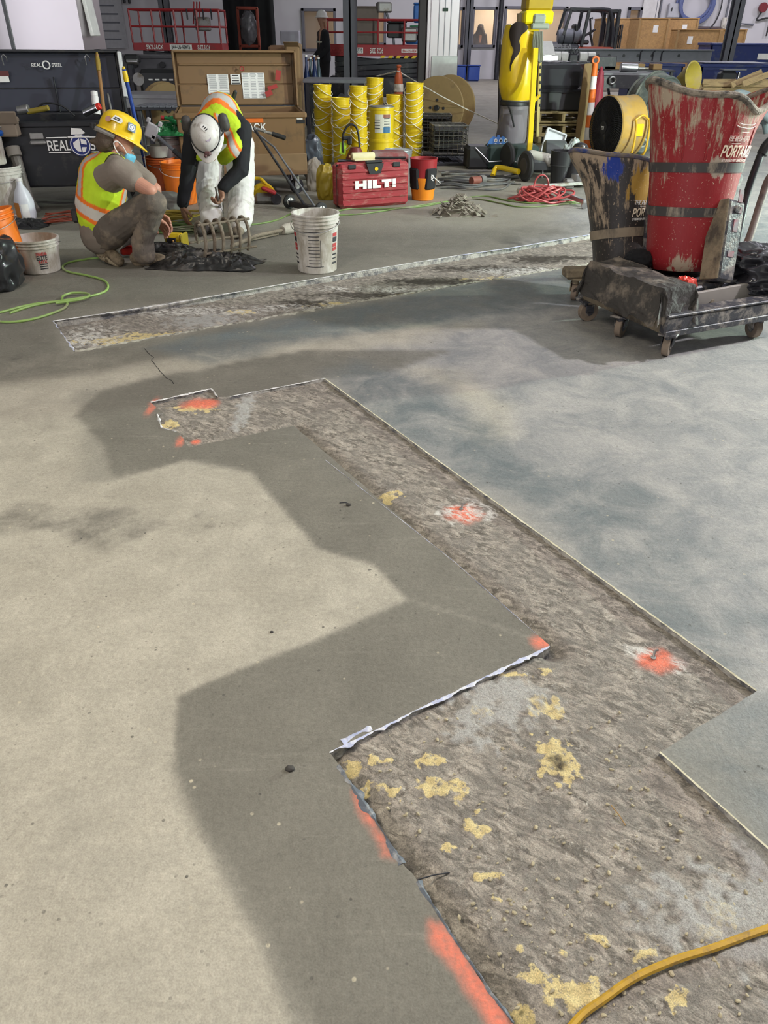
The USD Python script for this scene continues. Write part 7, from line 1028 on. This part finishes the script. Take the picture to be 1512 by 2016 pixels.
def drape(w, d, drop, seed, n=90):
    """Cloth over a block w x d: flat with folds on top, falling and flaring at the edges."""
    s = np.linspace(-1, 1, n); S, T = np.meshgrid(s, s); X, Y = S * (w / 2 + drop), T * (d / 2 + drop); q = np.stack([S * 2.2, T * 2.2, 0 * S + seed], -1); f_ = meshkit.fbm(q * 1.6, 4, seed) - .5; rid = 1 - np.abs(2 * meshkit.fbm(q * 1.3, 3, seed + 4) - 1)
    ox, oy = np.maximum(np.abs(X) - w / 2, 0), np.maximum(np.abs(Y) - d / 2, 0); dr = np.maximum(ox, oy); Xc, Yc = np.clip(X, -w / 2, w / 2) + np.sign(X) * ox * .22 * (1 + 3 * f_), np.clip(Y, -d / 2, d / 2) + np.sign(Y) * oy * .22 * (1 + 3 * f_); fr = np.sin(X * 34 + 6 * f_) * .016 + np.sin(Y * 31 + 6 * f_) * .016
    Z = -dr * (.95 + .5 * f_) + .03 * rid - .02; Xc += np.where(oy > 0, fr, 0) * np.minimum(oy / .05, 1); Yc += np.where(ox > 0, fr, 0) * np.minimum(ox / .05, 1)
    v = np.stack([Xc, Yc, Z], -1).reshape(-1, 3); i, j = np.meshgrid(np.arange(n - 1), np.arange(n - 1), indexing='ij'); f = np.stack([i * n + j, i * n + j + 1, (i + 1) * n + j + 1, (i + 1) * n + j], -1).reshape(-1, 4); N_ = n * n
    b_ = np.concatenate([np.arange(n), np.arange(1, n) * n + n - 1, (n - 1) * n + np.arange(n - 2, -1, -1), np.arange(n - 2, 0, -1) * n]); nb = np.roll(b_, -1); side = np.stack([b_, b_ + N_, nb + N_, nb], 1); F = np.vstack([f, f[:, ::-1] + N_, side])
    return trimesh.Trimesh(np.vstack([v, v + [0, 0, -.004]]), np.vstack([F[:, [0, 1, 2]], F[:, [0, 2, 3]]]), process=False)
TARP = mat('tarp_dusty', (.045, .04, .036), .75, var=.35, sc=6, dirt=((.23, .19, .15), .38), dsc=5, bump=.5, bs=60)
tw = rotm(0, 0, UZ)[:3, :3] @ np.array([.055, .30, 0]) + [K0[0], K0[1], 0]; obj('tarp', mv(drape(.20, .56, .17, 8), (tw[0], tw[1], .335), rz=UZ), TARP, label='dusty dark tarpaulin draped over the left side of the red bin cart', cat='tarpaulin')
obj('tarp_block', mv(box(.16, .48, .105, b=.02), (tw[0], tw[1], zb + .087), rz=UZ), M['black_plastic'], label='dark box under the dusty tarpaulin on the red bin cart', cat='box')
obj('dark_pad', mv(ell(.075, .07, .065, sub=4, noise=.25, ns=4), P(1256, 514, 4.10)), mat('pad_black', (.006, .006, .008), .95), label='round black foam pad wedged beside the red mixing bin', cat='pad')
obj('tape_flag', mv(drape(.05, .07, .035, 5, 30), P(1350, 556, 3.72) + [0, -.01, .02], rz=24), mat('tape_coral', (.75, .07, .05), .5), label='torn coral red tape hanging from the beam under the red bin', cat='tape')
p = P(1486, 548, 4.0); obj('black_bag', mv(sack(.44, .36, .20, 77, .8, 2.6), (p[0] + .08, 4.05, .21), rz=-10), mat('bag_shiny', (.03, .03, .036), .16, var=.4), label='shiny black plastic bag lying on the right end of the cart', cat='bag'); q = P(1470, 530, 4.2); obj('grey_plank', beam(P(1440, 508, 4.3), P(1510, 532, 4.1), .09, .03, .006, 60), mat('board_dusty', (.30, .27, .24), .7), label='dusty grey plank poking out behind the shiny black bag', cat='plank')
# black bin and its dolly
Bc, Tc = P(1222, 574, 4.49), P(1230, 330, 4.68); Rb = frame_of(Bc, Tc); o = thing('mixing_bin', 'black mixing bin caked in tan mud with blue and ochre splashes', 'mixing bin', Bc, rot=euler_of(Rb)); rimf2 = lambda a: (.72 + .075 * bump_(a, -90, 42) - .05 * bump_(a, 45, 40), .05 * bump_(a, -88, 35))
rp = [(.130, 0), (.150, .015), (.160, .05), (.170, .25), (.190, .40), (.238, .70), (.242, .72)]; mb, rl = mixing_bin(rp, rimf2, .008)
obj('bin_wall', mb, bin_material('black_bin', (.022, .02, .02), (.05, .042, .038), (.40, .31, .22), (.10, .82), .8, [((.42, .25, .05), (.02, -.215, .56), .085), ((.02, .05, .30), (-.10, -.20, .66), .06)]), o, smooth=40); obj('rolled_rim', tube(np.vstack([rl, rl[:1]]) + [0, 0, -.003], .011, 8, closed=True), mat('rim_mud2', (.20, .16, .12), .85, dirt=((.03, .05, .18), .35)), o)
obj('band', band(.1765, .1835, .05, .30, .006), mat('band_tan', (.30, .24, .17), .7, var=.3, dirt=((.05, .045, .04), .45), stretch=(1, 1, .3)), o); wl2 = lambda m_, z, a: wrap(m_, .126, .238 + .004, .70, a, z)
CR = mat('cream_print', (.85, .72, .55), .6); obj('lettering', wl2(text('PORTA', .042, slant=.12, maxw=.115).subdivide(), .425, 16), CR, o, label='bold cream printed word'); obj('lettering', wl2(text('THE PELICAN', .022, bold=False, slant=.2, maxw=.12).subdivide(), .475, 18), M['white_letter'], o); obj('lettering', wl2(text('STIRRED BY INNOVATION', .011, maxw=.17).subdivide(), .39, 24), M['white_letter'], o); obj('print_line', wl2(patch(.04, .003), .456, 16), M['white_letter'], o)
K1 = G(1128, 592); o = thing('bin_dolly', 'muddy dolly arm with a swivel caster left of the black mixing bin', 'dolly', (K1[0], K1[1], 0), 8); zd = P(1128, 545, K1[1])[2]
obj('arm', box(.50, .09, .055, (.17, 0, zd), .01), MUDST, o); obj('cross_arm', box(.09, .42, .05, (.36, .28, zd), .01), STB, o); caster(o, 0, 0, zd, .052, 60, MUDST, WHM); caster(o, .36, .46, zd, .052, 20, MUDST, WHM); obj('yoke_arm', beam(np.array([.36, -.06, zd]), P(1288, 335, 4.32) - [K1[0], K1[1], 0], .022, .05, .004), STB, o)
# ---------------------------------------------------------------- people
def solid(chains, edge=.018, it=8):
    ms = [mf.Manifold(mf.Mesh(np.asarray(h.vertices, np.float32), np.asarray(h.faces, np.uint32))) for h in chains]
    m = mf.Manifold.batch_boolean(ms, mf.OpType.Add).refine_to_length(edge).to_mesh(); t = trimesh.Trimesh(m.vert_properties[:, :3], m.tri_verts); trimesh.smoothing.filter_taubin(t, iterations=it); return t
def chain(*q, n=2): return [hull(a, b, n=n) for a, b in zip(q, q[1:])]
pr_ = lambda p, r: (float(p[0]), float(p[1]), float(p[2]), r)
SKIN = mat('skin_light', (.52, .25, .17), .5, var=.12, sc=20); SKIN2 = mat('skin_tan', (.30, .16, .10), .5, var=.12, sc=20)
HIVIS, HOR, HSIL = (.58, .80, .02), (.95, .20, .015), (.50, .48, .44)
def fold(m, amp, f, seed, dirv=(0, 0, 0)):
    """Presses wrinkles into cloth."""
    v = np.array(m.vertices); q = v * f; q = q + np.outer(v @ np.asarray(dirv, float), [0, 0, 0]); r_ = (1 - np.abs(2 * meshkit.fbm(q + 50, 3, seed) - 1)) - .6; m.vertices = v + m.vertex_normals * (r_ * amp)[:, None]; return m
def hand(wrist, direction, palm_n, curl, sgn, s=1.0, spread=.2):
    """Palm, four unequal bent fingers and a thumb; direction = where the fingers point, palm_n = palm's normal, curl per joint in degrees."""
    d = np.asarray(direction, float); d /= np.linalg.norm(d); n_ = np.asarray(palm_n, float); n_ -= d * (n_ @ d); n_ /= np.linalg.norm(n_); a = np.cross(d, n_) * sgn; w = np.asarray(wrist, float); out = []
    kn = [w + d * .088 * s + a * x * s for x in (.030, .010, -.010, -.028)]; out += [hull(pr_(w, .024 * s), pr_(w + d * .03 * s, .022 * s), pr_(kn[0] - d * .008, .013 * s), pr_(kn[3] - d * .012, .012 * s), n=2)]
    out += [hull(pr_(w + d * .03 * s + a * .012, .02 * s), pr_(kn[0] - d * .01, .013 * s), pr_(kn[1] - d * .006, .013 * s), pr_(kn[2] - d * .008, .013 * s), pr_(kn[3] - d * .012, .012 * s), n=2)]
    for k, (L, r_) in enumerate(((.075, .0095), (.083, .0098), (.077, .0094), (.060, .0085))):
        p = kn[k]; th = 0; fd = d + a * spread * (1.2 - k * .8) * .25; fd /= np.linalg.norm(fd); out += [hull(pr_(w + d * .05 * s, .014 * s), pr_(p, r_ * 1.15 * s))]
        for j, fr in enumerate((.45, .32, .23)):
            th += math.radians(curl[j]); q = p + (fd * math.cos(th) + n_ * math.sin(th)) * L * fr * s; out.append(hull(pr_(p, r_ * (1.1 - .12 * j) * s), pr_(q, r_ * (.98 - .14 * j) * s))); p = q
    t0 = w + d * .03 * s + a * .022 * s; t1_ = t0 + (d * .6 + a * .75 + n_ * .25) * .042 * s; t2_ = t1_ + (d * .85 + a * .2 + n_ * .5) * .034 * s; out += [hull(pr_(t0, .016 * s), pr_(t1_, .0115 * s)), hull(pr_(t1_, .0115 * s), pr_(t2_, .0095 * s))]
    return out
def head_parts(c, fwdv, upv, s=1.0):
    """Skull, jaw, nose, ears, brow as hulls in the head's own axes; returns hulls and the frame."""
    f = np.asarray(fwdv, float); f /= np.linalg.norm(f); u = np.asarray(upv, float); u -= f * (u @ f); u /= np.linalg.norm(u); r_ = np.cross(f, u); H = lambda x, y, z: np.asarray(c) + (r_ * x + f * y + u * z) * s
    q = lambda x, y, z, R_: pr_(H(x, y, z), R_ * s)
    parts = [hull(q(0, -.02, .035, .088), q(0, .02, .03, .084), q(0, .045, -.03, .06), n=2), hull(q(0, .055, -.06, .042), q(-.03, .01, -.06, .04), q(.03, .01, -.06, .04), q(0, .07, -.085, .028), n=2), hull(q(0, .10, .0, .012), q(0, .118, -.028, .013), q(0, .095, -.032, .016)), hull(q(-.035, .082, .025, .014), q(.035, .082, .025, .014)), hull(q(-.02, .092, -.058, .010), q(.02, .092, -.058, .010))]
    for e in (-1, 1): parts += [hull(q(e * .082, -.005, .01, .016), q(e * .09, -.012, -.012, .010), q(e * .088, -.02, .018, .012))]
    return parts, H, (r_, f, u)
def eyes(o, H, s=1.0):
    for e in (-1, 1): obj('eye', ell(.011 * s, .011 * s, .011 * s, H(e * .032, .086, .006), 2), M['white'], o); obj('pupil', ell(.005, .005, .005, H(e * .032, .0965, .006), 1), M['ink'], o)
def hard_hat(o, H, ax, m, s=1.0, brim=True, nm='hard_hat'):
    r_, f, u = ax; a = np.linspace(0, 2 * math.pi, 48, endpoint=False); rings = []
    prof = [(1.09, -.002), (1.05, .002), (.99, .01), (.985, .045), (.92, .085), (.74, .118), (.45, .136), (.15, .142)]
    for k, (q, z) in enumerate(prof):
        fr = np.maximum(np.cos(a), 0) ** 3; x = .112 * q * np.sin(a); y = (.134 * q + (.048 * fr if k < 2 else 0)) * np.cos(a); z_ = z - (.012 * fr if k < 2 else 0); rings.append(np.stack([H(xx, yy, zz) for xx, yy, zz in zip(x, y, np.broadcast_to(.055 + z_, x.shape))]))
    n = 48; v = np.vstack(rings + [H(0, 0, .198)]); i = np.arange(n); j = (i + 1) % n; F = [np.stack([k * n + i, k * n + j, (k + 1) * n + j, (k + 1) * n + i], 1) for k in range(len(prof) - 1)]; F = np.vstack(F); F = np.vstack([F[:, [0, 1, 2]], F[:, [0, 2, 3]], np.stack([(len(prof) - 1) * n + i, (len(prof) - 1) * n + j, np.full(n, len(v) - 1)], 1)])
    inner = v * 1.0; inner = v - np.array([u] * len(v)) * .004; V = np.vstack([v, inner]); F2 = F[:, ::-1] + len(v); edge = np.stack([i, i + len(v), j + len(v), j], 1); Fa = np.vstack([F, F2, edge[:, [0, 1, 2]], edge[:, [0, 2, 3]]])
    t = trimesh.Trimesh(V, Fa); t.fix_normals(); return obj(nm, t, m, o, smooth=50)
def on_hat(H, x, y, z, size, m, parent, nm, poly=None, ax=None, depth=.002):
    """A sticker lying on the hat shell at head coordinates."""
    r_, f, u = ax; nrm = np.array([x / .118 ** 2, y / .138 ** 2, max(z - .10, .0) / .09 ** 2]); nrm = r_ * nrm[0] + f * nrm[1] + u * nrm[2]; nrm /= np.linalg.norm(nrm); tx = np.cross(u, nrm); tx /= np.linalg.norm(tx); ty = np.cross(nrm, tx); p = H(x, y, z); T = np.eye(4); T[:3, 0], T[:3, 1], T[:3, 2], T[:3, 3] = tx, ty, nrm, p
    ms = plate(poly if poly is not None else Point(0, 0).buffer(size), depth); ms.apply_transform(T); return obj(nm, ms, m, parent)
def cut(m, keep, col):
    f = np.array(m.faces)[keep]; u, i = np.unique(f, return_inverse=True); return trimesh.Trimesh(np.array(m.vertices)[u], i.reshape(-1, 3), process=False), col[u]
def boot(heel, toe, up, ankle, r=.045):
    h, t, a = map(lambda q: np.asarray(q, float), (heel, toe, ankle)); m_ = (h + t) / 2 + np.asarray(up) * .03
    return [hull(pr_(h + np.asarray(up) * .035, .038), pr_(m_, .042), pr_(a, .05), n=2), hull(pr_(m_, .044), pr_(t + np.asarray(up) * .018, .036), n=2), hull(pr_(h, .022), pr_(t, .026), n=2)]
VEST = vmat('hivis_cloth', .75, .2, 160, .12); TEE = mat('shirt_taupe', (.235, .195, .16), .85, var=.12, sc=12, bump=.15, bs=200); PANT = mat('work_trousers', (.12, .10, .082), .9, var=.25, sc=10, dirt=((.24, .19, .14), .4), dsc=6, bump=.2, bs=150)
# --- crouching worker, facing right and a little away
Y0 = 5.32
pel, sp1, chest_, nk = P(206, 452, Y0), P(197, 405, Y0 + .02), P(204, 350, Y0 + .03), P(220, 310, Y0 + .0); hc = P(229, 284, Y0 + .02)
rsh, lsh = P(234, 338, 5.17), P(252, 330, 5.48); rel, lel = P(296, 376, 5.10), P(305, 372, 5.45); rwr, lwr = P(305, 428, 5.38), P(312, 420, 5.55)
rhip, lhip = P(222, 452, 5.24), P(226, 448, 5.42); rkn, lkn = P(302, 400, 5.12), P(285, 440, 5.52); ran, lan = P(283, 494, 5.17), P(212, 490, 5.36)
o = thing('person', 'crouching worker in yellow hard hat, blue face mask and lime safety vest', 'person', (pel[0], pel[1], 0)); O1 = np.array([pel[0], pel[1], 0]); S = lambda p, r: pr_(np.asarray(p) - O1, r)
fv1 = np.array([.80, .36, -.46]); uv1 = np.array([.34, .24, .91]); hp_, H1, ax1_ = head_parts(hc - O1, fv1, uv1, 1.0)
bd = hp_ + chain(S(nk, .055), S(hc - [.01, 0, .06], .052)) + [hull(S(pel, .12), S(sp1, .125), n=2), hull(S(sp1, .125), S(chest_, .125), n=2), hull(S(chest_, .11), S(rsh, .06), S(lsh, .06), S(nk, .05), n=2)] + chain(S(rsh, .055), S(rel, .042), S(rwr, .029)) + chain(S(lsh, .055), S(lel, .042), S(lwr, .029)) + hand(rwr - O1, (.62, .1, -.75), (-.3, -.9, -.1), (22, 28, 20), 1, .95) + hand(lwr - O1, (.5, .1, -.85), (-.4, -.8, .1), (25, 30, 22), -1)
obj('body', solid(bd, .011, 6), SKIN, o); eyes(o, H1)
obj('hair', solid([hull(*[pr_(H1(x, y, z), r_) for x, y, z, r_ in ((0, -.045, .03, .086), (0, -.065, -.03, .06), (.028, -.06, -.02, .055), (-.028, -.06, -.02, .055))], n=2), hull(pr_(H1(0, -.10, -.03), .03), pr_(H1(0, -.145, -.05), .012), n=2)], .014, 4), mat('hair_brown', (.10, .07, .05), .8, sc=60, var=.4, bump=.5), o)
obj('beard', solid([hull(pr_(H1(.062, .03, -.05), .022), pr_(H1(.05, .06, -.085), .026), pr_(H1(0, .075, -.10), .026), n=2), hull(pr_(H1(-.062, .03, -.05), .022), pr_(H1(-.05, .06, -.085), .026), pr_(H1(0, .075, -.10), .026), n=2)], .012, 3), mat('hair_brown', (.10, .07, .05), .8), o)
obj('face_mask', fold(solid([hull(pr_(H1(.05, .075, -.04), .018), pr_(H1(-.05, .075, -.04), .018), pr_(H1(0, .118, -.03), .018), pr_(H1(0, .105, -.085), .022), pr_(H1(.035, .07, -.085), .018), pr_(H1(-.035, .07, -.085), .018), n=2)], .008, 3), .004, 40, 3), mat('mask_blue', (.16, .52, .72), .7), o)
for e in (-1, 1): obj('mask_loop', tube([H1(e * .062, .07, -.03), H1(e * .09, .03, .0), H1(e * .1, -.015, .015), H1(e * .098, -.03, -.005), H1(e * .09, .0, -.04), H1(e * .06, .066, -.075)], .0035, 6, sm=5), M['white'], o)
ht = hard_hat(o, H1, ax1_, mat('hat_yellow', (.85, .55, .01), .28, coat=.3), 1); obj('headband', tube([H1(.095 * math.sin(a), -.02 + .12 * math.cos(a), .035) for a in np.linspace(1.7, 4.6, 14)], [.016] * 14, 8), mat('band_grey', (.3, .28, .26), .6), o); obj('ratchet_knob', mv(cyl(.022, .03, n=16), H1(0, -.15, .03)), M['black_plastic'], o)
a_ = on_hat(H1, .106, -.052, .135, .026, M['white'], ht, 'sticker', Polygon([(-.033, -.018), (.028, -.02), (.036, 0), (.026, .018), (-.02, .022)]), ax1_); on_hat(H1, .1075, -.052, .136, .02, M['ink'], ht, 'sticker_print', shapely.union_all([shapely.box(-.022, -.008, .022, -.003), shapely.box(-.016, .003, .016, .009)]), ax1_, .0025)
on_hat(H1, .108, .042, .128, .03, mat('sticker_blue', (.03, .09, .17), .4), ht, 'sticker', shapely.box(-.026, -.026, .026, .026), ax1_, .0025); on_hat(H1, .109, .042, .129, .018, M['white'], ht, 'sticker_ring', Point(0, 0).buffer(.019).difference(Point(0, 0).buffer(.014)).union(shapely.box(-.004, -.009, .004, .009)).union(shapely.box(-.009, 0, .009, .005)), ax1_, .003); on_hat(H1, .09, -.1, .115, .018, mat('sticker_pink', (.5, .25, .2), .5), ht, 'sticker', None, ax1_)
tee = [hull(S(pel + [-.02, 0, -.03], .145), S(sp1, .148), n=2), hull(S(sp1, .148), S(chest_, .145), n=2), hull(S(chest_, .13), S(rsh, .075), S(lsh, .075), S(nk - [.01, 0, .02], .066), n=2)] + chain(S(rsh, .078), S(rsh + (rel - rsh) * .42, .070)) + chain(S(lsh, .075), S(lsh + (lel - lsh) * .7, .07))
obj('shirt', fold(solid(tee, .014, 8), .008, 14, 5), TEE, o)
vs = [hull(S(sp1 + (pel - sp1) * .55, .158), S(sp1, .158), n=2), hull(S(sp1, .158), S(chest_, .156), n=2), hull(S(chest_, .142), S(rsh + (nk - rsh) * .42 + [-.01, 0, .0], .075), S(lsh + (nk - lsh) * .42, .075), S(nk - [.02, 0, .015], .07), n=2)]
mv_ = fold(solid(vs, .0075, 6), .006, 12, 9); vv = np.array(mv_.vertices) + O1; axv = (nk - sp1) / np.linalg.norm(nk - sp1); tt = (vv - sp1) @ axv; sdv = np.array([.3, -.95, 0]); lat_ = (vv - sp1) @ sdv; frv = np.cross(sdv, axv); fr_ = (vv - sp1) @ frv; PX1 = proj(vv)
# armhole: cut the vest faces round the shoulder
cen = mv_.triangles_center + O1; ah = [np.linalg.norm((cen - (s_ + (rel - rsh) * .10 - np.array([0, 0, .03]))) * [1, 1, .72], axis=1) > .125 for s_ in (rsh, lsh)]; neck = np.linalg.norm(cen - (nk + [.03, 0, .03]), axis=1) > .085; ok = ah[0] & ah[1] & neck
col = np.tile(HIVIS, (len(vv), 1)).astype(float); bandt = tt - .02 * lat_
sil = (np.abs(bandt + .015) < .032); org = (np.abs(bandt + .015) < .058) & ~sil; bx = fr_ - .0
vstrip = lat_ - (.02 - .42 * (tt - .06)); ups = (tt > .035); silv = ups & (np.abs(np.abs(lat_ - .0) - (.085 - .12 * np.clip(tt, 0, .25))) < .02); orgv = ups & (np.abs(np.abs(lat_) - (.085 - .12 * np.clip(tt, 0, .25))) < .037) & ~silv
col[orgv] = HOR; col[silv] = HSIL; col[org] = HOR; col[sil] = (.66, .62, .55); mv_, col = cut(mv_, ok, col); obj('safety_vest', mv_, VEST, o, smooth=True, colors={'tint': col}, label='lime vest with orange edged silver bands'); obj('radio_pouch', mv(box(.05, .04, .09, b=.012), sp1 - O1 + [-.16, -.05, -.10]), M['black_plastic'], o)
leg = chain(S(rhip, .10), S(rkn, .082), n=2) + chain(S(rkn, .078), S(ran + [0, 0, .06], .066), n=2) + chain(S(ran + [0, 0, .06], .07), S(ran + [.0, 0, -.01], .074), n=2) + chain(S(lhip, .10), S(lkn, .08), n=2) + chain(S(lkn, .076), S(lan + [.02, 0, .03], .06), n=2) + [hull(S(rhip, .11), S(lhip, .11), S(pel + [-.03, 0, -.04], .13), n=2)]
obj('trousers', fold(solid(leg, .012, 8), .014, 11, 21), PANT, o)
BOOT = mat('boot_tan', (.22, .17, .11), .85, var=.5, sc=26, dirt=((.09, .065, .04), .5), dsc=18, bump=.4)
obj('boot', solid(boot(G(268, 518, .015) - O1 + [0, .0, 0], G(318, 516, .015) - O1, (0, 0, 1), ran - O1 - [0, 0, .01]), .012, 4), BOOT, o); hl, te = P(187, 482, 5.34), G(232, 516, .03); obj('boot', solid(boot(hl - O1, te - O1, (.5, 0, .5), lan - O1 + [.02, 0, .01], .045), .012, 4), BOOT, o); obj('boot_sole', solid([hull(pr_(hl - O1 + [-.02, -.01, -.005], .026), pr_((hl + te) / 2 - O1 + [-.02, -.01, -.02], .03), pr_(te - O1 + [-.005, 0, -.01], .024), n=2)], .012, 3), mat('sole_camo', (.34, .28, .19), .9, var=.5, sc=40, dirt=((.10, .07, .04), .5), dsc=30), o)
# --- bending worker in white trousers, facing the camera
W2 = lambda x, y, Y: P(x, y, Y)
pel, wst, bk, nk = W2(443, 268, 6.86), W2(440, 232, 6.74), W2(434, 224, 6.50), W2(420, 258, 6.30); hc = W2(412, 279, 6.14)
rsh, lsh = W2(381, 272, 6.36), W2(476, 256, 6.40); rel, lel = W2(371, 338, 6.30), W2(474, 334, 6.30); rwr, lwr = W2(359, 403, 6.27), W2(437, 371, 6.22)
rhip, lhip = W2(415, 290, 6.84), W2(470, 282, 6.86); rkn, lkn = W2(412, 368, 6.74), W2(476, 366, 6.76); ran, lan = G(418, 436, .09), G(474, 440, .09)
O2 = np.array([pel[0], 6.6, 0]); o = thing('person', 'bending worker in white hard hat, lime vest and white coverall trousers', 'person', O2); S = lambda p, r: pr_(np.asarray(p) - O2, r)
fv2 = np.array([.06, -.62, -.78]); uv2 = np.array([-.02, -.78, .62]); hp_, H2, ax2_ = head_parts(hc - O2, fv2, uv2, 1.0)
bd = hp_ + chain(S(nk, .055), S(hc + [0, .04, .0], .055)) + [hull(S(pel, .12), S(wst, .12), n=2), hull(S(wst, .12), S(bk, .12), n=2), hull(S(bk, .11), S(rsh, .06), S(lsh, .06), S(nk, .05), n=2)] + chain(S(rsh, .055), S(rel, .042), S(rwr, .029)) + chain(S(lsh, .055), S(lel, .042), S(lwr, .029)) + hand(rwr - O2, (.12, -.1, -1), (.75, .55, 0), (14, 16, 12), 1, 1.05) + hand(lwr - O2, (-.35, -.25, -.85), (-.5, -.6, .15), (48, 62, 40), -1, 1.05)
obj('body', solid(bd, .011, 6), SKIN2, o); eyes(o, H2)
slv = chain(S(rsh, .075), S(rel, .060), n=2) + chain(S(rel, .060), S(rwr + (rel - rwr) * .06, .044), n=2) + chain(S(lsh, .078), S(lel, .060), n=2) + chain(S(lel, .060), S(lwr + (lel - lwr) * .08, .044), n=2) + [hull(S(wst, .135), S(bk, .135), n=2), hull(S(bk, .125), S(rsh, .07), S(lsh, .07), S(nk + [0, .03, .0], .062), n=2)]
obj('shirt', fold(solid(slv, .014, 8), .010, 14, 31), mat('shirt_black', (.010, .011, .014), .85, var=.3), o)
vs = [hull(S(wst + [0, .06, -.03], .150), S(wst, .148), n=2), hull(S(wst, .148), S(bk, .150), n=2), hull(S(bk, .14), S(rsh + (nk - rsh) * .25, .08), S(lsh + (nk - lsh) * .25, .08), S(nk + [0, .05, .0], .075), n=2), hull(S(lsh + [-.03, -.04, -.04], .07), S(W2(458, 298, 6.22), .05), n=2), hull(S(W2(458, 298, 6.22), .05), S(W2(440, 312, 6.30), .045), n=2), hull(S(rsh + [.03, .0, -.04], .06), S(W2(392, 305, 6.30), .045), n=2)]
mv_ = fold(solid(vs, .008, 6), .008, 11, 41); vv = np.array(mv_.vertices) + O2; px = proj(vv); cen = mv_.triangles_center + O2; ok = np.ones(len(cen), bool)
for s_, e_ in ((rsh, rel), (lsh, lel)): ok &= np.linalg.norm((cen - (s_ + (e_ - s_) * .30)) * [1, .9, .8], axis=1) > .095
ok &= np.linalg.norm(cen - hc, axis=1) > .12; col = np.tile(HIVIS, (len(vv), 1)).astype(float)
ydist = (vv[:, 1] - bk[1]); front_ = vv[:, 2] < nk[2] + .02; zb_ = np.abs(ydist + .07); sil = (zb_ < .03) & (vv[:, 2] > .72); org = (zb_ < .058) & ~sil & (vv[:, 2] > .72)
st = vv[:, 0] - (bk[0] + .02 + .17 * np.clip((bk[2] - vv[:, 2]) / .3, 0, 1)); sil2 = (np.abs(st - .0) < .022) & (vv[:, 1] < bk[1] - .16); org2 = (np.abs(st) < .04) & ~sil2 & (vv[:, 1] < bk[1] - .16)
col[org2] = HOR; col[sil2] = HSIL; col[org] = HOR; col[sil] = HSIL; mv_, col = cut(mv_, ok, col); obj('safety_vest', mv_, VEST, o, smooth=True, colors={'tint': col}, label='lime vest with orange edged silver bands'); obj('tool_loop', mv(box(.03, .03, .09, b=.01, ry=25), W2(457, 201, 6.72) - O2), M['black_plastic'], o)
WPT = mat('coverall_white', (.74, .72, .69), .7, var=.06, dirt=((.42, .38, .30), .3), dsc=6)
leg = chain(S(rhip, .12), S(rkn, .102), n=2) + chain(S(rkn, .102), S(ran + [0, 0, .03], .088), n=2) + chain(S(lhip, .12), S(lkn, .10), n=2) + chain(S(lkn, .10), S(lan + [0, 0, .03], .092), n=2) + [hull(S(rhip, .12), S(lhip, .12), S(pel, .13), S(wst + [0, .05, -.06], .12), n=2)]
obj('coverall_trousers', fold(solid(leg, .011, 6), .030, 8, 51), WPT, o)
for a_, g_ in ((ran, G(406, 446, .03)), (lan, G(477, 450, .03))): obj('boot', solid(boot(a_ - O2 + [0, .06, -.065], np.array([g_[0], a_[1] - .13, .028]) - O2, (0, 0, 1), a_ - O2), .012, 4), mat('boot_dark', (.05, .042, .036), .8, dirt=((.22, .18, .13), .4)), o)
ht = hard_hat(o, H2, ax2_, mat('hat_white', (.68, .65, .62), .35, dirt=((.36, .30, .26), .3), dsc=12), 1)
obj('black_strap', tube([H2(.114 * q_ * math.sin(a), .136 * q_ * math.cos(a), z_) for a in np.linspace(0, 2 * math.pi, 40) for z_ in [.122 - .042 * math.cos(a)] for q_ in [np.interp(z_, (.065, .10, .14, .173), (.995, .99, .93, .76))]], .0055, 6, closed=True), M['black_plastic'], ht)
for e in (-1, 1): k_ = obj('ear_muff', solid([hull(pr_(H2(e * .135, -.06, .09), .042), pr_(H2(e * .135, -.09, .13), .036), n=2)], .012, 3), mat('muff_grey', (.06, .055, .05), .6, sc=40, var=.5), o); obj('muff_arm', tube([H2(e * .13, -.05, .1), H2(e * .128, .0, .1), H2(e * .115, .03, .11)], .006, 6), M['black_plastic'], k_)
obj('head_lamp', [mv(box(.05, .03, .032, b=.01, base=False), H2(-.005, .142, .078)), ell(.012, .012, .012, H2(.012, .158, .074), 2)], mat('lamp_dull', (.13, .06, .06), .35), ht); on_hat(H2, -.015, .02, .196, .02, M['white_letter'], ht, 'sticker', Polygon([(-.02, -.03), (.02, -.03), (.02, .02), (0, .035), (-.02, .02)]), ax2_); on_hat(H2, -.03, .085, .172, .022, mat('sticker_lilac', (.45, .38, .46), .5), ht, 'sticker', None, ax2_); on_hat(H2, -.015, .022, .1975, .02, M['ink'], ht, 'sticker_print', shapely.union_all([shapely.box(-.012, -.022, .012, -.016), shapely.box(-.01, -.006, .01, .0), shapely.box(-.008, .01, .008, .016)]), ax2_, .002)
pt = lwr + [.0, -.03, -.06]; rod = thing('hand_rod', 'short steel tool held upright in the bending worker left hand', 'tool', G(438, 436)); rb = G(438, 436); obj('rod', tube([lwr + [-.035, -.055, .02] - rb, lwr + [-.02, -.05, -.1] - rb, np.array([0, 0, .02])], .011, 10), M['dull_steel'], rod); obj('head', box(.05, .05, .04, (0, 0, 0), .01), M['dull_steel'], rod)
